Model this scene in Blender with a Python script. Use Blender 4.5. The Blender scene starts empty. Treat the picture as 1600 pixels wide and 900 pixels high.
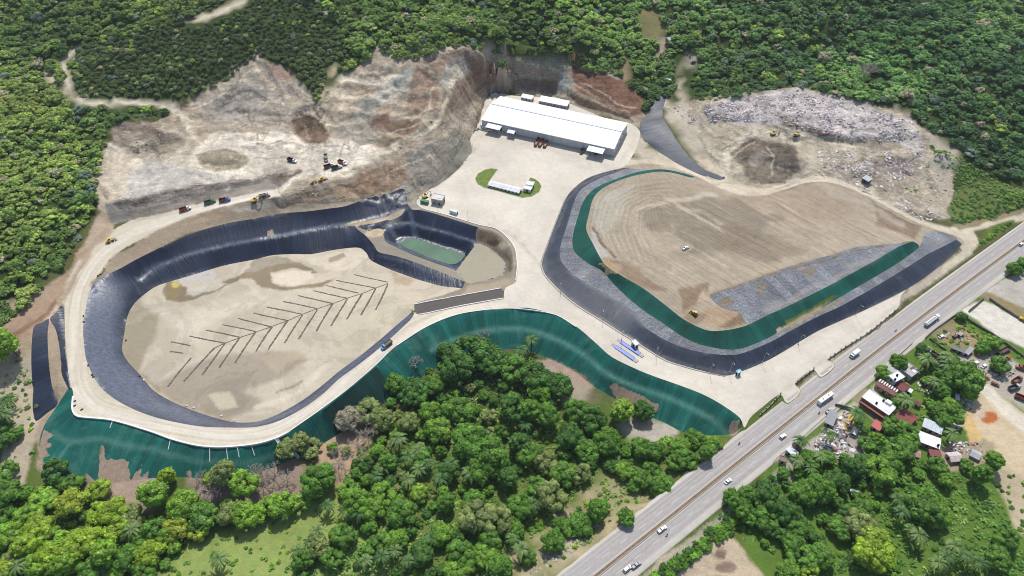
import bpy, bmesh, math, random
import numpy as np
from mathutils import Vector, Matrix
from mathutils.geometry import delaunay_2d_cdt

R = math.radians
scene = bpy.context.scene
col = scene.collection

# ------------------------------------------------------------------ camera, sky, sun, exposure
CAM_H, PITCH, FPX = 330.0, 45.0, 1081.0
cam_data = bpy.data.cameras.new('camera')
cam_data.sensor_width = 36.0
cam_data.lens = 36.0 * FPX / 1600.0
cam_data.clip_start = 1.0
cam_data.clip_end = 20000.0
cam = bpy.data.objects.new('camera', cam_data)
col.objects.link(cam)
cam.location = (0, 0, CAM_H)
cam.rotation_euler = (R(90 - PITCH), 0, 0)
scene.camera = cam

SUN_EL, SUN_AZ = 60.0, 6.0          # azimuth from +Y towards +X
world = bpy.data.worlds.new('World')
scene.world = world
world.use_nodes = True
wn = world.node_tree
bg = wn.nodes['Background']
sky = wn.nodes.new('ShaderNodeTexSky')
sky.sky_type = 'NISHITA'
sky.sun_disc = False
sky.sun_elevation = R(SUN_EL)
sky.sun_rotation = R(SUN_AZ)
sky.air_density = 1.0
sky.dust_density = 1.5
wn.links.new(sky.outputs[0], bg.inputs[0])
bg.inputs[1].default_value = 0.115
sun_data = bpy.data.lights.new('sun', 'SUN')
sun_data.energy = 3.45
sun_data.angle = R(0.6)
sun_data.color = (1.0, 0.965, 0.91)
sun = bpy.data.objects.new('sun', sun_data)
col.objects.link(sun)
_ld = Vector((-math.sin(R(SUN_AZ)) * math.cos(R(SUN_EL)), -math.cos(R(SUN_AZ)) * math.cos(R(SUN_EL)), -math.sin(R(SUN_EL))))
sun.rotation_euler = _ld.to_track_quat('-Z', 'Y').to_euler()
sun.location = (0, 300, 400)
scene.view_settings.view_transform = 'Standard'
scene.view_settings.look = 'None'
scene.view_settings.gamma = 1.0
scene.view_settings.use_curve_mapping = False
scene.view_settings.exposure = 0.17
scene.cycles.max_bounces = 5
scene.cycles.diffuse_bounces = 3
scene.cycles.glossy_bounces = 2
scene.cycles.transmission_bounces = 2
scene.cycles.use_denoising = True
scene.cycles.pixel_filter_type = 'BLACKMAN_HARRIS'
scene.cycles.filter_width = 1.0
scene.cycles.adaptive_threshold = 0.006

# ------------------------------------------------------------------ projection helpers
SP, CP = math.sin(R(PITCH)), math.cos(R(PITCH))

def at(px, py, z=0.0):
    a = (px - 800) / FPX
    b = (450 - py) / FPX
    dy = CP + b * SP
    dz = -SP + b * CP
    t = (z - CAM_H) / dz
    return (a * t, dy * t)

def proj(X, Y, Z):
    zz = Z - CAM_H
    dep = Y * CP - zz * SP
    up = Y * SP + zz * CP
    return 800 + FPX * X / dep, 450 - FPX * up / dep

def srgb(r, g=None, b=None, k=1.0):
    if g is None:
        r, g, b = r
    out = []
    for c in (r, g, b):
        c = c / 255.0
        out.append((c / 12.92 if c <= 0.04045 else ((c + 0.055) / 1.055) ** 2.4) * k)
    return tuple(out)

# ------------------------------------------------------------------ numpy noise
def _hash(ix, iy, seed):
    h = (ix.astype(np.int64) * 374761393 + iy.astype(np.int64) * 668265263 + seed * 1442695041) & 0xFFFFFFFF
    h = ((h ^ (h >> 13)) * 1274126177) & 0xFFFFFFFF
    return ((h ^ (h >> 16)) & 0xFFFF) / 65535.0

def vnoise(x, y, seed=0):
    ix, iy = np.floor(x), np.floor(y)
    fx, fy = x - ix, y - iy
    fx = fx * fx * (3 - 2 * fx)
    fy = fy * fy * (3 - 2 * fy)
    a = _hash(ix, iy, seed); b = _hash(ix + 1, iy, seed)
    c = _hash(ix, iy + 1, seed); d = _hash(ix + 1, iy + 1, seed)
    return (a * (1 - fx) + b * fx) * (1 - fy) + (c * (1 - fx) + d * fx) * fy * 1.0

def fbm(x, y, scale, octv=4, seed=0):
    s = np.zeros_like(x, dtype=float); amp = 0.5; tot = 0
    f = 1.0 / scale
    for o in range(octv):
        s += amp * vnoise(x * f + 17.3 * o, y * f - 9.1 * o, seed + o)
        tot += amp; amp *= 0.5; f *= 2.03
    return s / tot * 2 - 1

# ------------------------------------------------------------------ curves
def catmull(pts, closed=False, step=2.0):
    """pts: n x 3 world points -> resampled smooth polyline (n x 3)."""
    P = np.array(pts, float)
    n = len(P)
    out = []
    segs = n if closed else n - 1
    for i in range(segs):
        p1, p2 = P[i], P[(i + 1) % n]
        p0 = P[i - 1] if (closed or i > 0) else 2 * p1 - p2
        p3 = P[(i + 2) % n] if (closed or i + 2 < n) else 2 * p2 - p1
        d1 = max(np.linalg.norm((p2 - p1)[:2]), 1e-6)
        m = max(1, int(round(d1 / step)))
        # tangents limited by the neighbouring spans (no overshoot at corners)
        t1 = (p2 - p0); t2 = (p3 - p1)
        l1 = np.linalg.norm(t1[:2]); l2 = np.linalg.norm(t2[:2])
        t1 = t1 / max(l1, 1e-6) * min(d1, max(l1 / 2, 1e-6)) if l1 > 0 else t1 * 0
        t2 = t2 / max(l2, 1e-6) * min(d1, max(l2 / 2, 1e-6)) if l2 > 0 else t2 * 0
        for k in range(m):
            u = k / m
            u2, u3 = u * u, u * u * u
            q = (2 * u3 - 3 * u2 + 1) * p1 + (u3 - 2 * u2 + u) * t1 + (-2 * u3 + 3 * u2) * p2 + (u3 - u2) * t2
            q[2] = p1[2] * (1 - u) + p2[2] * u
            out.append(q)
    if not closed:
        out.append(P[-1])
    return np.array(out)

def W(pts, z=None):
    """pixel points (px,py[,z]) -> world points."""
    o = []
    for p in pts:
        zz = z if len(p) == 2 else p[2]
        if zz > 24: zz = 24 + (zz - 24) * 0.68
        X, Y = at(p[0], p[1], zz)
        o.append((X, Y, zz))
    return o

def C(pts, z=None, closed=False, step=2.0):
    return catmull(W(pts, z), closed, step)

def inside(X, Y, poly):
    """vectorised point in polygon."""
    r = np.zeros(X.shape, bool)
    px, py = poly[:, 0], poly[:, 1]
    j = len(px) - 1
    x0, x1, y0, y1 = px.min(), px.max(), py.min(), py.max()
    m = (X >= x0) & (X <= x1) & (Y >= y0) & (Y <= y1)
    xs, ys = X[m], Y[m]
    rr = np.zeros(xs.shape, bool)
    for i in range(len(px)):
        c = ((py[i] > ys) != (py[j] > ys))
        if c.any():
            xi = (px[j] - px[i]) * (ys - py[i]) / (py[j] - py[i] + 1e-12) + px[i]
            rr ^= c & (xs < xi)
        j = i
    r[m] = rr
    return r

def dist_poly(X, Y, P, closed=True):
    """distance to a polyline, plus arc length of the nearest point and side sign."""
    best = np.full(X.shape, 1e18); arc = np.zeros(X.shape)
    n = len(P); L = 0.0
    for i in range(n if closed else n - 1):
        a = P[i]; b = P[(i + 1) % n]
        dx, dy = b[0] - a[0], b[1] - a[1]
        l2 = dx * dx + dy * dy + 1e-12
        t = np.clip(((X - a[0]) * dx + (Y - a[1]) * dy) / l2, 0, 1)
        d = (X - a[0] - t * dx) ** 2 + (Y - a[1] - t * dy) ** 2
        m = d < best
        best[m] = d[m]
        l = math.sqrt(l2)
        arc[m] = (L + t * l)[m]
        L += l
    return np.sqrt(best), arc
# ------------------------------------------------------------------ the lie of the land (pixel x, pixel y, height)
PIT = [(646,493,8.6),(625,515,9.3),(595,542,9.7),(560,570,10),(530,592,10),(505,615,10),(475,637,10),(437,657,10),(400,667,10),
       (356,668,10),(312,666,10),(262,657,10),(225,646,10),(190,630,10),(162,610,10),(147,590,10),(136,565,10),(132,545,10),
       (130,512,10),(134,482,10),(140,457,10.5),(150,440,10.5),(165,430,10.8),(187,420,11),(210,407,11),(250,387,11.3),(300,365,11.5),
       (350,350,12),(400,341,12),(437,334,12),(482,330,12.5),(512,326,13),(540,322,13),(575,310,14),(610,301,14.5),(632,295,15),
       (637,318,11),(643,327,11),(652,328,11),(662,329,11),(700,340,11),(747,355,11),(775,363,11),(797,386,10.8),(802,410,10.6),
       (801,437,10.5),(784,448,10.3),(716,463,8.4),(647,476,6.6)]
TOE = [(645,486,6.4),(622,506,6.8),(592,532,7),(560,558,6.8),(530,580,6.5),(500,605,6),(470,627,5.5),(430,649,4.5),(400,659,3),
       (362,659,2),(312,645,0),(270,628,-2.5),(240,610,-3.5),(220,587,-4),(200,565,-4),(191,547,-4),(194,522,-4),(200,492,-4),
       (212,472,-4),(235,453,-4),(250,445,-4),(300,430,-4),(350,415,-4),(400,405,-4),(425,399,-4),(457,397,-4),(487,397,-4),
       (525,390,-3.5),(560,387,-3),(572,395,-2.5),(580,407,-2),(612,422,-1.5),(650,436,-0.5),(690,447,2),(722,451,5.2),(700,459,6.2),(650,474,6.3)]
GREEN_TOP = [(112,606,10),(115,620,10),(114,640,10),(122,651,10),(175,657,10),(237,675,10),(270,687,10),(312,697,10),(350,699,10),
       (400,694,10),(432,685,10),(450,676,10),(500,641,10),(540,611,10),(587,571,10),(607,551,10),(625,536,10),(662,513,10),
       (700,496,10),(737,487,10),(800,482,10),(825,481,10),(865,491,10),(900,510,9.8),(930,535,9.5),(955,557,9.2),(995,577,8.8),
       (1025,589,8.5),(1062,602,8),(1100,617,7.5),(1132,635,7.2),(1157,654,7)]
GREEN_TOE = [(1150,677,0),(1112,680,-2.5),(1070,676,-4),(1037,660,-4),(1000,645,-4),(965,625,-4),(925,602,-4),(900,582,-4),(860,562,-4),
       (825,548,-4),(790,546,-4),(745,550,-4),(705,562,-4),(670,582,-4),(630,608,-4),(600,630,-4),(560,658,-4),(520,684,-4),(490,702,-3),
       (455,718,-1),(420,733,0),(390,740,1),(330,747,1),(270,745,1),(230,748,0),(180,754,-1),(130,758,-2),(80,752,-2),(62,700,0),
       (68,668,2),(92,630,6),(106,608,9)]
ROAD_OUT = [(106,600,10),(106,570,10),(102,525,10),(101,487,10.3),(103,450,11),(120,415,12),(140,390,13),(170,365,14),(207,345,14.5),
       (250,336,15.5),(282,327,16.5),(325,316,18),(400,304,20.5),(432,298,22)]
ROAD_IN = [(436,308,21.5),(400,312,20.3),(350,323,17.8),(300,338,16),(250,361,14.5),(212,377,13.3),(175,400,12.3),(155,427,11.3),(143,450,10.8)]
MOUND_W = [(970,263,11.2),(925,275,11),(900,292,11),(885,310,11),(870,345,10.8),(855,385,10.5),(847,410,10.3),(851,427,10.2),(870,449,10),
       (900,475,9.6),(940,500,9.3),(975,522,9),(1007,542,8.6),(1040,562,8.2),(1070,572,8),(1100,580,7.8),(1135,587,7.6),(1165,578,7.5),
       (1200,563,7.4),(1225,549,7.4),(1275,519,7.4),(1312,502,7.4),(1355,483,7.4),(1415,453,7.6),(1462,421,8),(1503,382,8.5)]
MOUND_B = [(1503,375,9),(1490,368,9.3),(1450,356,10),(1417,341,11),(1362,311,13),(1320,292,14.5),(1287,284,15),(1255,287,15),(1225,297,14.5),(1190,307,14.3),
       (1150,305,14),(1120,293,13.5),(1100,282,13),(1062,263,12),(1025,257,11.6),(990,259,11.4)]
DARK_TOP = [(985,263,13),(962,270,14),(940,277,14.5),(907,297,14.5),(895,322,14.5),(888,345,14.5),(881,367,14.5),(875,390,14.3),(878,410,14.3),(900,432,14),
       (925,447,14),(957,465,13.8),(987,484,13.5),(1007,510,13),(1030,526,13),(1062,541,12.8),(1100,551,12.6),(1150,554,12.5),(1200,536,12.5),
       (1237,516,12.5),(1275,496,12.5),(1312,479,12.5),(1350,458,12.5),(1412,421,12),(1450,397,11),(1495,374,9.5)]
GRN_OUT = [(1085,276,13.6),(1040,265,13.6),(1000,268,14.4),(962,280,15),(932,293,15.2),(913,312,15.2),(902,342,15),(895,370,15),(897,392,15),(918,411,14.8),(940,423,14.6),
       (965,450,14.3),(1000,481,14),(1037,506,13.7),(1070,528,13.5),(1100,540,13.3),(1150,546,13),(1200,528,13),(1237,506,13),(1275,486,13),
       (1332,453,13),(1400,413,12.8),(1436,386,12.6)]
GRN_IN = [(1426,377,16),(1405,385,17),(1362,410,17.5),(1292,448,17.5),(1225,481,17.5),(1200,492,17.5),(1165,509,17.5),(1132,516,17.7),(1105,516,17.8),
       (1070,500,18),(1040,477,18.2),(1007,452,18.6),(970,430,19),(945,413,19),(925,378,19),(916,358,19),(920,335,19),(927,310,19),
       (942,294,18.5),(970,281,17.5),(1003,272,16),(1040,268.5,14.6),(1080,277.5,14)]
LINER_GREY_TOP = [(1426,377,16.2),(1395,381,18),(1340,386,19.2),(1300,398,19.7),(1250,411,20),(1200,428,20),(1150,446,20),(1110,460,19.8),(1092,472,19)]
HWY = [(931,900),(1064,794),(1197,687.5),(1350,565),(1425,507),(1500,450),(1600,376)]
HWY_Z = 6.0

hard = []            # polylines with heights
def HL(pts, z=None, closed=False):
    hard.append(C(pts, z, closed)); return hard[-1]

pit_c = HL(PIT, closed=True)
toe_c = HL(TOE, closed=True)
gtop_c = HL(GREEN_TOP)
gtoe_c = HL(GREEN_TOE)
HL(ROAD_OUT); HL(ROAD_IN)
mound_c = catmull(W(MOUND_W + MOUND_B), True, 2.0); hard.append(mound_c)
dark_c = HL(DARK_TOP); gout_c = HL(GRN_OUT); gin_c = HL(GRN_IN); HL(LINER_GREY_TOP[1:])
# pit benches, divider, basin
BENCH = [(217,437,1),(237,420,2.5),(287,400,3.6),(325,390,4),(400,374,4),(450,365,4.2),(500,355,4.5),(540,350,5),(587,340,6.5),(632,325,9.5)]
HL(BENCH)
HL([(400,377,3.7),(450,368,3.9),(500,358,4.2),(540,353.5,4.6),(562,352,5),(600,344.5,7)])
DIV_PIT = [(556,355,4.5),(572,369,3.6),(585,384,3),(592,394,3),(625,402,3),(675,420,3.6),(727,440,6)]
HL(DIV_PIT)
DIV_POND = [(598,366,3.4),(603,378,3),(650,400,2.9),(711,422,3.2)]
HL(DIV_POND)
HL([(607,355,4.4),(637,347,4.8),(675,357,4.8),(745,377,4.8)])
HL([(607,356.5,4.2),(637,349,4.5),(675,359,4.5),(745,379,4.2)])
HL([(617,376,-2.2),(640,368,-2.2),(690,382,-2.2),(727,395,-2.2),(711,413,-2.2),(655,393,-2.2)], closed=True)
MUD = [(745,380,3.3),(760,385,3.4),(776,396,3.6),(790,411,3.8),(784,430,4),(758,438,4),(735,443,4),(712,424,3.3)]
HL(MUD, closed=True)
HL([(647,476.5,6.6),(716,463.5,8.4),(784,451,10.2)]); HL([(651,491,7.4),(720,477,9),(787,465.5,10.2)])
# concrete pad
PAD_TL = [(735,217,11),(742,203,11.2),(750,185,11.3),(757,160,11.5),(772,146,11.5),(800,144,11.5),(832,148,11.5),(867,152,11.5),(900,166,11.5),(950,186,11.5),(985,193,11.5),(1000,207,11.4),(990,240,11.3)]
PAD_BR = [(1408,462,7.3),(1402,482,7),(1350,524,6.8),(1294,561,6.5),(1304,571,6.1),(1283,589,6.1),(1271,577,6.4),(1242,599,6.4),(1250,611,6.1),(1230,630,6.1),(1219,616,6.5),(1190,637,6.5),(1172,653,6.5),(1163,668,6.4)]
PAD_L = [(788,467,10.1),(790,450,10.5),(806,440,10.6),(808,410,10.7),(802,383,10.9),(777,358,11),(747,350.5,11.1),(700,336,11.1),(660,325,11.1),(651,317,11.1),(660,302,11.1),(687,285,11.1),(725,252,11.1),(737,235,11.1)]
HL(PAD_TL); HL(PAD_BR); HL(PAD_L)
# quarry floor and its slopes
HL([(170,316,24.5),(250,302,24),(312,292,24),(400,280,24),(425,274,23.8),(470,268,23.5)])
HL([(168,352,14.6),(207,341,15),(275,330,16.5),(320,315,18),(390,302,20.6),(430,293,22.4),(480,272,23.4)])
HL([(172,285,25),(260,262,24.5),(350,265,24.3),(430,245,24.2),(520,258,24.2),(560,225,26)])
HL([(195,240,27),(300,225,26),(400,215,26),(450,205,28)])
HL([(436,308,21.5),(478,290,23),(530,277,24),(560,262,25),(607,235,29),(662,207,35),(687,183,40),(697,150,48),(722,112,54)])
HL([(440,325,13.5),(470,320,15),(540,300,19),(600,275,20)])
HL([(652,318,11.1),(640,326,11)]); HL([(737,222,11),(750,180,11.5),(762,155,12),(790,141,12),(830,143,12),(868,147,12),(900,161,12),(950,182,12),(995,190,12)])
HL([(800,117,22),(867,127,21),(900,142,19),(955,165,15.5),(995,181,13)])
HL([(800,92,34),(825,87,34),(860,94,32),(887,97,31),(915,115,27),(955,117,26),(990,132,22),(1000,150,17),(1008,180,12.5)])
HL([(725,197,17),(736,174,18.5),(750,145,19),(770,128,19.5),(800,117,21)])
# hillside forest edge and gullies
HL([(290,192,31),(305,160,36),(332,142,45),(362,120,54),(400,92,66),(435,97,65),(460,115,58),(482,137,48),(500,157,42)])
HL([(500,157,42),(512,130,50),(527,110,58),(560,105,60),(577,92,66),(587,78,72),(620,96,66),(650,96,66),(675,82,72),(700,76,72),(732,77,68),(757,86,58),(780,100,44),(800,108,34)])
HL([(530,195,33),(560,150,46),(600,130,54),(650,125,57)]); HL([(560,205,31),(620,190,36),(680,160,48)])
HL([(470,200,30),(490,190,32),(505,180,34)]); HL([(330,190,33),(400,170,38),(440,160,40),(480,185,33)])
HL([(300,190,30),(275,170,35),(235,161,39),(200,160,42),(150,160,45),(125,156,47),(108,130,51),(100,105,55),(104,88,58),(118,78,61)])
HL([(120,155,47),(95,140,49),(75,115,52),(68,100,55)])
HL([(300,32,88),(335,22,92),(365,8,97),(390,-8,102)])
for L in ([(-300,-70,100),(0,-50,108),(200,-45,112),(400,-45,116),(600,-45,112),(800,-45,112),(950,-45,96),(1010,-45,84),(1080,-45,90),(1200,-45,106),(1450,-45,116),(1800,-50,104)],
          [(-300,60,84),(0,70,74),(60,60,74)], [(-250,200,62),(0,190,56),(60,170,52)], [(-250,330,48),(0,310,44),(90,280,36),(150,255,29)],
          [(-200,430,34),(0,410,28),(60,390,24),(120,360,18)], [(-150,520,16),(0,515,14),(40,490,14),(80,455,13)],
          [(-150,620,4),(0,610,3),(40,600,3),(56,650,1)], [(180,225,30),(160,270,28),(158,300,25)],
          [(170,130,52),(260,110,60),(340,80,72),(420,50,82),(520,40,84),(620,45,84),(720,40,84),(820,45,76),(900,60,64),(965,50,52)],
          [(1010,0,64),(1025,45,46),(1040,85,34),(1052,110,27),(1060,145,21),(1075,180,18.5),(1110,215,16.5),(1150,270,15)],
          [(1100,95,34),(1200,80,48),(1300,90,56),(1400,100,56),(1500,120,58),(1600,140,60),(1750,160,62)],
          [(1300,20,92),(1340,60,72),(1380,110,54)], [(1450,30,96),(1500,70,80),(1560,130,62)],
          [(1500,235,24),(1550,285,16),(1600,308,13),(1700,340,12)], [(1100,168,24),(1140,158,28),(1180,148,33),(1250,141,36),(1300,150,36),(1370,172,34),(1425,190,32),(1440,212,30)],
          [(1110,190,20),(1150,195,22),(1200,190,25),(1260,200,24),(1320,215,23),(1400,220,22)],
          [(1130,225,17),(1200,222,18),(1300,222,19),(1380,240,19),(1440,260,17)],
          [(1200,300,14.7),(1262,279,15.3),(1300,281,15),(1362,304,13.2),(1417,333,11.2),(1450,347,10.3),(1490,361,9.4)],
          [(1470,330,11),(1490,354,9),(1545,341,8),(1600,325,8),(1700,290,8)],
          [(1530,375,7.5),(1560,352,7.5),(1590,345,7)]):
    HL(L)
# bench half way down the green slope
for dz_, dp_ in ((0.25, 0), (-0.25, 3.5)):
    HL([(1112,652+dp_,2.4+dz_),(1087,640+dp_,2.6+dz_),(1050,623+dp_,2.8+dz_),(1012,610+dp_,2.9+dz_),(970,594+dp_,3+dz_),(940,577+dp_,3+dz_),(925,562+dp_,3+dz_),(895,541+dp_,3+dz_),(862,526+dp_,3+dz_),(825,514+dp_,3+dz_),(790,512+dp_,3+dz_),(745,518+dp_,3+dz_),(705,530+dp_,3+dz_),(675,546+dp_,3+dz_)])
# haul road strip on the right, highway banks, lowlands
HL([(1163,672,5),(1120,720,0),(1040,770,-1),(960,800,-1.5),(820,850,-2),(760,950,-2)])
HL([(-150,760,-2),(0,770,-2),(200,830,-3),(400,820,-3),(600,820,-4),(740,780,-4),(800,700,-5),(900,660,-5),(1000,690,-4),(1080,700,-3)])
HL([(-200,1000,-3),(200,1000,-3),(500,1000,-3),(700,1000,-3)])
HL([(1215,760,3.5),(1260,700,5),(1340,640,5.3),(1440,570,5.3),(1560,480,5.5),(1680,390,6)])
HL([(1150,830,0),(1250,790,0.5),(1330,760,1.5),(1420,740,3),(1500,720,4),(1600,720,4.5),(1750,720,5)])
HL([(1000,940,1),(1100,900,0),(1200,880,-1),(1300,900,-1),(1450,880,1),(1600,860,3),(1750,850,4)])
HL([(1000,1000,-1),(1300,1000,-2),(1700,1000,2)])
HL([(1460,590,5),(1520,590,5),(1580,600,5),(1700,620,5)]); HL([(1530,480,5.6),(1600,530,5.5),(1700,560,5.5)])

# highway axis in the world: straight, swinging slightly at the far end
_h = np.array([at(x, y, HWY_Z) + (HWY_Z,) for x, y in HWY])
_d0 = (_h[0] - _h[2]); _d0 /= np.linalg.norm(_d0)
_d1 = (_h[-1] - _h[-2]); _d1 /= np.linalg.norm(_d1)
hwy_axis = catmull(np.vstack([_h[0] + _d0 * 260, _h[0] + _d0 * 130, _h, _h[-1] + _d1 * 150, _h[-1] + _d1 * 500]), False, 3.0)
_t = np.gradient(hwy_axis[:, :2], axis=0); _t /= np.linalg.norm(_t, axis=1)[:, None]
hwy_nrm = np.stack([-_t[:, 1], _t[:, 0]], 1)          # towards the landfill (left of travel)
HWY_L, HWY_R = 10.0, 11.2
def hwy_line(off, z=HWY_Z):
    return np.column_stack([hwy_axis[:, :2] + hwy_nrm * off, np.full(len(hwy_axis), z)])
for o_ in (-HWY_R - 1, -6, 6, HWY_L + 1):
    hard.append(hwy_line(o_, HWY_Z - 0.35))

# ------------------------------------------------------------------ height field: membrane through all lines
GX0, GX1, GY0, GY1, GS = -860.0, 900.0, -30.0, 900.0, 2.0
NX, NY = int((GX1 - GX0) / GS) + 1, int((GY1 - GY0) / GS) + 1
def solve_height():
    P = np.vstack([catmull(h, False, 0.9) if False else h for h in hard])
    # densify
    dense = []
    for h in hard:
        a = h[:-1]; b = h[1:]
        for t in (0, .25, .5, .75):
            dense.append(a * (1 - t) + b * t)
        dense.append(h[-1:])
    for h in (pit_c, toe_c, mound_c):
        a, b = h[-1], h[0]
        dense.append(np.array([a * (1 - t) + b * t for t in (.25, .5, .75)]))
    P = np.vstack(dense)
    Z = None
    for lev in (32, 16, 8, 4, 2, 1):
        s = GS * lev
        nx, ny = int((GX1 - GX0) / s) + 1, int((GY1 - GY0) / s) + 1
        ix = np.round((P[:, 0] - GX0) / s).astype(int); iy = np.round((P[:, 1] - GY0) / s).astype(int)
        ok = (ix >= 0) & (ix < nx) & (iy >= 0) & (iy < ny)
        acc = np.zeros((ny, nx)); cnt = np.zeros((ny, nx))
        np.add.at(acc, (iy[ok], ix[ok]), P[ok, 2]); np.add.at(cnt, (iy[ok], ix[ok]), 1)
        fix = cnt > 0
        val = np.where(fix, acc / np.maximum(cnt, 1), 0)
        if Z is None:
            Z = np.full((ny, nx), 20.0)
        else:
            yy = np.linspace(0, Z.shape[0] - 1, ny); xx = np.linspace(0, Z.shape[1] - 1, nx)
            Z = bilin(Z, xx[None, :].repeat(ny, 0), yy[:, None].repeat(nx, 1))
        Z[fix] = val[fix]
        w = 1.6
        par = (np.add.outer(np.arange(ny), np.arange(nx)) % 2)
        for it in range({32: 300, 16: 200, 8: 150, 4: 120, 2: 80, 1: 60}[lev]):
            for pz in (0, 1):
                Q = np.pad(Z, 1, mode='edge')
                av = (Q[:-2, 1:-1] + Q[2:, 1:-1] + Q[1:-1, :-2] + Q[1:-1, 2:]) / 4
                m = (par == pz) & ~fix
                Z[m] += w * (av - Z)[m]
    # soften natural ground a little away from the lines
    for it in range(3):
        Q = np.pad(Z, 1, mode='edge')
        av = (Q[:-2, 1:-1] + Q[2:, 1:-1] + Q[1:-1, :-2] + Q[1:-1, 2:]) / 4
        Z = np.where(fix, Z, av)
    return Z

def bilin(Z, fx, fy):
    ny, nx = Z.shape
    fx = np.clip(fx, 0, nx - 1.001); fy = np.clip(fy, 0, ny - 1.001)
    i = np.floor(fx).astype(int); j = np.floor(fy).astype(int)
    u = fx - i; v = fy - j
    return (Z[j, i] * (1 - u) + Z[j, i + 1] * u) * (1 - v) + (Z[j + 1, i] * (1 - u) + Z[j + 1, i + 1] * u) * v

HZ = solve_height()
gx = np.linspace(GX0, GX1, NX); gy = np.linspace(GY0, GY1, NY)
GXX, GYY = np.meshgrid(gx, gy)
# natural roughness: hills under forest get metre-scale relief, the cut slopes get rills
def px_poly(pts):
    return np.array(pts, float)
gpx, gpy = proj(GXX, GYY, HZ)
CUT = px_poly([(165,190),(300,160),(400,88),(505,150),(590,75),(735,72),(800,85),(960,115),(1010,180),(995,192),(900,163),(800,140),(765,150),(735,220),(652,312),(560,315),(450,320),(420,285),(200,330),(160,300)])
FLATS = px_poly([(200,225),(330,205),(470,240),(560,225),(545,275),(440,300),(300,285),(175,310)])
DUMP = px_poly([(1085,150),(1250,135),(1440,190),(1450,260),(1480,340),(1400,325),(1290,275),(1200,296),(1140,280),(1100,230)])
def soft(poly, w):
    d, _ = dist_poly(gpx.ravel(), gpy.ravel(), poly)
    s = np.where(inside(gpx.ravel(), gpy.ravel(), poly), d, -d)
    return np.clip(s / w + 0.5, 0, 1).reshape(gpx.shape)
cut_m = soft(CUT, 10) * (1 - soft(FLATS, 14))
dump_m = soft(DUMP, 10)
site_all = np.maximum.reduce([soft(px_poly([(p[0], p[1]) for p in PL]), 12) for PL in (GREEN_TOP + ROAD_OUT, MOUND_W + MOUND_B, PAD_TL + MOUND_W + PAD_BR + PAD_L, GREEN_TOP + GREEN_TOE)])
forest_m = np.clip((300 - gpy) / 60, 0, 1) * (1 - np.maximum(soft(CUT, 14), np.maximum(dump_m, site_all))) * (1 - soft(FLATS, 14))
def box_blur(A, n, it=3):
    for _ in range(it):
        for ax in (0, 1):
            P_ = np.pad(A, [(n + 1, n) if k == ax else (0, 0) for k in (0, 1)], mode='edge').cumsum(ax)
            A = (np.take(P_, range(2 * n + 1, P_.shape[ax]), ax) - np.take(P_, range(0, P_.shape[ax] - 2 * n - 1), ax)) / (2 * n + 1)
    return A
def downslope_streaks(Z, seed, steps=9, st=2.0):
    # noise smeared along the fall line: the rills and spill marks a cut face has
    S = box_blur(Z, 3)
    dy_, dx_ = np.gradient(S, GS); l = np.hypot(dx_, dy_) + 1e-6
    dx_, dy_ = dx_ / l, dy_ / l
    src = np.random.default_rng(seed).uniform(-1, 1, Z.shape)
    acc = src.copy()
    for sg in (1, -1):
        fx, fy = np.meshgrid(np.arange(NX, dtype=float), np.arange(NY, dtype=float))
        for k in range(steps):
            vx, vy = bilin(dx_, fx, fy), bilin(dy_, fx, fy)
            fx = fx + sg * vx * st / GS; fy = fy + sg * vy * st / GS
            acc = acc + bilin(src, fx, fy)
    return acc / math.sqrt(2 * steps + 1), l
STK, SLOPE = downslope_streaks(HZ, 77)
# worked benches in the middle of the cut
bench_m = cut_m * soft(px_poly([(515,150),(580,95),(650,95),(735,80),(795,115),(700,190),(640,225),(560,215),(520,200)]), 30)
_ph = HZ / 4.2 + fbm(GXX, GYY, 60, 3, 41) * 0.35
_fr = _ph - np.floor(_ph)
_ter = (np.floor(_ph) + np.clip((_fr - 0.55) / 0.45, 0, 1)) * 4.2 - HZ
HZ = HZ + bench_m * _ter * 0.9
_rg = 1 - np.abs(fbm(GXX, GYY, 30, 4, 5))
HZ = HZ + cut_m * ((_rg - 0.75) * 4.2 + fbm(GXX, GYY, 11, 3, 9) * 1.1 + STK * np.clip(SLOPE * 2.2, 0, 1) * 0.75)
waste_m = soft(px_poly([(1100,165),(1180,148),(1250,139),(1305,150),(1370,170),(1425,190),(1438,212),(1400,222),(1330,216),(1270,208),(1215,190),(1150,192),(1105,190)]), 7)
HZ = HZ + dump_m * (fbm(GXX, GYY, 16, 4, 14) * 1.5) + waste_m * (3.0 + fbm(GXX, GYY, 13, 4, 15) * 3.2)
HZ = HZ + forest_m * (fbm(GXX, GYY, 170, 3, 21) * 13 + fbm(GXX, GYY, 45, 3, 25) * 5)

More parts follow.
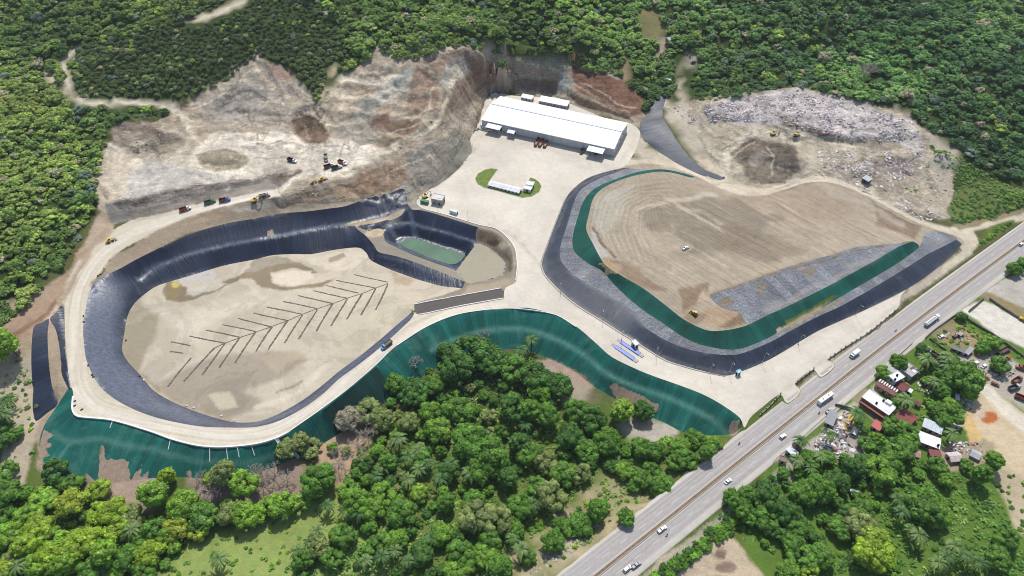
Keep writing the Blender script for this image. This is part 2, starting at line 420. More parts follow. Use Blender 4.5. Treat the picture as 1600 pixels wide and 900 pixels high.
# scarps: the ground breaks off sharply below each of these lips (pixel line, its height, drop)
SCARPS = [([(172,316),(205,314),(250,302),(312,292),(400,280),(425,275),(470,269)],24,2.2), ([(455,193),(470,182),(490,179),(510,192)],27,5), ([(345,142),(365,150),(352,165),(330,174)],36,2.5), ([(452,130),(470,150),(500,168),(520,186)],34,3),
          ([(405,110),(425,128),(440,150)],44,2.5), ([(530,190),(560,186),(602,208)],29,3), ([(610,236),(660,213),(690,190)],31,2.5), ([(640,291),(690,263),(725,242)],17,2), ([(230,228),(245,241),(262,237)],26,2.5), ([(195,226),(215,237),(228,229)],26,2.5),
          ([(520,130),(560,127),(600,129),(632,118)],46,3), ([(530,146),(560,143),(600,146),(640,138)],42,3), ([(545,166),(580,160),(620,158)],38,2.5), ([(515,112),(550,108),(590,112)],50,2.5), ([(660,130),(690,140),(700,165)],44,2.5), ([(700,110),(730,118),(760,124)],44,2.5),
          ([(620,185),(650,180),(672,160)],36,2.5), ([(560,222),(600,226),(635,216)],28,2.5), ([(330,182),(370,176),(420,182),(450,190)],31,2.5), ([(345,160),(390,150),(430,160)],38,2.5), ([(440,206),(455,213),(470,211)],26,1.5), ([(395,224),(420,229),(442,223)],25,1.5),
          ([(500,300),(540,290),(590,283),(625,272)],20,2), ([(455,312),(500,305),(560,300)],17,1.5), ([(1140,232),(1160,221),(1190,213)],19,2.5), ([(1190,224),(1230,226),(1252,262)],19,2.5), ([(1205,198),(1240,206),(1275,212)],24,1.6), ([(1250,262),(1225,284),(1180,285)],16,1.5),
          ([(1290,255),(1330,262),(1380,282)],18,1.2), ([(1390,262),(1420,268),(1450,265)],18,2), ([(810,103),(840,112),(880,122)],27,2.5), ([(905,130),(950,152),(990,172)],20,2)]
for ln_, z_, drop_ in SCARPS:
    L_ = np.array(W(ln_, z_))[:, :2]
    lo_, hi_ = L_.min(0) - 26, L_.max(0) + 26
    i0_, i1_ = [int(np.clip((v - GX0) / GS, 0, NX)) for v in (lo_[0], hi_[0])]; j0_, j1_ = [int(np.clip((v - GY0) / GS, 0, NY)) for v in (lo_[1], hi_[1])]
    sx_, sy_ = GXX[j0_:j1_, i0_:i1_], GYY[j0_:j1_, i0_:i1_]
    wx_ = sx_ + fbm(sx_, sy_, 12, 3, 8) * 5; wy_ = sy_ + fbm(sx_, sy_, 12, 3, 9) * 5
    d_, a_ = dist_poly(wx_.ravel(), wy_.ravel(), L_, closed=False)
    tot_ = np.linalg.norm(np.diff(L_, axis=0), axis=1).sum(); yl_ = np.interp(wx_.ravel(), *(lambda o: (L_[o, 0], L_[o, 1]))(np.argsort(L_[:, 0])))
    low_ = (wy_.ravel() < yl_) & (a_ > 0.01) & (a_ < tot_ - 0.01)
    end_ = np.clip(np.minimum(a_, tot_ - a_) / 8, 0, 1)
    HZ[j0_:j1_, i0_:i1_] -= (np.where(low_, np.exp(-d_ / 9.0), 0) * end_ * drop_).reshape(sx_.shape)
# heaps, hollows and loose piles: (pixel x, y, radius across, radius along, rise)
for bx_, by_, rx_, ry_, dz_, pw in ((350,250,17,9,4,2),(580,180,10,9,7,1),(573,205,13,8,4.5,1),(405,232,14,6,2.5,2),(395,218,8,4,2,2),(482,204,15,12,-7,2),(255,220,17,10,5,2),(205,208,15,8,4,2),(235,232,9,5,2.5,2),
        (1182,238,15,11,6,2),(1237,250,14,12,7,1.3),(1468,252,11,11,9,1),(1400,243,20,7,3,2),(1345,262,14,7,3,2),(300,240,7,4,1.5,2),(503,200,6,5,2,2),(565,285,12,6,2.5,2),(605,275,8,6,2.5,2),(520,292,10,5,2,2),(690,150,9,12,3,2),(540,160,12,7,2.5,2),(1265,196,22,8,2.5,2),(1150,168,12,7,3,2)):
    X_, Y_, _ = (lambda a: (a[0], a[1], 0))(at(bx_, by_, 24.0 if by_ < 300 and bx_ < 900 else 20.0))
    q_ = np.sqrt(((GXX - X_) / rx_) ** 2 + ((GYY - Y_) / ry_) ** 2) + fbm(GXX, GYY, 7, 3, int(bx_)) * 0.28
    HZ = HZ + dz_ * (np.clip(1 - q_, 0, 1) if pw == 1 else np.clip(1 - q_ ** 2, 0, 1))

def height(X, Y):
    X = np.asarray(X, float); Y = np.asarray(Y, float)
    return bilin(HZ, (X - GX0) / GS, (Y - GY0) / GS)

def drop(px, py, n=14):
    """pixel -> ground point on the finished terrain (fixed point on height)."""
    z = 8.0
    a = (px - 800) / FPX; b = (450 - py) / FPX
    dx, dy, dz = a, CP + b * SP, -SP + b * CP
    # march
    t0 = 100.0
    prev = t0
    t = t0
    while t < 1500:
        zz = CAM_H + dz * t
        if zz <= float(height(dx * t, dy * t)):
            break
        prev = t
        t += 4.0
    lo, hi = prev, t
    for _ in range(n):
        m = (lo + hi) / 2
        if CAM_H + dz * m <= float(height(dx * m, dy * m)):
            hi = m
        else:
            lo = m
    t = hi
    return (dx * t, dy * t, float(height(dx * t, dy * t)))
# ------------------------------------------------------------------ materials
def new_mat(name):
    m = bpy.data.materials.new(name); m.use_nodes = True
    nt = m.node_tree
    b = nt.nodes['Principled BSDF']
    b.inputs['Roughness'].default_value = 0.85
    b.inputs['Specular IOR Level'].default_value = 0.25
    return m, nt, b

class NG:
    """small helper to wire shader nodes."""
    def __init__(s, nt): s.nt = nt
    def n(s, t, **kw):
        x = s.nt.nodes.new(t)
        for k, v in kw.items():
            if k.startswith('i_'):
                x.inputs[k[2:]].default_value = v
            else:
                setattr(x, k, v)
        return x
    def l(s, a, b): s.nt.links.new(a, b)
    def attr(s, name, t='GEOMETRY'):
        return s.n('ShaderNodeAttribute', attribute_name=name, attribute_type=t)
    def pos(s): return s.n('ShaderNodeNewGeometry').outputs['Position']
    def noise(s, vec, scale, detail=4, rough=0.55, dist=0.0):
        x = s.n('ShaderNodeTexNoise'); x.inputs['Scale'].default_value = scale
        x.inputs['Detail'].default_value = detail; x.inputs['Roughness'].default_value = rough
        x.inputs['Distortion'].default_value = dist
        if vec is not None: s.l(vec, x.inputs['Vector'])
        return x.outputs['Fac']
    def math(s, op, a, b=None, clamp=False):
        x = s.n('ShaderNodeMath', operation=op, use_clamp=clamp)
        for i, v in enumerate((a, b)):
            if v is None: continue
            if isinstance(v, (int, float)): x.inputs[i].default_value = v
            else: s.l(v, x.inputs[i])
        return x.outputs[0]
    def rng(s, v, a, b, c, d):
        x = s.n('ShaderNodeMapRange'); x.inputs[1].default_value = a; x.inputs[2].default_value = b
        x.inputs[3].default_value = c; x.inputs[4].default_value = d; s.l(v, x.inputs[0]); return x.outputs[0]
    def mix(s, f, a, b, mode='MIX'):
        x = s.n('ShaderNodeMix', data_type='RGBA', blend_type=mode)
        for i, v in ((0, f), (6, a), (7, b)):
            if isinstance(v, (int, float)): x.inputs[i].default_value = v
            elif isinstance(v, tuple): x.inputs[i].default_value = v + (1,) if len(v) == 3 else v
            else: s.l(v, x.inputs[i])
        return x.outputs[2]
    def scalec(s, c, f):
        """colour times scalar"""
        x = s.n('ShaderNodeVectorMath', operation='SCALE')
        if isinstance(c, tuple): x.inputs[0].default_value = c
        else: s.l(c, x.inputs[0])
        if isinstance(f, (int, float)): x.inputs['Scale'].default_value = f
        else: s.l(f, x.inputs['Scale'])
        return x.outputs[0]
    def comb(s, x, y, z):
        c = s.n('ShaderNodeCombineXYZ')
        for i, v in enumerate((x, y, z)):
            if isinstance(v, (int, float)): c.inputs[i].default_value = v
            else: s.l(v, c.inputs[i])
        return c.outputs[0]
    def bump(s, h, strength, dist, bsdf):
        b = s.n('ShaderNodeBump'); b.inputs['Strength'].default_value = strength; b.inputs['Distance'].default_value = dist
        s.l(h, b.inputs['Height']); s.l(b.outputs[0], bsdf.inputs['Normal']); return b

ALB = 0.80      # photograph-linear to albedo for open sunlit ground

def earth_mat(name, detail=1.0, bump=0.6, tracks=None, rills=0.0, stk=0.0, wet=0.0):
    m, nt, b = new_mat(name); g = NG(nt)
    c = g.attr('Col').outputs['Color']
    p = g.pos()
    n1 = g.noise(p, 0.035, 6, 0.6); n2 = g.noise(p, 0.22, 5, 0.62); n3 = g.noise(p, 1.3, 3, 0.6)
    f = g.math('ADD', g.math('ADD', g.math('MULTIPLY', n1, 0.55 * detail), g.math('MULTIPLY', n2, 0.6 * detail)), g.math('MULTIPLY', n3, 0.45 * detail))
    f = g.math('ADD', f, 1 - 0.8 * detail)
    cc = g.scalec(c, f)
    if wet:
        wn_ = g.noise(p, 0.028, 7, 0.62, 1.2)
        cc = g.scalec(cc, g.rng(wn_, 0.50, 0.535, 1.0, 1 - wet)); cc = g.scalec(cc, g.rng(wn_, 0.40, 0.37, 1.0, 1 + wet * 0.5))
    # scattered darker clods
    v = g.n('ShaderNodeTexVoronoi'); v.inputs['Scale'].default_value = 0.55; g.l(p, v.inputs['Vector'])
    dk = g.rng(v.outputs['Distance'], 0.05, 0.22, 0.75, 1.0)
    cc = g.scalec(cc, dk)
    h = g.math('ADD', g.math('MULTIPLY', n2, 1.5), g.math('MULTIPLY', n3, 0.5))
    if tracks:
        sv = g.attr('sv').outputs['Fac']; su = g.attr('su').outputs['Fac']
        tv = g.comb(g.math('MULTIPLY', sv, tracks[0]), g.math('MULTIPLY', su, tracks[1]), 0.0)
        tn = g.noise(tv, 1.0, 3, 0.65)
        cc = g.scalec(cc, g.rng(tn, 0.3, 0.72, 1 + tracks[2], 1 - tracks[2]))
        h = g.math('ADD', h, g.math('MULTIPLY', tn, 0.8))
    if stk:
        sk = g.attr('stk').outputs['Fac']
        cc = g.scalec(cc, g.rng(sk, -1.0, 1.0, 1 - stk, 1 + stk))
        # bedding and blade marks follow the contours; cracks and clods break the faces
        sz = g.n('ShaderNodeSeparateXYZ'); g.l(p, sz.inputs[0])
        zz = g.math('ADD', g.math('MULTIPLY', sz.outputs[2], 0.55), g.math('MULTIPLY', g.noise(p, 0.05, 5, 0.6), 2.2))
        bn = g.noise(g.comb(zz, g.math('MULTIPLY', sz.outputs[0], 0.01), 0.0), 1.6, 2, 0.6)
        cc = g.scalec(cc, g.rng(bn, 0.44, 0.49, 1.13, 0.97)); cc = g.scalec(cc, g.rng(bn, 0.56, 0.60, 1.0, 0.84))
        vc = g.n('ShaderNodeTexVoronoi', feature='DISTANCE_TO_EDGE'); vc.inputs['Scale'].default_value = 0.16
        wv_ = g.n('ShaderNodeVectorMath', operation='MULTIPLY_ADD'); g.l(g.n('ShaderNodeTexNoise').outputs['Color'], wv_.inputs[0]); wv_.inputs[1].default_value = (4, 4, 4); g.l(p, wv_.inputs[2]); g.l(wv_.outputs[0], vc.inputs['Vector'])
        cc = g.scalec(cc, g.rng(vc.outputs['Distance'], 0.0, 0.07, 0.82, 1.0))
    if rills:
        st = g.noise(p, 0.09, 8, 0.72, 1.4)
        cc = g.scalec(cc, g.rng(st, 0.32, 0.68, 1 - rills, 1 + rills))
        h = g.math('ADD', h, g.math('MULTIPLY', st, 3.0))
    g.l(cc, b.inputs['Base Color']); b.inputs['Roughness'].default_value = 0.95; b.inputs['Specular IOR Level'].default_value = 0.1
    g.bump(h, bump, 0.7, b)
    return m

def streak_mat(name, base, pale, su_f, sv_f, amt, rough, spec, bump, dirt=None, crumple=0.0, fold=0.0, dust_sheen=(0.15, 0.15, 0.16)):
    """sheet material hung down a slope: wrinkles run down (across su)."""
    m, nt, b = new_mat(name); g = NG(nt)
    su = g.attr('su').outputs['Fac']; sv = g.attr('sv').outputs['Fac']; p = g.pos()
    w = g.noise(p, 0.05, 3, 0.5)
    uu = g.math('ADD', g.math('MULTIPLY', su, su_f), g.math('MULTIPLY', w, 1.2))
    n1 = g.noise(g.comb(uu, g.math('MULTIPLY', sv, sv_f), 0.0), 1.0, 5, 0.68)
    n2 = g.noise(g.comb(g.math('MULTIPLY', uu, 0.22), g.math('MULTIPLY', sv, sv_f * 0.6), 3.0), 1.0, 3, 0.5)
    nb = g.noise(p, 0.045, 5, 0.6)
    t = g.rng(n1, 0.55, 0.78, 0.0, 1.0)
    t = g.math('MULTIPLY', t, g.rng(n2, 0.42, 0.66, 0.05, 1.0))
    cc = g.mix(g.math('MULTIPLY', t, amt), base, pale)  # pale wrinkle streaks put the liners' specular sheen into the colour
    cc = g.scalec(cc, g.rng(nb, 0.3, 0.7, 0.75, 1.3))
    h = g.math('ADD', n1, g.math('MULTIPLY', n2, 1.2))
    if fold:
        # welded sheet seams every few metres
        sm = g.math('PINGPONG', g.math('ADD', su, g.math('MULTIPLY', w, 3.0)), fold)
        cc = g.scalec(cc, g.rng(sm, 0.0, 0.35, 0.72, 1.0))
    if crumple:
        k = g.noise(p, 0.28, 6, 0.7, 0.8); k2 = g.noise(p, 0.9, 4, 0.7, 1.2)
        cc = g.scalec(cc, g.rng(k2, 0.3, 0.7, 1 - crumple, 1 + crumple))  # highlights and dark folds of the crumpled sheet put into the colour
        h = g.math('ADD', h, g.math('ADD', g.math('MULTIPLY', k, 2.2), g.math('MULTIPLY', k2, 1.2)))
    if dirt:
        d = g.noise(p, 0.08, 7, 0.72)
        d = g.rng(d, dirt[1], dirt[1] + 0.10, 0.0, dirt[2])
        cc = g.mix(d, cc, dirt[0])
    pw = g.n('ShaderNodeTexWhiteNoise', noise_dimensions='1D'); g.l(g.math('FLOOR', g.math('DIVIDE', g.math('ADD', su, g.math('MULTIPLY', w, 3.0)), fold or 6.0)), pw.inputs['W'])
    cc = g.scalec(cc, g.rng(pw.outputs[0], 0, 1, 0.80, 1.18))
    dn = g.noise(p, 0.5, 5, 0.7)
    du = g.math('MULTIPLY', g.attr('dust_sheen').outputs['Fac'], g.rng(dn, 0.3, 0.7, 0.35, 1.0))
    cc = g.mix(du, cc, dust_sheen)
    dm = g.rng(g.math('ADD', g.attr('dirt').outputs['Fac'], g.math('MULTIPLY', g.math('SUBTRACT', dn, 0.5), 0.9)), 0.42, 0.58, 0.0, 1.0)
    cc = g.mix(dm, cc, g.scalec(g.attr('Col').outputs['Color'], g.rng(dn, 0.3, 0.7, 0.8, 1.2)))
    g.l(cc, b.inputs['Base Color']); b.inputs['Roughness'].default_value = rough; b.inputs['Specular IOR Level'].default_value = spec
    g.bump(h, bump, 0.9, b)
    return m

M = {}
M['ground'] = earth_mat('ground_soil', 1.0, 0.7)
M['cut'] = earth_mat('excavated_rock', 1.2, 1.0, rills=0.2, stk=0.13)
M['road'] = earth_mat('packed_dirt', 0.5, 0.4, tracks=(0.62, 0.01, 0.15))
M['sand'] = earth_mat('pit_sand', 0.5, 0.3, wet=0.13)
M['mud'] = earth_mat('grey_mud', 0.6, 0.5)
M['mudpad'] = earth_mat('smooth_mud', 0.25, 0.2)
M['soil'] = earth_mat('graded_soil', 0.95, 0.7, tracks=(0.62, 0.010, 0.17))
M['liner'] = streak_mat('black_liner', (0.013, 0.020, 0.042), (0.12, 0.145, 0.21), 0.42, 0.022, 0.8, 0.36, 0.6, 0.55, dirt=((0.26, 0.23, 0.19), 0.66, 0.6), fold=7.0, dust_sheen=(0.165, 0.185, 0.24))
M['linerdull'] = streak_mat('dusty_liner', (0.022, 0.030, 0.052), (0.13, 0.145, 0.18), 0.45, 0.03, 0.6, 0.5, 0.5, 0.45, dirt=((0.22, 0.19, 0.16), 0.64, 0.55), fold=7.0)
M['linergrey'] = streak_mat('crumpled_liner', (0.25, 0.26, 0.285), (0.72, 0.73, 0.76), 0.6, 0.1, 1.0, 0.40, 0.5, 1.0, crumple=0.6, dirt=((0.36, 0.30, 0.23), 0.55, 0.8), dust_sheen=(0.46, 0.42, 0.37))
M['net'] = streak_mat('green_netting', (0.009, 0.112, 0.090), (0.085, 0.29, 0.245), 0.9, 0.03, 0.9, 0.75, 0.2, 0.8, dirt=((0.055, 0.17, 0.135), 0.52, 0.6), fold=4.0, dust_sheen=(0.10, 0.235, 0.19))
M['netdark'] = streak_mat('green_ring_netting', (0.006, 0.078, 0.058), (0.03, 0.135, 0.105), 0.7, 0.04, 0.6, 0.75, 0.2, 0.5, dirt=((0.2, 0.17, 0.11), 0.67, 0.6), fold=5.0)

def concrete_mat(name, base, joint=0.0):
    m, nt, b = new_mat(name); g = NG(nt); p = g.pos()
    n1 = g.noise(p, 0.03, 6, 0.6); n2 = g.noise(p, 0.4, 5, 0.65)
    c = g.mix(g.rng(n1, 0.35, 0.68, 0, 1), tuple(x * 0.86 for x in base), tuple(min(x * 1.08, 0.9) for x in base))
    c = g.scalec(c, g.rng(n2, 0.3, 0.7, 0.93, 1.06))
    st = g.noise(p, 0.055, 7, 0.7, 0.8)
    c = g.mix(g.rng(st, 0.60, 0.74, 0, 0.45), c, (base[0] * 0.72, base[1] * 0.68, base[2] * 0.60))
    wv = g.noise(p, 0.012, 4, 0.6, 2.5)
    c = g.scalec(c, g.rng(wv, 0.46, 0.50, 1.0, 0.955)); c = g.scalec(c, g.rng(wv, 0.50, 0.54, 1.0, 1.045))
    if joint:
        br = g.n('ShaderNodeTexBrick'); br.offset = 0.0
        br.inputs['Scale'].default_value = 1.0; br.inputs['Brick Width'].default_value = joint; br.inputs['Row Height'].default_value = joint
        br.inputs['Mortar Size'].default_value = 0.12; br.inputs['Mortar Smooth'].default_value = 0.5
        mp = g.n('ShaderNodeMapping'); mp.inputs['Rotation'].default_value = (0, 0, R(-17)); g.l(p, mp.inputs[0]); g.l(mp.outputs[0], br.inputs['Vector'])
        c = g.scalec(c, g.rng(br.outputs['Fac'], 0, 1, 1.0, 0.90))
    if joint:
        du = g.math('MULTIPLY', g.attr('dust_sheen').outputs['Fac'], g.rng(g.noise(p, 0.25, 6, 0.7), 0.35, 0.65, 0.15, 1.0))
        c = g.mix(du, c, (0.40, 0.34, 0.26))
    g.l(c, b.inputs['Base Color']); b.inputs['Roughness'].default_value = 0.8
    return m
M['pad'] = concrete_mat('pale_concrete', srgb(238, 228, 210, k=0.73), 6.0)
M['conc'] = concrete_mat('grey_concrete', (0.42, 0.40, 0.37))

def asphalt_mat(name, base, worn=True, tracks=(0.55, 0.004)):
    m, nt, b = new_mat(name); g = NG(nt); p = g.pos()
    sv = g.attr('sv').outputs['Fac']; su = g.attr('su').outputs['Fac']
    t = g.noise(g.comb(g.math('MULTIPLY', sv, tracks[0]), g.math('MULTIPLY', su, tracks[1]), 0.0), 1.0, 4, 0.6)
    n = g.noise(p, 0.5, 5, 0.6)
    c = g.scalec(base, g.math('MULTIPLY', g.rng(t, 0.3, 0.7, 0.84, 1.16), g.rng(n, 0.3, 0.7, 0.9, 1.1)))
    g.l(c, b.inputs['Base Color']); b.inputs['Roughness'].default_value = 0.85
    return m
M['asphalt'] = asphalt_mat('worn_asphalt', (0.36, 0.335, 0.315))
M['rampgrey'] = asphalt_mat('ramp_asphalt', (0.105, 0.093, 0.083), tracks=(1.1, 0.01))

def plain(name, c, rough=0.5, spec=0.4, var=0.12, metal=0.0):
    m, nt, b = new_mat(name); g = NG(nt); p = g.pos()
    n = g.noise(p, 0.9, 4, 0.6)
    cc = g.scalec(tuple(c), g.rng(n, 0.3, 0.7, 1 - var, 1 + var))
    g.l(cc, b.inputs['Base Color']); b.inputs['Roughness'].default_value = rough; b.inputs['Specular IOR Level'].default_value = spec
    b.inputs['Metallic'].default_value = metal
    return m

def water_mat(name, c):
    m, nt, b = new_mat(name); g = NG(nt); p = g.pos()
    n = g.noise(p, 0.6, 3, 0.5)
    g.l(g.scalec(c, g.rng(g.noise(p, 0.05, 3), 0.3, 0.7, 0.8, 1.2)), b.inputs['Base Color'])
    b.inputs['Roughness'].default_value = 0.25; b.inputs['Specular IOR Level'].default_value = 0.4
    g.bump(n, 0.1, 0.1, b)
    return m
M['pond'] = water_mat('green_water', (0.075, 0.155, 0.092))
M['algae'] = water_mat('algae_water', (0.11, 0.22, 0.045))

# ------------------------------------------------------------------ regions, later ones override
def ring(*lists):
    o = []
    for L in lists: o += list(L)
    return o
REG = []       # (name, polygon world n x 2, material key, uv reference polyline or None)
def reg(name, pts, mat, z=None, ref=None, smooth=True):
    poly = C(pts, z, True)
    if not smooth:
        q = np.array(W(pts, z)); q2 = np.roll(q, -1, 0); poly = np.vstack([a * (1 - t) + b * t for a, b in zip(q, q2) for t in np.arange(0, 1, 1 / max(1, int(np.linalg.norm(b - a) / 2)))])
    REG.append((name, poly, mat, ref))
    return poly

cut_poly = [drop(p[0], p[1]) for p in CUT]
REG.append(('excavated_hillside', catmull(cut_poly, True, 3.0), 'cut', None))
REG.append(('dump_ground', catmull([drop(p[0], p[1]) for p in DUMP], True, 3.0), 'cut', None))
haul = ring(ROAD_OUT, ROAD_IN, [(300, 520, 10), (600, 470, 10), (651, 491, 7.4), (787, 466, 10.2), (800, 481.5, 10)], GREEN_TOP[:21][::-1])
haul_mid = C(ring([(112,590,10),(115,540,10),(116,490,10.3),(124,450,11),(145,412,12),(175,382,13),(220,358,14),(290,336,16),(350,320,18),(420,303,21)][::-1],
                  [(122,620,10),(150,645,10),(240,665,10),(350,682,10),(430,672,10),(500,628,10),(600,545,10),(700,490,10),(800,474,10.2)]))
M['netblack'] = streak_mat('dark_geotextile', (0.012, 0.045, 0.038), (0.03, 0.085, 0.07), 0.9, 0.03, 0.6, 0.8, 0.2, 0.5, fold=4.0)
reg('haul_road', haul, 'road', ref=haul_mid)
reg('concrete_pad', ring(PAD_TL, MOUND_W[:-2], PAD_BR, GREEN_TOP[20:][::-1], PAD_L), 'pad')
reg('slope_netting', ring(GREEN_TOP, GREEN_TOE), 'net', ref=gtop_c)
reg('dark_slope_netting', [(502,643,10),(540,613,10),(588,573,10),(600,590,4),(604,603,0),(600,630,-4),(560,658,-4),(528,678,-4)], 'netblack', ref=gtop_c, smooth=False)
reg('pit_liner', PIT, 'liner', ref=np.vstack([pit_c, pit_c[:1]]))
reg('pit_floor', TOE, 'sand')
reg('basin_bank', ring([(747,355,11),(775,363,11),(797,386,10.8),(802,410,10.6),(801,437,10.5),(784,448,10.3),(716,463,8.4),(650,475,6.4),(700,459,6.2),(722,451,5.2),(727,440,6)],
                       [(735,443,4),(758,438,4),(784,430,4),(790,411,3.8),(776,396,3.6),(760,385,3.4),(745,380,3.3)]), 'mud')
reg('mud_divider', ring(DIV_PIT, [(735,443,4),(712,424,3.3)], DIV_POND[::-1], [(575,360,4)]), 'mud')
reg('mud_shelf', MUD, 'mudpad', smooth=False)
reg('bench_sand', [(545,351,5),(570,345.5,6),(600,340,7),(632,326,9.5),(628,333,9),(600,345,7),(570,351,5)], 'sand')
reg('ledge_sand', [(574,362,4),(590,357,4),(600,360,4),(598,366,3.6),(585,369,3.6),(573,368,3.6)], 'sand')
reg('concrete_ramp', [(647,476.6,6.6),(716,463.3,8.4),(784,451,10.2),(787,465.5,10.2),(720,477,9),(651,491,7.4)], 'rampgrey', smooth=False,
    ref=C([(649,484,7),(785,458,10.2)]))
reg('mound_soil', MOUND_W + MOUND_B, 'soil')
reg('mound_liner', ring(MOUND_W, [(1495,375,9.3)], DARK_TOP[::-1]), 'linerdull', ref=mound_c)
reg('mound_bench', ring(DARK_TOP, [(1490,368.5,9.3),(1462,361,10),(1445,366,11)], GRN_OUT[::-1]), 'linergrey', ref=dark_c)
reg('mound_netting', ring(GRN_OUT, GRN_IN), 'netdark', ref=gout_c)
reg('mound_inner_liner', ring(LINER_GREY_TOP[:8], [(1112,468,19),(1130,482,18.4),(1156,489,18.2),(1168,505,17.7)], GRN_IN[4:6][::-1], GRN_IN[1:4][::-1]), 'linergrey', ref=gin_c)
reg('drainage_liner', [(62,522,4.5),(56,560,3),(51,625,1.5),(52,645,1),(57,658,1),(74,645,3),(90,631,5.5),(84,612,5),(80,575,5),(80,530,5.5),(82,506,6.5),(74,512,6)], 'liner',
    ref=C([(57,658,1),(51,625,1.5),(56,560,3),(62,522,4.5)]))
reg('road_edge_liner', [(98,479,9.6),(101,512,9.6),(102,550,9.6),(107,585,9.6),(110,610,9.6),(103,600,8.5),(96,582,8),(96,555,8),(90,520,8),(83,505,7),(90,493,8.5)], 'liner',
    ref=C([(98,479,9.6),(101,512,9.6),(102,550,9.6),(110,610,9.6)]))
reg('channel_liner', [(1002,210,11.5),(1000,192,11.5),(1012,180,12.5),(1022,161,14.5),(1031,151,16),(1040,152,17),(1036,172,17),(1041,187,17),(1070,223,16.4),(1100,255,15.4),(1133,277,14),(1122,281,13),(1095,270,12.5),(1050,246,11.5),(1015,226,11.4)],
    'linerdull', ref=C([(1031,151,16),(1036,172,17),(1041,187,17),(1070,223,16.4),(1100,255,15.4),(1133,277,14)]))

# ------------------------------------------------------------------ one triangulation through all outlines
def build_land():
    V = []; VZ = []; E = []
    def add_line(L, closed):
        b = len(V)
        for q in L:
            V.append((float(q[0]), float(q[1]))); VZ.append(float(q[2]) if len(q) > 2 else None)
        n = len(L)
        for i in range(n if closed else n - 1):
            E.append((b + i, b + (i + 1) % n))
    for nm, poly, mt, ref in REG:
        add_line(poly, True)
    for L in (catmull(W(BENCH), False, 2.0), C(DIV_POND), C(ROAD_IN)):
        add_line(L, False)
    nc = len(V)
    # candidate points
    rng = np.random.default_rng(4)
    def grid(s):
        xs = np.arange(GX0 + 4, GX1 - 4, s); ys = np.arange(GY0 + 4, GY1 - 4, s * 0.87)
        X, Y = np.meshgrid(xs, ys)
        X = X + (np.arange(len(ys)) % 2)[:, None] * s * 0.5
        X = X + rng.uniform(-.22, .22, X.shape) * s; Y = Y + rng.uniform(-.22, .22, Y.shape) * s
        return X.ravel(), Y.ravel()
    fm = forest_m
    def fine_mask(X, Y):
        Z = height(X, Y); x, y = proj(X, Y, Z)
        inf = (x > -30) & (x < 1630) & (y > -30) & (y < 930)
        f = bilin(fm, (X - GX0) / GS, (Y - GY0) / GS)
        low = (y > 690) & (x < 1150)          # wooded lowland: medium
        left = inside(x, y, px_poly([(-40,-40),(60,-40),(60,120),(170,190),(150,300),(110,400),(0,510),(-40,520)]))
        vy = inside(x, y, px_poly([(430,730),(600,640),(830,560),(1000,640),(1080,700),(900,900),(200,900),(-40,900),(-40,760)]))
        return inf & (f < 0.5) & ~left & ~vy
    xc, yc = grid(7.0); xf, yf = grid(1.42)
    kf = fine_mask(xf, yf); xf, yf = xf[kf], yf[kf]
    kc = ~fine_mask(xc, yc); xc, yc = xc[kc], yc[kc]
    xs = np.concatenate([xf, xc]); ys = np.concatenate([yf, yc])
    # keep clear of the outlines
    cell = 0.9
    Vn = np.array(V); dn = []
    Ee = np.array(E)
    for t in np.linspace(0, 1, 5): dn.append(Vn[Ee[:, 0]] * (1 - t) + Vn[Ee[:, 1]] * t)
    dn = np.vstack(dn)
    key = lambda x, y: (np.floor(x / cell).astype(np.int64) + 5000) * 20000 + np.floor(y / cell).astype(np.int64) + 5000
    occ = set()
    for dx in (-1, 0, 1):
        for dy in (-1, 0, 1):
            if abs(dx) + abs(dy) < 2:
                occ.update(key(dn[:, 0] + dx * cell, dn[:, 1] + dy * cell).tolist())
    kk = key(xs, ys)
    ok = ~np.isin(kk, np.array(list(occ)))
    xs, ys = xs[ok], ys[ok]
    # frame corners
    V2 = V + list(zip(xs.tolist(), ys.tolist())) + [(GX0, GY0), (GX1, GY0), (GX1, GY1), (GX0, GY1)]
    ov, oe, of, iv, ie, iff = delaunay_2d_cdt([Vector(v) for v in V2], E, [], 0, 1e-4, True)
    P = np.array([(v[0], v[1]) for v in ov])
    Z = height(P[:, 0], P[:, 1])
    for i, src in enumerate(iv):
        zs = [VZ[s] for s in src if s < nc and VZ[s] is not None]
        if zs and abs(zs[0] - Z[i]) < 1.3:
            Z[i] = zs[0]
    # grit and clods on the worked ground
    cm = bilin(np.maximum(cut_m, dump_m), (P[:, 0] - GX0) / GS, (P[:, 1] - GY0) / GS)
    Z = Z + cm * (fbm(P[:, 0], P[:, 1], 4.5, 3, 55) * 0.75 + (0.6 - np.abs(fbm(P[:, 0], P[:, 1], 8, 3, 57))) * 0.9)
    T = np.array([f for f in of if len(f) == 3])
    return P, Z, T
LP, LZ, LT = build_land()
cen = LP[LT].mean(1)
label = np.zeros(len(LT), int)
for i, (nm, poly, mt, ref) in enumerate(REG):
    label[inside(cen[:, 0], cen[:, 1], poly)] = i + 1
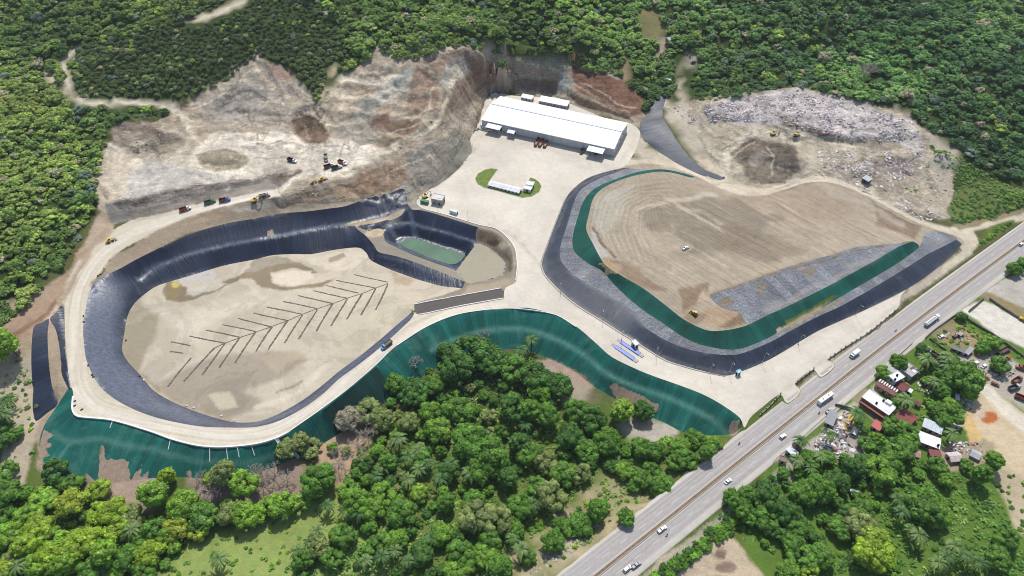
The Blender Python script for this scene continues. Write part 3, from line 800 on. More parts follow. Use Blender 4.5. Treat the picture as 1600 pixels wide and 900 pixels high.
# ------------------------------------------------------------------ soil colours (albedo map: earth colours, with scarp shading painted in)
LX, LY = proj(LP[:, 0], LP[:, 1], LZ)
_wx = fbm(LP[:, 0], LP[:, 1], 16, 5, 31) * 9; _wy = fbm(LP[:, 0], LP[:, 1], 16, 5, 37) * 7
QX, QY = LX + _wx, LY + _wy
lin = lambda c: np.array(srgb(*c, k=ALB))
COL = np.tile(lin((96, 100, 62)), (len(LP), 1))
def paint(poly, c, feather=6, a=1.0):
    feather = feather * 0.55
    P = np.array(poly, float)
    x0, y0 = P.min(0) - feather; x1, y1 = P.max(0) + feather
    m = np.where((QX > x0) & (QX < x1) & (QY > y0) & (QY < y1))[0]
    if not len(m): return
    d, _ = dist_poly(QX[m], QY[m], P)
    s = np.where(inside(QX[m], QY[m], P), d, -d)
    w = np.clip(s / feather + 0.5, 0, 1) * a
    COL[m] = COL[m] * (1 - w[:, None]) + lin(c) * w[:, None]
DIRT = np.zeros(len(LP)); DUST_SHEEN = np.zeros(len(LP))
def mark(arr, poly, feather=5, a=1.0, warp=1.0):
    P = np.array(poly, float); ax, ay = LX + _wx * warp, LY + _wy * warp
    x0, y0 = P.min(0) - feather; x1, y1 = P.max(0) + feather
    m = np.where((ax > x0) & (ax < x1) & (ay > y0) & (ay < y1))[0]
    if not len(m): return
    d, _ = dist_poly(ax[m], ay[m], P); s = np.where(inside(ax[m], ay[m], P), d, -d)
    arr[m] = np.maximum(arr[m], np.clip(s / feather + 0.5, 0, 1) * a)
def mark_line(arr, pts, width, feather=3, a=1.0, warp=0.5):
    P = np.array(pts, float); ax, ay = LX + _wx * warp, LY + _wy * warp; r = width / 2 + feather
    x0, y0 = P.min(0) - r; x1, y1 = P.max(0) + r
    m = np.where((ax > x0) & (ax < x1) & (ay > y0) & (ay < y1))[0]
    if not len(m): return
    d, _ = dist_poly(ax[m], ay[m], P, closed=False)
    arr[m] = np.maximum(arr[m], np.clip((width / 2 - d) / feather + 0.5, 0, 1) * a)
def stroke(pts, width, c, feather=4, a=1.0, warp=1.0):
    feather = feather * 0.7
    P = np.array(pts, float)
    r = width / 2 + feather
    x0, y0 = P.min(0) - r; x1, y1 = P.max(0) + r
    ax, ay = LX + _wx * warp, LY + _wy * warp
    m = np.where((ax > x0) & (ax < x1) & (ay > y0) & (ay < y1))[0]
    if not len(m): return
    d, _ = dist_poly(ax[m], ay[m], P, closed=False)
    w = np.clip((width / 2 - d) / feather + 0.5, 0, 1) * a
    COL[m] = COL[m] * (1 - w[:, None]) + lin(c) * w[:, None]
def blob(x, y, rx, ry, c, f=0.5, a=1.0):
    t = np.linspace(0, 6.283, 14)[:-1]
    paint(np.column_stack([x + rx * np.cos(t), y + ry * np.sin(t)]), c, max(3, min(rx, ry) * f), a)

# woodland floor and lowland
paint([(-60,-60),(1660,-60),(1660,330),(1490,350),(1440,215),(1180,140),(1010,180),(800,90),(590,70),(500,160),(300,160),(160,200),(150,330),(0,520),(-60,520)], (70, 84, 40), 10)
paint([(-60,500),(100,430),(105,610),(60,760),(-60,760)], (176, 158, 134), 8)
paint([(-60,700),(1300,600),(1100,960),(-60,960)], (96, 112, 52), 10)
paint([(640,700),(1100,690),(1060,770),(880,860),(800,905),(600,905)], (112, 126, 64), 20); paint([(960,740),(1060,745),(900,900),(800,905),(860,830)], (158, 152, 112), 14)
stroke([(785,900),(805,862),(850,835),(885,800),(915,775),(935,750),(950,735)], 8, (196, 178, 146), 4); stroke([(850,900),(930,845),(975,803),(1015,785)], 7, (188, 172, 140), 5); stroke([(820,905),(850,880),(900,850)], 9, (200,188,164), 5, .7)
stroke([(1190,828),(1205,850),(1232,876)], 8, (92, 66, 50), 4)
paint([(240,905),(300,850),(420,810),(520,770),(640,800),(600,905)], (150, 166, 92), 16)
paint([(480,700),(560,640),(590,660),(560,740),(530,770)], (186, 160, 132), 8)
paint([(830,560),(880,565),(930,610),(900,650),(870,600),(835,580)], (170, 158, 140), 5)
paint([(965,665),(1010,650),(1060,670),(1050,700),(980,690)], (188, 178, 164), 6)
paint([(130,720),(235,690),(250,790),(210,800),(140,770)], (176, 152, 138), 8)
paint([(290,740),(400,730),(420,790),(300,790)], (158, 138, 124), 10)
paint([(400,725),(470,705),(480,780),(410,800)], (158, 140, 124), 10)
# settlement side of the highway
paint([(1150,905),(1190,740),(1270,660),(1450,520),(1660,360),(1700,920)], (100, 128, 54), 8)
paint([(1000,905),(1030,870),(1100,830),(1135,830),(1170,870),(1200,905)], (205, 186, 158), 8)
blob(1125, 868, 12, 8, (140, 118, 100)); blob(1135, 888, 20, 10, (150, 128, 112)); blob(1110, 850, 6, 4, (150,126,104))
paint([(1500,480),(1540,468),(1600,500),(1640,520),(1640,560),(1600,545),(1560,530)], (226, 220, 206), 5)
paint([(1530,460),(1560,440),(1620,470),(1620,500),(1590,490)], (150, 135, 100), 6)
paint([(1535,452),(1600,425),(1640,420),(1640,470),(1600,480)], (190, 184, 172), 5)
stroke([(1440,545),(1475,568),(1500,585)], 16, (216, 204, 182), 5)
paint([(1490,560),(1545,545),(1640,590),(1640,660),(1560,620),(1520,600)], (186, 178, 162), 8)
paint([(1520,590),(1560,620),(1640,670),(1640,800),(1560,740),(1540,690),(1510,670)], (212, 192, 160), 8)
stroke([(1520,590),(1560,630),(1620,680)], 18, (226, 216, 196), 6)
paint([(1505,665),(1520,640),(1535,690),(1515,710)], (218, 186, 128), 6)
paint([(1540,720),(1640,760),(1640,860),(1590,830),(1560,770)], (196, 180, 150), 10)
blob(1547, 652, 13, 9, (190, 112, 62), 0.4); blob(1537, 649, 6, 4, (200, 190, 170))
paint([(1265,690),(1300,660),(1335,645),(1360,700),(1330,715),(1275,715)], (178, 168, 158), 5)
paint([(1317,648),(1330,640),(1337,665),(1330,680),(1315,672)], (216, 178, 106), 4)
paint([(1440,500),(1490,500),(1560,540),(1530,560),(1470,540)], (150, 140, 96), 8)
paint([(1490,515),(1530,520),(1525,545),(1490,535)], (170, 148, 112), 6)
stroke([(1210,700),(1232,745),(1290,760)], 10, (176, 168, 148), 5, 0.9)
stroke([(1300,672),(1218,738),(1050,872),(1010,905)], 14, (190, 182, 164), 5, 0.8)
stroke([(1390,590),(1310,650)], 10, (206, 196, 178), 5)
paint([(1330,620),(1350,605),(1400,650),(1380,668)], (160, 152, 120), 5)
paint([(1455,700),(1550,690),(1560,730),(1480,735)], (176, 160, 134), 6)
# left bank and track below the left hill
paint([(0,500),(60,470),(105,420),(160,345),(172,355),(110,440),(100,480),(60,510),(0,560)], (178, 152, 128), 6)
stroke([(-10,540),(40,510),(75,490),(100,455)], 7, (150, 118, 96), 4)
stroke([(55,545),(62,515),(92,480)], 5, (206, 190, 164), 3)
paint([(0,590),(50,540),(60,660),(40,760),(0,760)], (190, 176, 152), 8)
paint([(160,320),(170,350),(140,390),(120,400),(150,340)], (190, 168, 144), 5)
# excavation: general tan, then the bands of rock
paint([(150,240),(300,160),(400,85),(505,155),(590,70),(735,70),(800,85),(960,110),(1012,178),(1000,200),(900,165),(800,143),(765,160),(735,230),(655,315),(560,322),(450,330),(420,310),(200,345),(150,330)], (184, 168, 144), 6)
paint([(305,165),(400,95),(440,100),(500,165),(505,200),(440,195),(330,190)], (176, 164, 146), 8)
paint([(320,175),(350,145),(395,120),(420,150),(400,180),(340,190)], (166, 159, 148), 12, 0.8)
stroke([(400,100),(420,130),(480,170),(505,190)], 8, (206, 188, 160), 5, 0.8)
stroke([(345,140),(380,128),(410,135)], 6, (206,190,164), 4, .7)
paint([(410,95),(440,105),(470,130),(440,125)], (170, 136, 116), 8, 0.8)
stroke([(440,160),(470,172),(500,190)], 4, (140,120,98), 3, .7)
paint([(515,140),(590,85),(650,100),(640,130),(580,165),(530,175)], (196, 180, 154), 8)
stroke([(535,125),(590,130),(630,115)], 6, (222, 212, 192), 4); stroke([(530,135),(590,142),(625,128)], 5, (150, 128, 104), 4)
paint([(580,150),(640,100),(650,110),(640,140),(570,175),(555,178)], (196, 192, 178), 8)
paint([(540,190),(575,165),(585,190),(555,195)], (166, 161, 148), 6)
paint([(580,190),(610,175),(615,200),(590,205)], (142, 112, 92), 6)
paint([(650,95),(735,75),(795,112),(770,140),(700,180),(640,160)], (160, 136, 114), 10)
paint([(700,100),(720,90),(735,110),(700,150),(690,130)], (176, 170, 158), 8)
paint([(650,130),(680,120),(690,160),(650,180),(630,175)], (166, 140, 116), 8)
paint([(735,95),(790,115),(770,135),(735,130)], (146, 116, 98), 8)
stroke([(655,100),(690,120),(685,170),(650,200),(610,230)], 6, (196, 178, 150), 4, 0.8)
stroke([(720,112),(700,150),(690,183),(662,205),(610,232),(560,262)], 9, (206, 194, 168), 4)
paint([(610,190),(655,185),(650,205),(600,225),(580,215)], (136, 112, 90), 6)
paint([(520,200),(560,195),(600,215),(560,230),(530,225)], (170, 161, 144), 8)
paint([(440,320),(470,290),(540,280),(640,235),(720,205),(733,225),(690,275),(655,315),(570,320)], (164, 148, 126), 8)
paint([(640,235),(720,200),(735,225),(690,280),(655,310),(630,290)], (150, 144, 130), 10)
paint([(560,270),(620,250),(635,285),(600,310),(545,315)], (158, 132, 106), 8)
paint([(525,295),(550,285),(560,310),(530,318)], (180, 150, 116), 6, .8); blob(580, 285, 16, 12, (170,138,106), .6, .7)
stroke([(450,318),(520,300),(560,285)], 6, (140,116,90), 5, .7); stroke([(690,280),(720,245),(733,222)], 7, (134,132,124), 5, .8)
paint([(600,200),(640,215),(600,235),(560,245)], (186, 168, 138), 6, .7)
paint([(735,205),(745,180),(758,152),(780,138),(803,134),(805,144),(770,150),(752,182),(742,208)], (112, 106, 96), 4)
# cut behind the warehouse
paint([(800,90),(860,95),(890,100),(880,130),(800,118)], (156, 152, 132), 5)
stroke([(800,102),(830,112),(868,120)], 8, (168, 146, 124), 4)
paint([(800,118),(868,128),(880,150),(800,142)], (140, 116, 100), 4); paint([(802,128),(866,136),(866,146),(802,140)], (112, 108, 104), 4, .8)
paint([(872,120),(885,115),(890,140),(870,150)], (176, 178, 168), 4)
paint([(890,100),(955,118),(1000,150),(1008,182),(985,182),(900,145)], (146, 106, 82), 6)
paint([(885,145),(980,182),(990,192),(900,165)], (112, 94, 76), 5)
paint([(800,144),(868,150),(950,185),(900,172),(860,165)], (176, 166, 148), 5)
stroke([(882,118),(905,140),(985,178)], 4, (190, 168, 140), 3, .8)
# quarry floor
paint([(300,235),(330,205),(420,205),(500,215),(560,225),(600,232),(545,280),(470,280),(430,300),(410,283),(320,280),(290,262)], (226, 214, 194), 8)
paint([(168,225),(200,205),(270,200),(300,235),(290,265),(300,295),(170,316),(160,290)], (198, 184, 162), 8)
paint([(230,250),(300,262),(400,278),(330,290),(250,300),(190,310),(200,280)], (196, 190, 180), 10)
paint([(170,200),(235,190),(250,205),(210,225),(175,225)], (160, 144, 124), 8); blob(255, 222, 34, 18, (164, 150, 128), .5); blob(238,205,18,6,(130,114,98),.8)
blob(350, 250, 42, 15, (176, 164, 138), 0.3); blob(352,250,38,11,(160,148,122),.5); stroke([(310,242),(330,235),(370,238)],3,(130,116,96),3,.7)
blob(215, 258, 12, 8, (220, 206, 182)); blob(205, 240, 14, 10, (178, 162, 140))
paint([(410,262),(440,258),(455,270),(440,280),(410,276)], (186, 176, 156), 6)
stroke([(270,170),(290,192),(300,215),(330,225)], 9, (214, 198, 172), 5)
paint([(160,318),(250,304),(312,293),(400,282),(470,271),(478,275),(430,300),(390,306),(320,319),(207,345),(170,352)], (146, 138, 128), 6)
paint([(160,318),(205,315),(215,335),(205,345),(172,352)], (150, 142, 134), 5); stroke([(172,316),(200,318),(212,330),(300,322),(330,312)], 4, (118, 110, 100), 3, .8)
stroke([(210,335),(320,312),(400,298)], 5, (172, 158, 138), 3, .8); stroke([(425,282),(450,278),(470,272)], 6, (120, 106, 88), 4, .8)
stroke([(430,302),(465,280),(510,262),(545,250)], 9, (222, 210, 188), 4); stroke([(440,315),(475,293),(530,276),(562,262)], 5, (196, 180, 152), 3)
# tracks through the wood
stroke([(290,190),(275,168),(235,162),(200,160),(150,161),(122,156),(108,130),(100,105),(104,88),(116,79)], 9, (218, 206, 184), 4, 1, 0.3)
stroke([(120,155),(95,140),(75,115),(68,100)], 7, (206, 190, 164), 3, 1, .3)
stroke([(300,32),(335,22),(365,8),(390,-8)], 8, (216, 202, 178), 3, 1, .3)
stroke([(235,158),(295,165)], 6, (140, 120, 100), 4, .7)
stroke([(1075,225),(1066,160),(1062,130),(1064,110),(1075,92)], 9, (196, 182, 156), 5, 1, .3)
paint([(1025,70),(1040,55),(1046,85),(1040,100),(1028,95)], (196, 170, 150), 5); paint([(985,20),(1030,10),(1045,40),(1025,70),(1000,60)], (150, 142, 96), 10, .8)
paint([(1068,95),(1085,80),(1095,92),(1080,112)], (176, 166, 146), 4)
paint([(965,110),(985,95),(988,125),(975,130)], (178, 152, 112), 6, .8); stroke([(905,0),(915,25),(935,50)], 8, (170, 140, 104), 6, .5)
# waste dump
paint([(1070,160),(1100,150),(1250,135),(1400,170),(1445,200),(1500,235),(1480,345),(1400,325),(1290,275),(1200,300),(1130,290),(1075,240)], (196, 182, 158), 6)
paint([(1040,160),(1070,170),(1080,200),(1110,225),(1150,280),(1125,285),(1080,225),(1045,185)], (200, 188, 164), 5)
paint([(1120,160),(1170,148),(1250,138),(1310,152),(1425,190),(1440,215),(1435,240),(1395,215),(1330,215),(1270,210),(1235,205),(1210,195),(1140,195)], (228, 216, 209), 6)
paint([(1100,165),(1140,160),(1150,185),(1105,190)], (182, 176, 168), 6, .8); paint([(1215,180),(1260,195),(1300,205),(1275,212),(1220,200)], (176, 158, 130), 6, .8)
paint([(1140,235),(1180,215),(1240,225),(1250,265),(1220,285),(1170,280)], (142, 130, 112), 6); paint([(1190,225),(1235,228),(1250,262),(1215,272)], (118, 108, 96), 6, .9)
paint([(1160,225),(1185,222),(1190,255),(1165,262)], (126, 112, 90), 6, .7); blob(1182,250,14,10,(190,172,158),.6)
stroke([(1085,235),(1120,262),(1150,290)], 16, (214, 200, 172), 6); stroke([(1130,275),(1140,230),(1180,205),(1260,208)], 13, (230, 217, 192), 4)
paint([(1340,235),(1390,245),(1440,240),(1440,262),(1360,270)], (172, 158, 140), 8, .9); paint([(1380,290),(1450,300),(1490,340),(1470,345),(1400,320)], (200, 184, 160), 8)
blob(1395, 243, 40, 9, (206,190,156), .8, .8); blob(1400,262,34,14,(168,152,146),.8,.7); blob(1470, 255, 18, 14, (168, 166, 156), 0.6)
stroke([(1440,345),(1445,300),(1462,262)], 5, (206,192,166), 4, .8)
paint([(1490,300),(1530,280),(1600,300),(1600,322),(1500,350),(1482,330)], (112, 122, 68), 8)
# dirt road along the back of the mound and its junctions
stroke([(975,258),(1010,250),(1050,255),(1100,274),(1130,290),(1160,300),(1200,300),(1240,286),(1285,278),(1320,290),(1362,310),(1417,340),(1450,354),(1492,366),(1510,378),(1510,395),(1470,425),(1425,455)], 13, (220, 206, 180), 5, 1, .3)
stroke([(1490,362),(1530,352),(1570,345),(1600,338)], 14, (216, 202, 178), 5, 1, .3); paint([(1480,362),(1520,352),(1530,380),(1510,400)], (216,202,176), 5)
paint([(1527,375),(1560,350),(1585,345),(1590,352),(1540,385)], (104,118,62), 4)
stroke([(1140,285),(1190,300)], 14, (214, 200, 172), 5); stroke([(1120,285),(1085,240),(1070,222),(1066,180)], 10, (206,192,166), 5, .8)
stroke([(1465,423),(1420,458),(1330,545),(1240,620)], 12, (196,182,160), 5, .8)

# areas with their own ground
reg_id = {r[0]: i + 1 for i, r in enumerate(REG)}
def reg_verts(nm):
    return np.unique(LT[label == reg_id[nm]])
def region_base(nm, c):
    v = reg_verts(nm); COL[v] = lin(c)
_sv = {k: v.copy() for k, v in {}.items()}
region_base('haul_road', (214, 203, 182)); region_base('pit_floor', (206, 194, 172)); region_base('basin_bank', (150, 140, 124))
region_base('mud_divider', (156, 148, 132)); region_base('mud_shelf', (176, 168, 146)); region_base('bench_sand', (206, 188, 156)); region_base('ledge_sand', (206, 188, 156))
region_base('mound_soil', (178, 163, 140))
stroke([(112,590),(115,540),(116,490),(124,450),(145,412),(175,382),(220,358),(290,336),(350,320),(420,303)], 12, (226, 216, 198), 8, .8, .3)
stroke([(118,610),(150,640),(240,664),(350,682),(430,674),(500,630),(600,545),(700,490),(800,472)], 12, (228, 219, 202), 8, .8, .3)
paint([(143,450),(175,400),(212,377),(300,338),(350,323),(400,312),(436,308),(430,330),(340,348),(200,407),(155,433)], (166, 150, 128), 4)
paint([(285,352),(330,335),(350,340),(300,360)], (188,164,132), 5, .8); paint([(360,330),(420,318),(425,330),(380,338)], (186,178,158), 5, .8)
stroke([(137,560),(135,500),(142,460)], 5, (178,166,146), 4, .8, .3)
# pit floor: damp dark areas, pale dry crust
paint([(195,470),(225,462),(255,470),(250,500),(225,560),(215,580),(195,560)], (176, 164, 140), 14)
paint([(257,440),(276,438),(296,446),(294,460),(317,454),(342,444),(358,436),(383,425),(399,404),(437,401),(465,409),(490,417),(503,425),(490,425),(465,419),(424,425),(424,440),(432,446),(465,446),(507,440),(531,434),(507,447),(465,452),(424,452),(408,449),(397,436),(375,436),(358,443),(342,453),(317,464),(284,472),(263,468),(256,458)], (150, 136, 110), 3)
paint([(385,425),(400,404),(437,400),(468,410),(440,412),(415,418),(400,426)], (166, 156, 138), 4)
paint([(288,428),(325,419),(344,430),(342,437),(292,441),(277,438)], (200, 194, 184), 3); paint([(294,451),(342,443),(354,444),(337,453),(300,463)], (208, 199, 182), 3); blob(276, 443, 9, 5, (208,190,112)); paint([(260,446),(280,448),(284,466),(266,466)], (148,132,96), 5, .8)
paint([(424,428),(490,421),(492,436),(465,444),(430,444)], (226, 213, 190), 3); paint([(480,402),(545,390),(575,398),(560,415),(530,425),(490,413)], (220, 207, 184), 5, .8)
paint([(515,402),(535,395),(540,402),(520,410)], (168,152,126), 3, .9); stroke([(232,470),(270,500),(310,530)], 16, (224,213,194), 12, .6)
paint([(345,465),(400,450),(420,470),(300,520),(280,500)], (222, 210, 188), 14, .8)
paint([(260,590),(330,560),(420,550),(480,560),(440,590),(380,610),(420,640),(350,655),(290,635),(240,605)], (168, 156, 138), 16, .9)
paint([(330,620),(360,610),(375,635),(345,640)], (220,206,180), 6, .9); stroke([(400,640),(470,610),(520,570)], 9, (222,210,188), 6, .8); paint([(400,560),(470,545),(480,560),(430,580)], (186,172,148), 10, .8)
paint([(520,530),(600,480),(640,470),(640,490),(590,530),(540,570)], (204, 193, 168), 10, .8); stroke([(430,615),(475,595)], 3, (140,128,108), 3, .7)
paint([(610,425),(650,438),(640,446),(615,440)], (186,166,138), 5, .9); paint([(560,470),(640,450),(690,460),(650,475),(600,480)], (206,194,170), 8, .9)
stroke([(192,520),(193,560),(230,595),(290,635),(362,656)], 6, (176,160,134), 4, .8)
# basin
paint([(747,355),(775,363),(775,385),(745,378)], (128, 112, 94), 4, .9); blob(768, 378, 10, 5, (96,82,66)); blob(785, 385, 10, 5, (196,184,160)); stroke([(770,388),(795,405),(800,425)], 6, (104,90,72), 4, .8)
paint([(735,445),(800,437),(785,449),(720,463)], (172,160,136), 4)
# capped mound
paint([(1000,290),(1060,275),(1130,300),(1110,320),(1040,330),(990,330)], (172, 154, 130), 14, .7)
paint([(1000,330),(1080,310),(1150,310),(1200,340),(1180,380),(1090,400),(1020,370)], (148, 136, 116), 18, .9)
stroke([(1000,328),(1050,312),(1120,305)], 6, (202, 192, 172), 5, .8); stroke([(1130,350),(1100,330),(1060,320)], 5, (192,180,158), 4, .6)
paint([(1120,355),(1200,365),(1260,390),(1200,410),(1120,390)], (148, 131, 110), 16, .7); paint([(1000,360),(1050,350),(1070,385),(1040,400),(1000,390)], (190, 172, 146), 14, .7)
paint([(1150,310),(1280,290),(1340,320),(1300,350),(1200,330)], (174, 154, 130), 14, .7); paint([(1370,322),(1440,356),(1430,372),(1370,350)], (140, 116, 94), 8, .8)
stroke([(1300,300),(1360,325),(1410,350)], 8, (186,176,158), 6, .7); paint([(925,340),(945,300),(990,285),(975,330),(945,370)], (186, 182, 164), 10, .7)
paint([(922,355),(938,375),(958,400),(945,405),(925,380)], (186, 180, 170), 4); stroke([(925,358),(950,385),(965,405)], 4, (128,108,86), 3)
paint([(950,405),(1000,420),(1040,455),(1020,455),(965,428)], (160, 136, 110), 6); stroke([(940,417),(970,420)], 8, (178,160,132), 4)
paint([(1060,450),(1110,440),(1105,462),(1080,478),(1068,490)], (150, 126, 100), 8); paint([(1100,480),(1150,485),(1165,505),(1130,512),(1100,505)], (184, 156, 122), 4); paint([(1155,490),(1170,502),(1140,513),(1120,512)], (132,110,86), 4, .8)
blob(1085, 495, 16, 10, (158,134,108)); blob(1230, 430, 60, 10, (188,170,142), .8, .6)
for k in range(10):
    blob(random.Random(k).uniform(980, 1350), random.Random(k + 50).uniform(330, 430), 20, 7, ((196,180,152), (140,124,102))[k % 2], .9, .5)


stroke([(150,442),(205,401),(300,358),(400,335),(480,324),(560,313),(630,294)], 13, (170, 154, 132), 4); stroke([(500,160),(512,130),(528,95)], 9, (178, 162, 126), 4)
paint([(455,192),(478,180),(500,188),(511,205),(517,224),(500,226),(480,222),(462,214)], (146, 122, 100), 8); stroke([(458,193),(478,183),(498,190),(509,206)], 5, (100, 80, 64), 5); stroke([(470,206),(485,200),(496,210)], 5, (118, 96, 78), 4)  # brown hollow: dark soil, with shading below its upper lip painted in
# crisp lines of the workings: lips with their shading painted in, gullies, wheel tracks, spill fans
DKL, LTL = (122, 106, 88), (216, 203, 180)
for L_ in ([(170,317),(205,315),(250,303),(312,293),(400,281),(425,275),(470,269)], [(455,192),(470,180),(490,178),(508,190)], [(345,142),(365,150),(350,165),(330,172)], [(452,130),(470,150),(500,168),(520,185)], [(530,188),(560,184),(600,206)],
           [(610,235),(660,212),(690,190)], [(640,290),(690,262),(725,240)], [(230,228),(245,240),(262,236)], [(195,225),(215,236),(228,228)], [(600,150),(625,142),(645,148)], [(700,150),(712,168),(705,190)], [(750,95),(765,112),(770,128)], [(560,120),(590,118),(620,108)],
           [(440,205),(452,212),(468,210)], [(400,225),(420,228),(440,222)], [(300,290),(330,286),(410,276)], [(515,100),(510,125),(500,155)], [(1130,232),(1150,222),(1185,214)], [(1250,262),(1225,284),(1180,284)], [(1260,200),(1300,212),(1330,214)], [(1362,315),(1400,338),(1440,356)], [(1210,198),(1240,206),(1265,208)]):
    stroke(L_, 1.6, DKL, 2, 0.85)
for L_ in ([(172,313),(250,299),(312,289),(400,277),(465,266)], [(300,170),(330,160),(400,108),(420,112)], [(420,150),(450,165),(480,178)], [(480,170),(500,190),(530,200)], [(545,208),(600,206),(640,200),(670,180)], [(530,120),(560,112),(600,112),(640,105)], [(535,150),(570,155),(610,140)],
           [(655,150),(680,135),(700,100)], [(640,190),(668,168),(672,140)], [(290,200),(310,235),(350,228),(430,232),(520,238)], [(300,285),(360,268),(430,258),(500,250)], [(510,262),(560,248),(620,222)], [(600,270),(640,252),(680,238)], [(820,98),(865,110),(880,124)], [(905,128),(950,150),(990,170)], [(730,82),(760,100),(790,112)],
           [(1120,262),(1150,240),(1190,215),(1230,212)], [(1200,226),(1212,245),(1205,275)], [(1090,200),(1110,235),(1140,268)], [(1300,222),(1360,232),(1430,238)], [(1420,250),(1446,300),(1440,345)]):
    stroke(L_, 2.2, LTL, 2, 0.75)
_r = random.Random(12)
for k in range(150):        # short rills and scars on the faces
    x_, y_ = _r.uniform(300, 760), _r.uniform(95, 300)
    if not inside(np.array([x_]), np.array([y_]), CUT)[0] or inside(np.array([x_]), np.array([y_]), FLATS)[0]: continue
    l_ = _r.uniform(8, 26); sx_ = _r.uniform(-.6, .6)
    stroke([(x_, y_), (x_ + sx_ * l_ * 0.5 + _r.uniform(-3, 3), y_ + l_ * 0.5), (x_ + sx_ * l_, y_ + l_)], _r.uniform(1, 2.4), (DKL, LTL, (150, 130, 108), (134, 112, 92))[k % 4], 2, _r.uniform(.35, .8))
for k in range(34):         # looping wheel tracks on the quarry floor and dump
    x_, y_ = (_r.uniform(280, 560), _r.uniform(215, 285)) if k < 20 else (_r.uniform(1110, 1420), _r.uniform(200, 290))
    l_ = _r.uniform(30, 90); b_ = _r.uniform(-14, 14)
    stroke([(x_ - l_ / 2, y_ + b_ * .6), (x_, y_ - b_ * .4), (x_ + l_ / 2, y_ + b_ * .2)], _r.uniform(1.2, 3), (LTL, (176, 162, 140), (204, 192, 168))[k % 3], 2, .6)
# bare strips round the basin and by the channel (no grass there)
stroke([(640,330),(652,324),(700,338),(747,353),(777,361),(800,384),(806,410),(804,440),(786,450)], 7, (168, 156, 136), 3, 1, .3)
stroke([(632,292),(640,318),(652,316)], 14, (160, 152, 138), 4); paint([(985,225),(1003,208),(1020,232),(1060,256),(1040,262),(1000,252)], (208, 194, 168), 6); stroke([(1040,152),(1038,176),(1046,192),(1075,226),(1104,254)], 8, (196, 184, 160), 4)
stroke([(1002,210),(1003,193),(1014,178)], 8, (180,160,134), 4); stroke([(655,315),(690,283),(727,250),(738,225)], 6, (140,136,126), 3)
paint([(140,385),(165,345),(178,352),(120,430),(98,478),(88,470)], (180,160,138), 5); paint([(1480,345),(1490,354),(1545,341),(1600,325),(1600,334),(1500,362)], (150,138,104), 4)
mark_line(DUST_SHEEN, [(1405,379),(1362,403),(1292,440),(1225,473),(1195,486)], 9, 6, 0.85, 1.2)
for P_ in ([(1110,458),(1150,444),(1200,426),(1250,409),(1300,396),(1340,384),(1395,379),(1395,384),(1340,391),(1300,402),(1250,417),(1200,434),(1150,452),(1112,466)], [(1118,470),(1140,462),(1150,476),(1132,484)], [(1245,420),(1275,412),(1268,432)], [(1180,448),(1200,440),(1206,462),(1190,466)]):
    mark(DIRT, P_, 6, 0.75, 1.6); paint(P_, (166,148,122), 10)
_r = random.Random(31)
for k in range(70):         # tracks of the grader and lorries on the cap
    x_, y_ = _r.uniform(950, 1400), _r.uniform(285, 450); l_ = _r.uniform(30, 110)
    if x_ < 1010: continue
    stroke([(x_, y_), (x_ + l_ * .5, y_ + l_ * .3 + _r.uniform(-3, 3)), (x_ + l_, y_ + l_ * .58)], _r.uniform(1, 2.2), ((206,192,166), (138,120,98), (160,142,118))[k % 3], 2, _r.uniform(.3, .7), .3)
for k in range(16):
    o_ = 10 + k * 5.5; c_ = ((206,194,170), (146,128,106))[k % 2]
    stroke([(945 + o_ * .9, 395 + o_ * .25), (930 + o_ * .8, 350 + o_ * .1), (945 + o_ * .7, 310 + o_ * .25), (985 + o_ * .5, 286 + o_ * .4), (1050, 275 + o_ * .7)], _r.uniform(1, 2.5), c_, 2, .32, .3)
# the browns of this soil are dusty: pull the excavation and mound towards grey
_m = (LX > 140) & (LX < 1520) & (LY > 60) & (LY < 520) & ((LX > 845) | (LY < 330)) & (COL[:, 1] < COL[:, 0] * 0.98)
_l = COL[_m].mean(1, keepdims=True); COL[_m] = COL[_m] * 0.80 + _l * 0.20
COL[_m] *= np.where((LX[_m] > 845), 1.0, 1.17)[:, None] * np.array([1.02, 1.0, 0.965])
# bare earth showing through the sheets; dusty marks and painted sheen lying on them
for P_ in ([(152,757),(154,700),(159,695),(163,718),(166,722),(170,717),(178,720),(188,717),(198,722),(200,737),(206,755),(209,742),(216,735),(221,727),(219,762),(226,742),(234,736),(226,778),(205,790),(165,782),(128,755),(132,738)],
           [(62,700),(70,672),(84,680),(72,690),(86,695),(70,702),(80,712),(66,716),(76,735),(66,745),(58,730)], [(288,745),(292,735),(300,738),(302,748)], [(318,740),(330,735),(345,742),(340,752)],
           [(948,602),(962,600),(975,608),(990,614),(1004,620),(1016,630),(1030,634),(1026,646),(1000,645),(965,627)], [(1140,660),(1157,655),(1152,680),(1138,678)], [(855,558),(905,582),(930,600),(925,606),(890,590),(850,566)]):
    mark(DIRT, P_, 3, 1.0, 0.5); paint(P_, (174, 152, 134), 8)
for P_, c_ in (([(935,415),(955,408),(972,424),(965,432),(945,424)], (184,160,128)), ([(950,424),(958,428),(952,436),(944,430)], (180,158,128)), ([(1232,500),(1245,490),(1290,470),(1305,462),(1310,466),(1290,480),(1245,505)], (88,108,44)), ([(1225,500),(1240,492),(1246,500),(1232,508)], (96,110,50))):
    mark(DIRT, P_, 4, 0.85); paint(P_, c_, 8)
for P_ in ([(418,360),(428,355),(432,368),(420,370)], [(545,348),(575,342),(560,356),(540,356)], [(1210,515),(1260,490),(1320,470),(1320,476),(1262,500),(1215,524)], [(1100,450),(1090,470),(1110,470)]):
    mark(DIRT, P_, 5, 0.8); paint(P_, (190,172,144), 6)
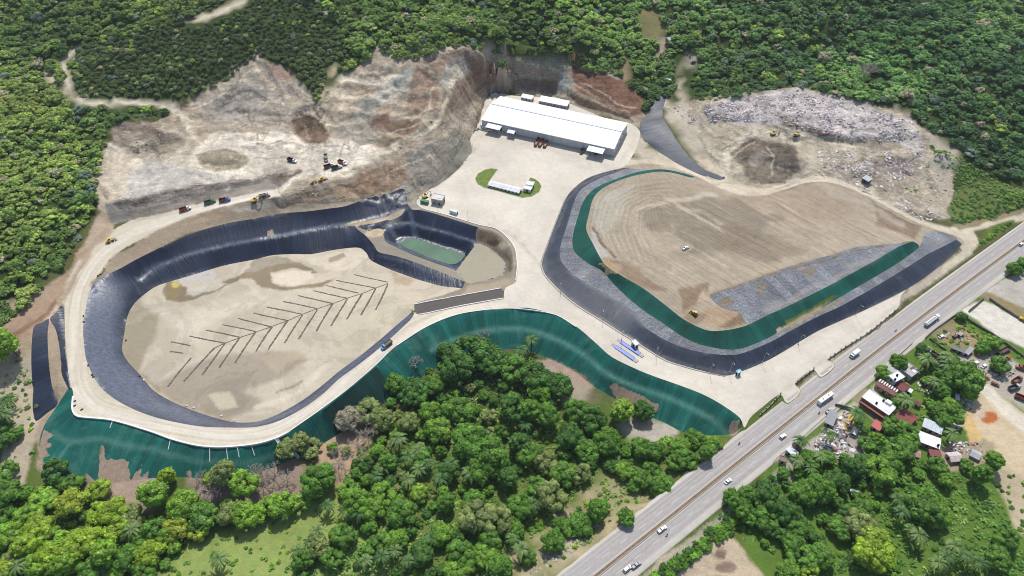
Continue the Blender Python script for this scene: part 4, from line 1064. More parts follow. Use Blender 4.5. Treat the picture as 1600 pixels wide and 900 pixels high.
mark_line(DUST_SHEEN, [(230,424),(285,392),(325,381),(400,366),(450,357),(500,348),(540,344),(580,335)], 16, 12, 0.22)  # faint pale gradient above the pit bench
mark_line(DUST_SHEEN, [(217,437),(237,420),(287,400),(325,390),(400,374),(450,365),(500,355),(540,351),(587,341),(632,326)], 5, 3, 0.9)  # bright line along the pit bench
mark_line(DUST_SHEEN, [(1150,690),(1112,654),(1087,642),(1050,625),(1012,612),(970,596),(940,579),(925,564),(895,543),(862,528),(825,516),(790,514),(745,520),(705,532),(675,548)], 9, 6, 0.9)
mark_line(DUST_SHEEN, [(85,680),(107,690),(150,687),(200,695),(237,702),(275,714),(312,722),(375,724),(430,712)], 9, 6, 0.8); mark_line(DUST_SHEEN, [(66,745),(80,735),(108,692)], 4, 2, 1.0)
mark_line(DUST_SHEEN, [(610,357),(637,349),(675,359),(745,379)], 4, 3, 0.9); mark_line(DUST_SHEEN, [(603,376),(650,397),(708,420)], 4, 3, .6); mark_line(DUST_SHEEN, [(592,400),(625,408),(675,427),(727,446)], 3, 3, .5)
for P_ in ([(637,330),(643,330),(655,372),(645,372)], [(600,342),(606,341),(622,370),(616,372)]): mark(DUST_SHEEN, P_, 3, 0.8, 0.2)
mark(DUST_SHEEN, [(128,440),(165,425),(200,440),(185,500),(190,560),(250,620),(365,662),(470,630),(650,485),(655,495),(480,645),(400,670),(300,668),(200,640),(140,590),(125,500)], 24, 0.85)  # front-left liner: dusty film plus glossy reflection, painted pale together
mark(DUST_SHEEN, [(605,420),(700,450),(690,456),(600,425)], 4, 0.4); mark(DUST_SHEEN, [(620,382),(640,372),(650,380),(630,386)], 4, 0.7)
mark_line(DUST_SHEEN, [(1019,187),(1034,204),(1060,232),(1082,252)], 3, 2, 1.0, .2); mark_line(DUST_SHEEN, [(1013,183),(1024,180),(1037,174)], 2, 2, 1.0, .2)
for P_, w_, a_ in (([(765,354),(800,372),(830,396),(850,420)], 7, .8), ([(700,270),(690,285),(670,300)], 16, .35), ([(740,235),(745,215),(760,210),(900,245),(960,262)], 7, .35), ([(830,470),(900,495),(1000,555),(1150,610)], 10, .22), ([(860,330),(840,400),(830,450),(800,474)], 14, .2),
        ([(1170,600),(1250,580),(1330,520)], 12, .2), ([(700,320),(760,335),(800,360)], 12, .25), ([(985,200),(990,225),(975,250)], 10, .45), ([(1163,660),(1190,632),(1240,596),(1300,556),(1400,480)], 6, .6), ([(870,455),(940,500),(1005,543),(1070,572),(1160,582),(1275,522),(1400,462)], 5, .6), ([(970,264),(925,276),(888,310),(856,385),(850,425)], 5, .6)):
    mark_line(DUST_SHEEN, P_, w_, w_ * .8, a_, 1.0)

# ------------------------------------------------------------------ meshes for the ground pieces
def np_mesh(name, V, F, mat=None, smooth=False, attrs=None, colattr=None):
    me = bpy.data.meshes.new(name)
    V = np.asarray(V, np.float32); F = np.asarray(F, np.int32)
    k = F.shape[1]
    me.vertices.add(len(V)); me.vertices.foreach_set('co', V.ravel())
    me.loops.add(F.size); me.loops.foreach_set('vertex_index', F.ravel())
    me.polygons.add(len(F)); me.polygons.foreach_set('loop_start', np.arange(0, F.size, k, dtype=np.int32))
    try: me.polygons.foreach_set('loop_total', np.full(len(F), k, np.int32))
    except Exception: pass
    me.update(calc_edges=True)
    for nm, a in (attrs or {}).items():
        at_ = me.attributes.new(nm, 'FLOAT', 'POINT'); at_.data.foreach_set('value', np.asarray(a, np.float32))
    if colattr is not None:
        ca = me.attributes.new('Col', 'FLOAT_COLOR', 'POINT')
        ca.data.foreach_set('color', np.column_stack([colattr, np.ones(len(colattr))]).astype(np.float32).ravel())
    if smooth:
        me.polygons.foreach_set('use_smooth', np.ones(len(F), bool))
    if mat: me.materials.append(mat)
    return me

def link(name, me, parent=None, **props):
    o = bpy.data.objects.new(name, me); col.objects.link(o)
    if parent: o.parent = parent
    for k, v in props.items(): o[k] = v
    return o

def ground_piece(name, lab, mat, ref=None):
    T = LT[lab]
    vi, inv = np.unique(T, return_inverse=True)
    V = np.column_stack([LP[vi], LZ[vi]])
    at_ = {}
    if ref is not None:
        d, a = dist_poly(V[:, 0], V[:, 1], ref, closed=False)
        at_ = {'su': a, 'sv': d}
    if mat in ('cut', 'ground'): at_['stk'] = bilin(STK, (V[:, 0] - GX0) / GS, (V[:, 1] - GY0) / GS)
    at_['dirt'] = DIRT[vi]; at_['dust_sheen'] = DUST_SHEEN[vi]
    me = np_mesh(name, V, inv.reshape(T.shape), M[mat], True, at_, COL[vi])
    return link(name, me, kind='structure')

# furrows left by the grader on the capped mound: rings near the edge, straight rows beyond
ground_piece('ground', label == 0, 'ground')
for nm, poly, mt, ref in REG:
    if nm == 'mound_soil':
        T = LT[label == reg_id[nm]]; vi, inv = np.unique(T, return_inverse=True)
        V = np.column_stack([LP[vi], LZ[vi]])
        d, a = dist_poly(V[:, 0], V[:, 1], gin_c, closed=False)
        xx, yy = LX[vi], LY[vi]
        e1 = np.array(at(1000, 330, 20)); e2 = np.array(at(1300, 500, 20)); dr = (e2 - e1) / np.linalg.norm(e2 - e1)
        row = (V[:, 0] - e1[0]) * -dr[1] + (V[:, 1] - e1[1]) * dr[0]
        along = (V[:, 0] - e1[0]) * dr[0] + (V[:, 1] - e1[1]) * dr[1]
        w = np.clip((xx - 985 - (yy - 330) * 0.4) / 90, 0, 1); w = w * w * (3 - 2 * w)
        f = d * (1 - w) + (row + 60) * w
        me = np_mesh(nm, V, inv.reshape(T.shape), M[mt], True, {'sv': f * 1.0, 'su': along}, COL[vi])
        link(nm, me, kind='structure')
    else:
        ground_piece(nm, label == reg_id[nm], mt, ref)

# land beyond the modelled ground, out to the horizon
def far_land():
    rings = [0, 60, 250, 900, 3000, 9000]
    xs0, xs1, ys0, ys1 = GX0, GX1, GY0, GY1
    V = []; F = []; n = 0
    per = []
    for k in range(40): per.append((xs0 + (xs1 - xs0) * k / 40, ys0))
    for k in range(40): per.append((xs1, ys0 + (ys1 - ys0) * k / 40))
    for k in range(40): per.append((xs1 - (xs1 - xs0) * k / 40, ys1))
    for k in range(40): per.append((xs0, ys1 - (ys1 - ys0) * k / 40))
    per = np.array(per); cx = np.array([(xs0 + xs1) / 2, (ys0 + ys1) / 2])
    hz = height(per[:, 0], per[:, 1])
    for r in rings:
        d = per - cx; l = np.linalg.norm(d, axis=1)[:, None]
        p = per + d / l * r
        z = hz + fbm(p[:, 0], p[:, 1], 400, 3, 3) * min(r, 300) * 0.25
        V.append(np.column_stack([p, z - (0.4 if r == 0 else 0)]))
    m = len(per)
    for a in range(len(rings) - 1):
        for k in range(m):
            q = (k + 1) % m
            F.append((a * m + k, (a + 1) * m + k, (a + 1) * m + q, a * m + q))
    V = np.vstack(V)
    me = np_mesh('hills', V, np.array(F), M['ground'], True, None, np.tile(lin((78, 84, 48)), (len(V), 1)))
    link('hills', me, kind='structure')
far_land()

# ------------------------------------------------------------------ pond water, highway
def flat_poly(name, pts_w, z, mat, **props):
    bm = bmesh.new()
    vs = [bm.verts.new((p[0], p[1], z)) for p in pts_w]
    f_ = bm.faces.new(vs); f_.normal_update()
    if f_.normal.z < 0: bmesh.ops.reverse_faces(bm, faces=[f_])
    bm.normal_update(); bmesh.ops.triangulate(bm, faces=bm.faces, ngon_method='EAR_CLIP'); bm.normal_update()
    me = bpy.data.meshes.new(name); bm.to_mesh(me); bm.free(); me.materials.append(mat)
    return link(name, me, **props)
flat_poly('pond_water', W([(624,381),(634,374),(648,373),(690,386),(729,399),(712,418),(700,414),(650,397)], -0.9), -0.9, M['pond'], kind='structure')

def ribbon(name, offs, zs, mat, i0=0, i1=None, parent=None, **props):
    """strip along the highway between lateral offsets."""
    ax = hwy_axis[i0:i1]; nr = hwy_nrm[i0:i1]
    s = np.concatenate([[0], np.cumsum(np.linalg.norm(np.diff(ax[:, :2], axis=0), axis=1))])
    V = []; su = []; sv = []
    for o, z in zip(offs, zs):
        V.append(np.column_stack([ax[:, :2] + nr * o, np.full(len(ax), z)])); su.append(s); sv.append(np.full(len(ax), o))
    V = np.vstack(V); n = len(ax); F = []
    for k in range(len(offs) - 1):
        i = np.arange(n - 1)
        F.append(np.column_stack([k * n + i, (k + 1) * n + i, (k + 1) * n + i + 1, k * n + i + 1]))
    me = np_mesh(name, V, np.vstack(F), mat, False, {'su': np.concatenate(su), 'sv': np.concatenate(sv)})
    bm = bmesh.new(); bm.from_mesh(me); bmesh.ops.recalc_face_normals(bm, faces=bm.faces)
    if sum(f.normal.z for f in bm.faces) < 0: bmesh.ops.reverse_faces(bm, faces=bm.faces)
    bm.to_mesh(me); bm.free()
    return link(name, me, parent, **props)
M['shoulder'] = concrete_mat('road_shoulder', (0.50, 0.46, 0.40))
M['median'] = plain('median_soil', (0.20, 0.15, 0.105), 0.95, 0.1, 0.35)
M['kerbpaint'] = concrete_mat('kerb_stone', (0.47, 0.39, 0.29))
M['white_paint'] = plain('white_road_paint', (0.62, 0.61, 0.58), 0.7, 0.3, 0.15)
ribbon('highway', (HWY_L, 0.95, -0.95, -8.6), (HWY_Z,) * 4, M['asphalt'], kind='structure')
ribbon('road_shoulder', (-8.6, -HWY_R, -HWY_R - 0.3, -HWY_R - 1.2), (HWY_Z + 0.01, HWY_Z + 0.02, HWY_Z - 0.1, HWY_Z - 1.2), M['shoulder'], kind='structure')
ribbon('verge_edge', (HWY_L + 0.002, HWY_L + 0.9, HWY_L + 2.2), (HWY_Z - 0.01, HWY_Z - 0.05, HWY_Z - 1.4), M['shoulder'], kind='structure')
ribbon('kerb', (1.0, 0.98, 0.62, 0.6), (HWY_Z - 0.1, HWY_Z + 0.32, HWY_Z + 0.32, HWY_Z + 0.1), M['kerbpaint'], kind='structure')
ribbon('kerb', (-0.6, -0.62, -0.98, -1.0), (HWY_Z + 0.1, HWY_Z + 0.32, HWY_Z + 0.32, HWY_Z - 0.1), M['kerbpaint'], kind='structure')
ribbon('median_soil', (0.6, 0.0, -0.6), (HWY_Z + 0.16, HWY_Z + 0.26, HWY_Z + 0.16), M['median'], kind='structure')
# lane dashes and edge lines, thin sheets on the asphalt
def lane_lines():
    V = []; F = []
    s = np.concatenate([[0], np.cumsum(np.linalg.norm(np.diff(hwy_axis[:, :2], axis=0), axis=1))])
    def pt(d, o):
        i = min(np.searchsorted(s, d), len(s) - 1); i = max(i, 1); t = (d - s[i - 1]) / max(s[i] - s[i - 1], 1e-6)
        c = hwy_axis[i - 1, :2] * (1 - t) + hwy_axis[i, :2] * t; n = hwy_nrm[i]
        return (c[0] + n[0] * o, c[1] + n[1] * o, HWY_Z + 0.006)
    def quad(d0, d1, o, w):
        b = len(V); V.extend([pt(d0, o - w), pt(d1, o - w), pt(d1, o + w), pt(d0, o + w)]); F.append((b, b + 1, b + 2, b + 3))
    d = 4
    while d < s[-1] - 8:
        for o in (4.7, -4.9): quad(d, d + 4.5, o, 0.09)
        d += 12
    for o in (8.3, 1.5, -1.5):
        d = 0
        while d < s[-1] - 6: quad(d, d + 5.99, o, 0.07); d += 6
    me = np_mesh('lane_markings', V, np.array(F), M['white_paint']); link('lane_markings', me, kind='structure')
lane_lines()
# ------------------------------------------------------------------ builders for objects
def bm_mesh(name, bm, mat):
    bmesh.ops.recalc_face_normals(bm, faces=bm.faces)
    me = bpy.data.meshes.new(name); bm.to_mesh(me); bm.free(); me.materials.append(mat); return me

def obj_paint(name, rough=0.45, spec=0.5, var=0.10):
    m, nt, b = new_mat(name); g = NG(nt)
    c = g.n('ShaderNodeObjectInfo').outputs['Color']
    n = g.noise(g.pos(), 1.1, 5, 0.65)
    g.l(g.scalec(c, g.rng(n, 0.3, 0.7, 1 - var, 1 + var)), b.inputs['Base Color'])
    b.inputs['Roughness'].default_value = rough; b.inputs['Specular IOR Level'].default_value = spec
    return m
M['paint'] = obj_paint('vehicle_paint', 0.4, 0.5, 0.14)
M['wall'] = obj_paint('plaster', 0.9, 0.2, 0.16)
M['rubber'] = plain('rubber', (0.025, 0.025, 0.026), 0.8, 0.2)
M['glass'] = plain('dark_glass', (0.02, 0.028, 0.035), 0.12, 0.7, 0.05)
M['steel'] = plain('grey_steel', (0.22, 0.22, 0.22), 0.5, 0.5)
M['dark'] = plain('dark_opening', (0.02, 0.02, 0.022), 0.9, 0.1)
M['lamp'] = plain('lamp_lens', (0.75, 0.75, 0.72), 0.2, 0.6)
M['load'] = earth_mat.__call__('truck_load', 0.6, 0.4) if False else plain('truck_load', (0.20, 0.16, 0.12), 0.95, 0.1, 0.3)
M['galv'] = plain('galvanised_pole', (0.42, 0.42, 0.41), 0.45, 0.5)

def roof_mat(name, rib=1.0, var=0.2, rough=0.5, rust=0.0):
    m, nt, b = new_mat(name); g = NG(nt)
    c = g.n('ShaderNodeObjectInfo').outputs['Color']
    tc = g.n('ShaderNodeTexCoord').outputs['Object']
    sx = g.n('ShaderNodeSeparateXYZ'); g.l(tc, sx.inputs[0])
    w = g.math('SINE', g.math('MULTIPLY', sx.outputs[0], 6.283 / rib))
    pn = g.n('ShaderNodeTexWhiteNoise', noise_dimensions='1D'); g.l(g.math('FLOOR', g.math('MULTIPLY', sx.outputs[0], 0.9)), pn.inputs['W'])
    n = g.noise(tc, 0.45, 6, 0.7)
    f = g.math('MULTIPLY', g.rng(n, 0.3, 0.7, 1 - var, 1 + var * 0.7), g.math('MULTIPLY', g.rng(w, -1, 1, 0.9, 1.04), g.rng(pn.outputs[0], 0, 1, 1 - var * 0.6, 1 + var * 0.4)))
    cc = g.scalec(c, f)
    if rust:
        r_ = g.noise(tc, 0.6, 7, 0.75, 0.5)
        cc = g.mix(g.rng(r_, 0.55, 0.68, 0, rust), cc, (0.20, 0.11, 0.07))
    g.l(cc, b.inputs['Base Color']); b.inputs['Roughness'].default_value = rough; b.inputs['Specular IOR Level'].default_value = 0.35
    g.bump(w, 0.35, 0.06, b)
    return m
M['roof'] = roof_mat('sheet_roof', 0.9, 0.14, 0.5); M['rustroof'] = roof_mat('rusty_sheet_roof', 0.9, 0.25, 0.7, 0.7)
M['flatroof'] = obj_paint('flat_roof_coat', 0.8, 0.2, 0.08)

def bx(bm, c, s, rz=0.0, ry=0.0, taper=None):
    """box centre c, full size s."""
    v = bmesh.ops.create_cube(bm, size=1.0)['verts']
    mt = Matrix.Translation(Vector(c)) @ Matrix.Rotation(rz, 4, 'Z') @ Matrix.Rotation(ry, 4, 'Y') @ Matrix.Diagonal((s[0], s[1], s[2], 1))
    if taper:
        for q in v:
            if q.co.z > 0: q.co.x *= taper[0]; q.co.y *= taper[1]
    bmesh.ops.transform(bm, matrix=mt, verts=v)
    return v

def cyl(bm, c, r, l, axis='Y', seg=12, r2=None):
    v = bmesh.ops.create_cone(bm, cap_ends=True, segments=seg, radius1=r, radius2=r if r2 is None else r2, depth=l)['verts']
    mt = Matrix.Translation(Vector(c))
    if axis == 'Y': mt = mt @ Matrix.Rotation(R(90), 4, 'X')
    if axis == 'X': mt = mt @ Matrix.Rotation(R(90), 4, 'Y')
    bmesh.ops.transform(bm, matrix=mt, verts=v)
    return v

def prof(bm, pts, y0, y1, yt=None):
    """extrude an x-z outline across y; yt = inset of the upper points."""
    zs = [p[1] for p in pts]; zm = max(zs)
    a = [bm.verts.new((p[0], y0 + (yt if (yt and p[1] > 0.75 * zm) else 0), p[1])) for p in pts]
    b = [bm.verts.new((p[0], y1 - (yt if (yt and p[1] > 0.75 * zm) else 0), p[1])) for p in pts]
    n = len(pts)
    bm.faces.new(a); bm.faces.new(b[::-1])
    for i in range(n):
        bm.faces.new((a[i], a[(i + 1) % n], b[(i + 1) % n], b[i]))

def mk(name, fn, mat, parent=None, bevel=0.0, color=None, smooth=False):
    bm = bmesh.new(); fn(bm)
    if bevel:
        bmesh.ops.bevel(bm, geom=[e for e in bm.edges], offset=bevel, segments=1, affect='EDGES', clamp_overlap=True)
    bmesh.ops.recalc_face_normals(bm, faces=bm.faces)
    me = bpy.data.meshes.new(name); bm.to_mesh(me); bm.free(); me.materials.append(M[mat] if isinstance(mat, str) else mat)
    if smooth:
        for p in me.polygons: p.use_smooth = True
    o = bpy.data.objects.new(name, me); col.objects.link(o)
    if parent: o.parent = parent
    if color: o.color = tuple(color) + (1,)
    return o

def empty(name, loc=(0, 0, 0), rz=0.0):
    o = bpy.data.objects.new(name, None); col.objects.link(o); o.location = loc; o.rotation_euler = (0, 0, rz); o.empty_display_size = 0.5
    return o
def tag(o, label, cat, group=None):
    o['label'] = label; o['category'] = cat
    if group: o['group'] = group
    return o
def kids(o): return [c for c in bpy.data.objects if c.parent == o]
KID = {}
def copy_tree(o, parent=None):
    c = o.copy(); col.objects.link(c)
    if parent: c.parent = parent
    ch = KID.get(o.name)
    if ch is None:
        ch = kids(o); KID[o.name] = ch
    for k in ch: copy_tree(k, c)
    return c
def heading(p, q, z=None):
    """two pixels on the ground (rear, front) -> location and heading."""
    a = Vector(drop(*p)) if z is None else Vector(at(p[0], p[1], z) + (z,)); b = Vector(drop(*q)) if z is None else Vector(at(q[0], q[1], z) + (z,))
    d = b - a
    return (a + b) / 2, math.atan2(d.y, d.x), math.atan2(d.z, math.hypot(d.x, d.y))

# ---- vehicles, all with their nose along +X
def wheels(root, xs, r, w, track):
    for x in xs:
        for s in (-1, 1):
            def f(bm, x=x, s=s):
                cyl(bm, (x, s * track / 2, r), r, w, 'Y', 12)
            wh = mk('wheel', f, 'rubber', root)
            def h(bm, x=x, s=s):
                cyl(bm, (x, s * (track / 2 + w / 2 + 0.01), r), r * 0.5, 0.03, 'Y', 8)
            mk('rim', h, 'steel', wh)

PAINTED = {'cab', 'body', 'bed', 'tank', 'cargo_box', 'arm', 'blade', 'bucket', 'hood', 'canopy', 'drum_frame'}
def paint_obj(o, nm, c):
    for k in kids(o):
        if k.name.split('.')[0] == nm: k.color = tuple(c) + (1,)

def make_dump_truck():
    t = empty('dump_truck')
    mk('chassis', lambda bm: (bx(bm, (0, 0, 0.78), (7.9, 0.9, 0.28)), bx(bm, (3.95, 0, 0.62), (0.2, 2.3, 0.35))), 'steel', t)
    cab = mk('cab', lambda bm: (prof(bm, [(1.35, 0.8), (1.35, 2.65), (1.6, 2.8), (2.55, 2.8), (2.95, 1.95), (2.95, 0.8)], -1.15, 1.15, 0.12),
                          prof(bm, [(2.953, 0.8), (2.953, 1.75), (3.95, 1.55), (4.05, 1.35), (4.05, 0.8)], -0.95, 0.95)), 'paint', t, color=(0.8, 0.8, 0.78))
    mk('windscreen', lambda bm: bx(bm, (2.77, 0, 2.38), (0.03, 1.85, 0.78), ry=R(-25)), 'glass', cab)
    for s in (-1, 1):
        mk('side_window', lambda bm, s=s: bx(bm, (2.0, s * 1.13, 2.25), (0.8, 0.06, 0.55)), 'glass', cab)
    def bed(bm):
        bx(bm, (-1.35, 0, 1.05), (5.1, 2.4, 0.12))
        for s in (-1, 1): bx(bm, (-1.35, s * 1.19, 1.83), (5.1, 0.1, 1.44))
        bx(bm, (1.15, 0, 1.93), (0.1, 2.28, 1.64)); bx(bm, (-3.85, 0, 1.75), (0.1, 2.28, 1.28))
        for x in (-3.0, -1.9, -0.8, 0.3):
            for s in (-1, 1): bx(bm, (x, s * 1.275, 1.7), (0.1, 0.07, 1.2))
    mk('bed', bed, 'paint', t, color=(0.25, 0.03, 0.03))
    for s in (-1, 1): mk('headlight', lambda bm, s=s: bx(bm, (4.06, s * 0.72, 1.1), (0.04, 0.28, 0.2)), 'lamp', t)
    wheels(t, (2.95, -1.5, -2.85), 0.52, 0.34, 2.1)
    return t
def add_load(t, h=0.5):
    def f(bm):
        bmesh.ops.create_grid(bm, x_segments=8, y_segments=5, size=1.0)
        for v in bm.verts:
            e = (1 - abs(v.co.x) ** 2) * (1 - abs(v.co.y) ** 2)
            v.co = Vector((-1.35 + v.co.x * 2.42, v.co.y * 1.1, 1.95 + h * e + 0.1 * math.sin(v.co.x * 9 + v.co.y * 5)))
    return mk('load', f, 'load', t)

def make_car(kind='sedan'):
    t = empty({'sedan': 'car', 'suv': 'suv_car', 'pickup': 'pickup_truck', 'van': 'van'}[kind])
    if kind == 'sedan':
        lo = [(-2.2, 0.35), (-2.25, 0.85), (-1.5, 0.98), (1.0, 0.98), (2.1, 0.8), (2.2, 0.35)]; up = [(-1.75, 0.95), (-1.1, 1.42), (0.2, 1.42), (1.0, 0.95)]; L = (-1.35, 1.35)
    elif kind == 'suv':
        lo = [(-2.25, 0.4), (-2.3, 1.05), (1.0, 1.1), (2.15, 0.95), (2.25, 0.4)]; up = [(-2.2, 1.05), (-2.0, 1.75), (0.4, 1.75), (1.1, 1.08)]; L = (-1.4, 1.4)
    elif kind == 'van':
        lo = [(-2.6, 0.4), (-2.6, 1.1), (1.9, 1.1), (2.5, 0.95), (2.55, 0.4)]; up = [(-2.58, 1.1), (-2.5, 2.1), (1.3, 2.1), (1.95, 1.1)]; L = (-1.6, 1.6)
    else:
        lo = [(-2.7, 0.45), (-2.7, 1.0), (1.3, 1.05), (2.5, 0.98), (2.6, 0.45)]; up = [(-0.9, 1.02), (-0.7, 1.75), (0.6, 1.75), (1.3, 1.04)]; L = (-1.6, 1.65)
    def f(bm):
        prof(bm, lo, -0.9, 0.9)
        if kind == 'pickup':
            for s in (-1, 1): bx(bm, (-1.8, s * 0.84, 1.22), (1.75, 0.08, 0.44))
            bx(bm, (-2.66, 0, 1.22), (0.08, 1.6, 0.44))
    body = mk('body', f, 'paint', t, 0.03, color=(0.8, 0.8, 0.8))
    mk('windows', lambda bm: prof(bm, up, -0.80, 0.80, 0.12), 'glass', body)
    x0 = up[1][0] + 0.05; x1 = up[2][0] - 0.05; z = up[1][1]
    mk('roof', lambda bm: bx(bm, ((x0 + x1) / 2, 0, z + 0.015), (x1 - x0 + 0.25, 1.5, 0.07)), 'paint', body, 0.02, color=(0.8, 0.8, 0.8))
    for s in (-1, 1): mk('headlight', lambda bm, s=s: bx(bm, (lo[-2][0] + 0.04, s * 0.65, 0.72), (0.12, 0.32, 0.14)), 'lamp', body)
    wheels(t, L, 0.33, 0.22, 1.62)
    return t
def paint_car(t, c):
    for b in kids(t):
        if b.name.startswith('body'):
            b.color = tuple(c) + (1,)
            for k in kids(b):
                if k.name.startswith('roof'): k.color = tuple(c) + (1,)

def make_bus():
    t = empty('bus')
    body = mk('body', lambda bm: (bx(bm, (0, 0, 1.75), (11.6, 2.5, 2.7))), 'paint', t, 0.12, color=(0.75, 0.75, 0.74))
    for s in (-1, 1): mk('side_window', lambda bm, s=s: [bx(bm, (-4.6 + k * 1.55, s * 1.26, 2.15), (1.35, 0.03, 0.85)) for k in range(7)], 'glass', body)
    mk('windscreen', lambda bm: bx(bm, (5.81, 0, 2.0), (0.03, 2.1, 1.1)), 'glass', body)
    for x in (-2.6, 2.2): mk('roof_hatch', lambda bm, x=x: bx(bm, (x, 0, 3.16), (0.9, 0.8, 0.14)), 'steel', body)
    wheels(t, (3.6, -3.2), 0.5, 0.32, 2.2)
    return t

def make_box_truck():
    t = empty('box_truck')
    cab = mk('cab', lambda bm: prof(bm, [(1.9, 0.6), (1.9, 2.35), (3.1, 2.35), (3.6, 1.5), (3.65, 0.6)], -1.05, 1.05, 0.08), 'paint', t, 0.03, color=(0.75, 0.76, 0.76))
    mk('windscreen', lambda bm: bx(bm, (3.4, 0, 1.95), (0.03, 1.8, 0.8), ry=R(-30)), 'glass', cab)
    mk('cargo_box', lambda bm: bx(bm, (-0.95, 0, 2.0), (5.5, 2.3, 2.3)), 'paint', t, 0.05, color=(0.8, 0.8, 0.79))
    mk('chassis', lambda bm: bx(bm, (0, 0, 0.65), (7.0, 0.8, 0.25)), 'steel', t)
    wheels(t, (2.7, -2.3), 0.45, 0.3, 1.95)
    return t

def make_tanker():
    t = empty('tanker_truck')
    cab = mk('cab', lambda bm: prof(bm, [(4.6, 0.9), (4.6, 3.0), (6.6, 3.0), (6.95, 1.9), (7.0, 0.6), (4.6, 0.6)], -1.2, 1.2, 0.08), 'paint', t, 0.04, color=(0.8, 0.8, 0.78))
    mk('windscreen', lambda bm: bx(bm, (6.86, 0, 2.4), (0.03, 2.0, 0.9), ry=R(-17)), 'glass', cab)
    def tank(bm):
        v = cyl(bm, (-1.6, 0, 2.1), 1.15, 10.2, 'X', 20)
        for q in v: q.co.y *= 1.06
    mk('tank', tank, 'paint', t, 0.0, color=(0.74, 0.74, 0.72))
    mk('walkway', lambda bm: (bx(bm, (-1.6, 0, 3.27), (9.0, 0.5, 0.06)), [cyl(bm, (-5 + k * 2.3, 0, 3.35), 0.3, 0.2, 'Z', 10) for k in range(4)]), 'steel', t)
    mk('chassis', lambda bm: (bx(bm, (-0.4, 0, 0.85), (13.2, 0.9, 0.25)), bx(bm, (-6.8, 0, 1.0), (0.25, 2.4, 0.5))), 'steel', t)
    wheels(t, (6.0, 3.4, 2.2, -4.2, -5.4), 0.5, 0.34, 2.05)
    return t

def make_excavator():
    t = empty('excavator')
    for s in (-1, 1): mk('track', lambda bm, s=s: prof(bm, [(-1.9, 0.35), (-1.5, 0), (1.5, 0), (1.9, 0.35), (1.6, 0.8), (-1.6, 0.8)], s * 1.2 - 0.3, s * 1.2 + 0.3), 'rubber', t)
    body = mk('body', lambda bm: (bx(bm, (-0.5, 0, 1.55), (3.4, 2.5, 1.1)), bx(bm, (-1.6, 0, 2.3), (1.2, 2.3, 0.4))), 'paint', t, 0.05, color=(0.62, 0.36, 0.03))
    mk('cab', lambda bm: bx(bm, (0.75, 0.75, 2.2), (1.3, 0.95, 1.5)), 'glass', body)
    def arm(bm):
        a = [(0.9, 1.6), (3.1, 4.0), (5.2, 3.6)]
        for (x0, z0), (x1, z1) in zip(a[:-1], a[1:]):
            d = math.hypot(x1 - x0, z1 - z0); bx(bm, ((x0 + x1) / 2, -0.3, (z0 + z1) / 2), (d + 0.2, 0.38, 0.5), ry=-math.atan2(z1 - z0, x1 - x0))
        bx(bm, (5.5, -0.3, 2.2), (0.35, 0.32, 3.0), ry=R(-8))
    mk('arm', arm, 'paint', t, color=(0.62, 0.36, 0.03))
    mk('bucket', lambda bm: prof(bm, [(4.7, 0.7), (5.2, 0.15), (5.9, 0.2), (5.95, 0.95), (5.3, 0.75)], -0.85, 0.25), 'steel', t)
    return t

def make_bulldozer():
    t = empty('bulldozer')
    for s in (-1, 1): mk('track', lambda bm, s=s: prof(bm, [(-1.9, 0.4), (-1.5, 0), (1.5, 0), (1.9, 0.4), (1.5, 0.95), (-1.5, 0.95)], s * 1.05 - 0.3, s * 1.05 + 0.3), 'rubber', t)
    body = mk('body', lambda bm: (bx(bm, (0.8, 0, 1.4), (2.2, 1.2, 1.0)), bx(bm, (-0.9, 0, 1.2), (1.6, 1.6, 0.8))), 'paint', t, 0.05, color=(0.62, 0.38, 0.04))
    mk('cab', lambda bm: bx(bm, (-0.75, 0, 2.2), (1.35, 1.4, 1.2)), 'glass', body)
    mk('canopy', lambda bm: bx(bm, (-0.75, 0, 2.88), (1.7, 1.7, 0.12)), 'paint', body, color=(0.62, 0.38, 0.04))
    mk('blade', lambda bm: (prof(bm, [(2.55, 0.05), (2.85, 0.05), (2.65, 0.6), (2.85, 1.3), (2.6, 1.3), (2.45, 0.6)], -1.85, 1.85), [bx(bm, (1.6, s * 1.45, 0.5), (2.0, 0.15, 0.25)) for s in (-1, 1)]), 'paint', t, color=(0.55, 0.34, 0.06))
    mk('ripper', lambda bm: [bx(bm, (-2.2, y, 0.5), (0.5, 0.15, 0.9), ry=R(20)) for y in (-.5, 0, .5)], 'steel', t)
    return t

def make_loader():
    t = empty('wheel_loader')
    body = mk('body', lambda bm: (bx(bm, (-1.5, 0, 1.5), (2.8, 1.9, 1.1)), bx(bm, (1.0, 0, 1.15), (1.8, 1.2, 0.7))), 'paint', t, 0.06, color=(0.65, 0.42, 0.04))
    cab = mk('cab', lambda bm: bx(bm, (-0.2, 0, 2.5), (1.4, 1.5, 1.3)), 'glass', body)
    mk('cab_roof', lambda bm: bx(bm, (-0.2, 0, 3.2), (1.6, 1.7, 0.12)), 'paint', body, color=(0.65, 0.42, 0.04))
    mk('arm', lambda bm: [bx(bm, (2.2, s * 0.55, 1.2), (2.2, 0.2, 0.35), ry=R(14)) for s in (-1, 1)], 'paint', t, color=(0.6, 0.4, 0.05))
    mk('bucket', lambda bm: prof(bm, [(3.1, 0.2), (4.2, 0.15), (4.15, 0.3), (3.4, 0.5), (3.3, 1.2), (3.0, 1.2)], -1.35, 1.35), 'steel', t)
    wheels(t, (1.5, -1.5), 0.72, 0.5, 2.0)
    return t

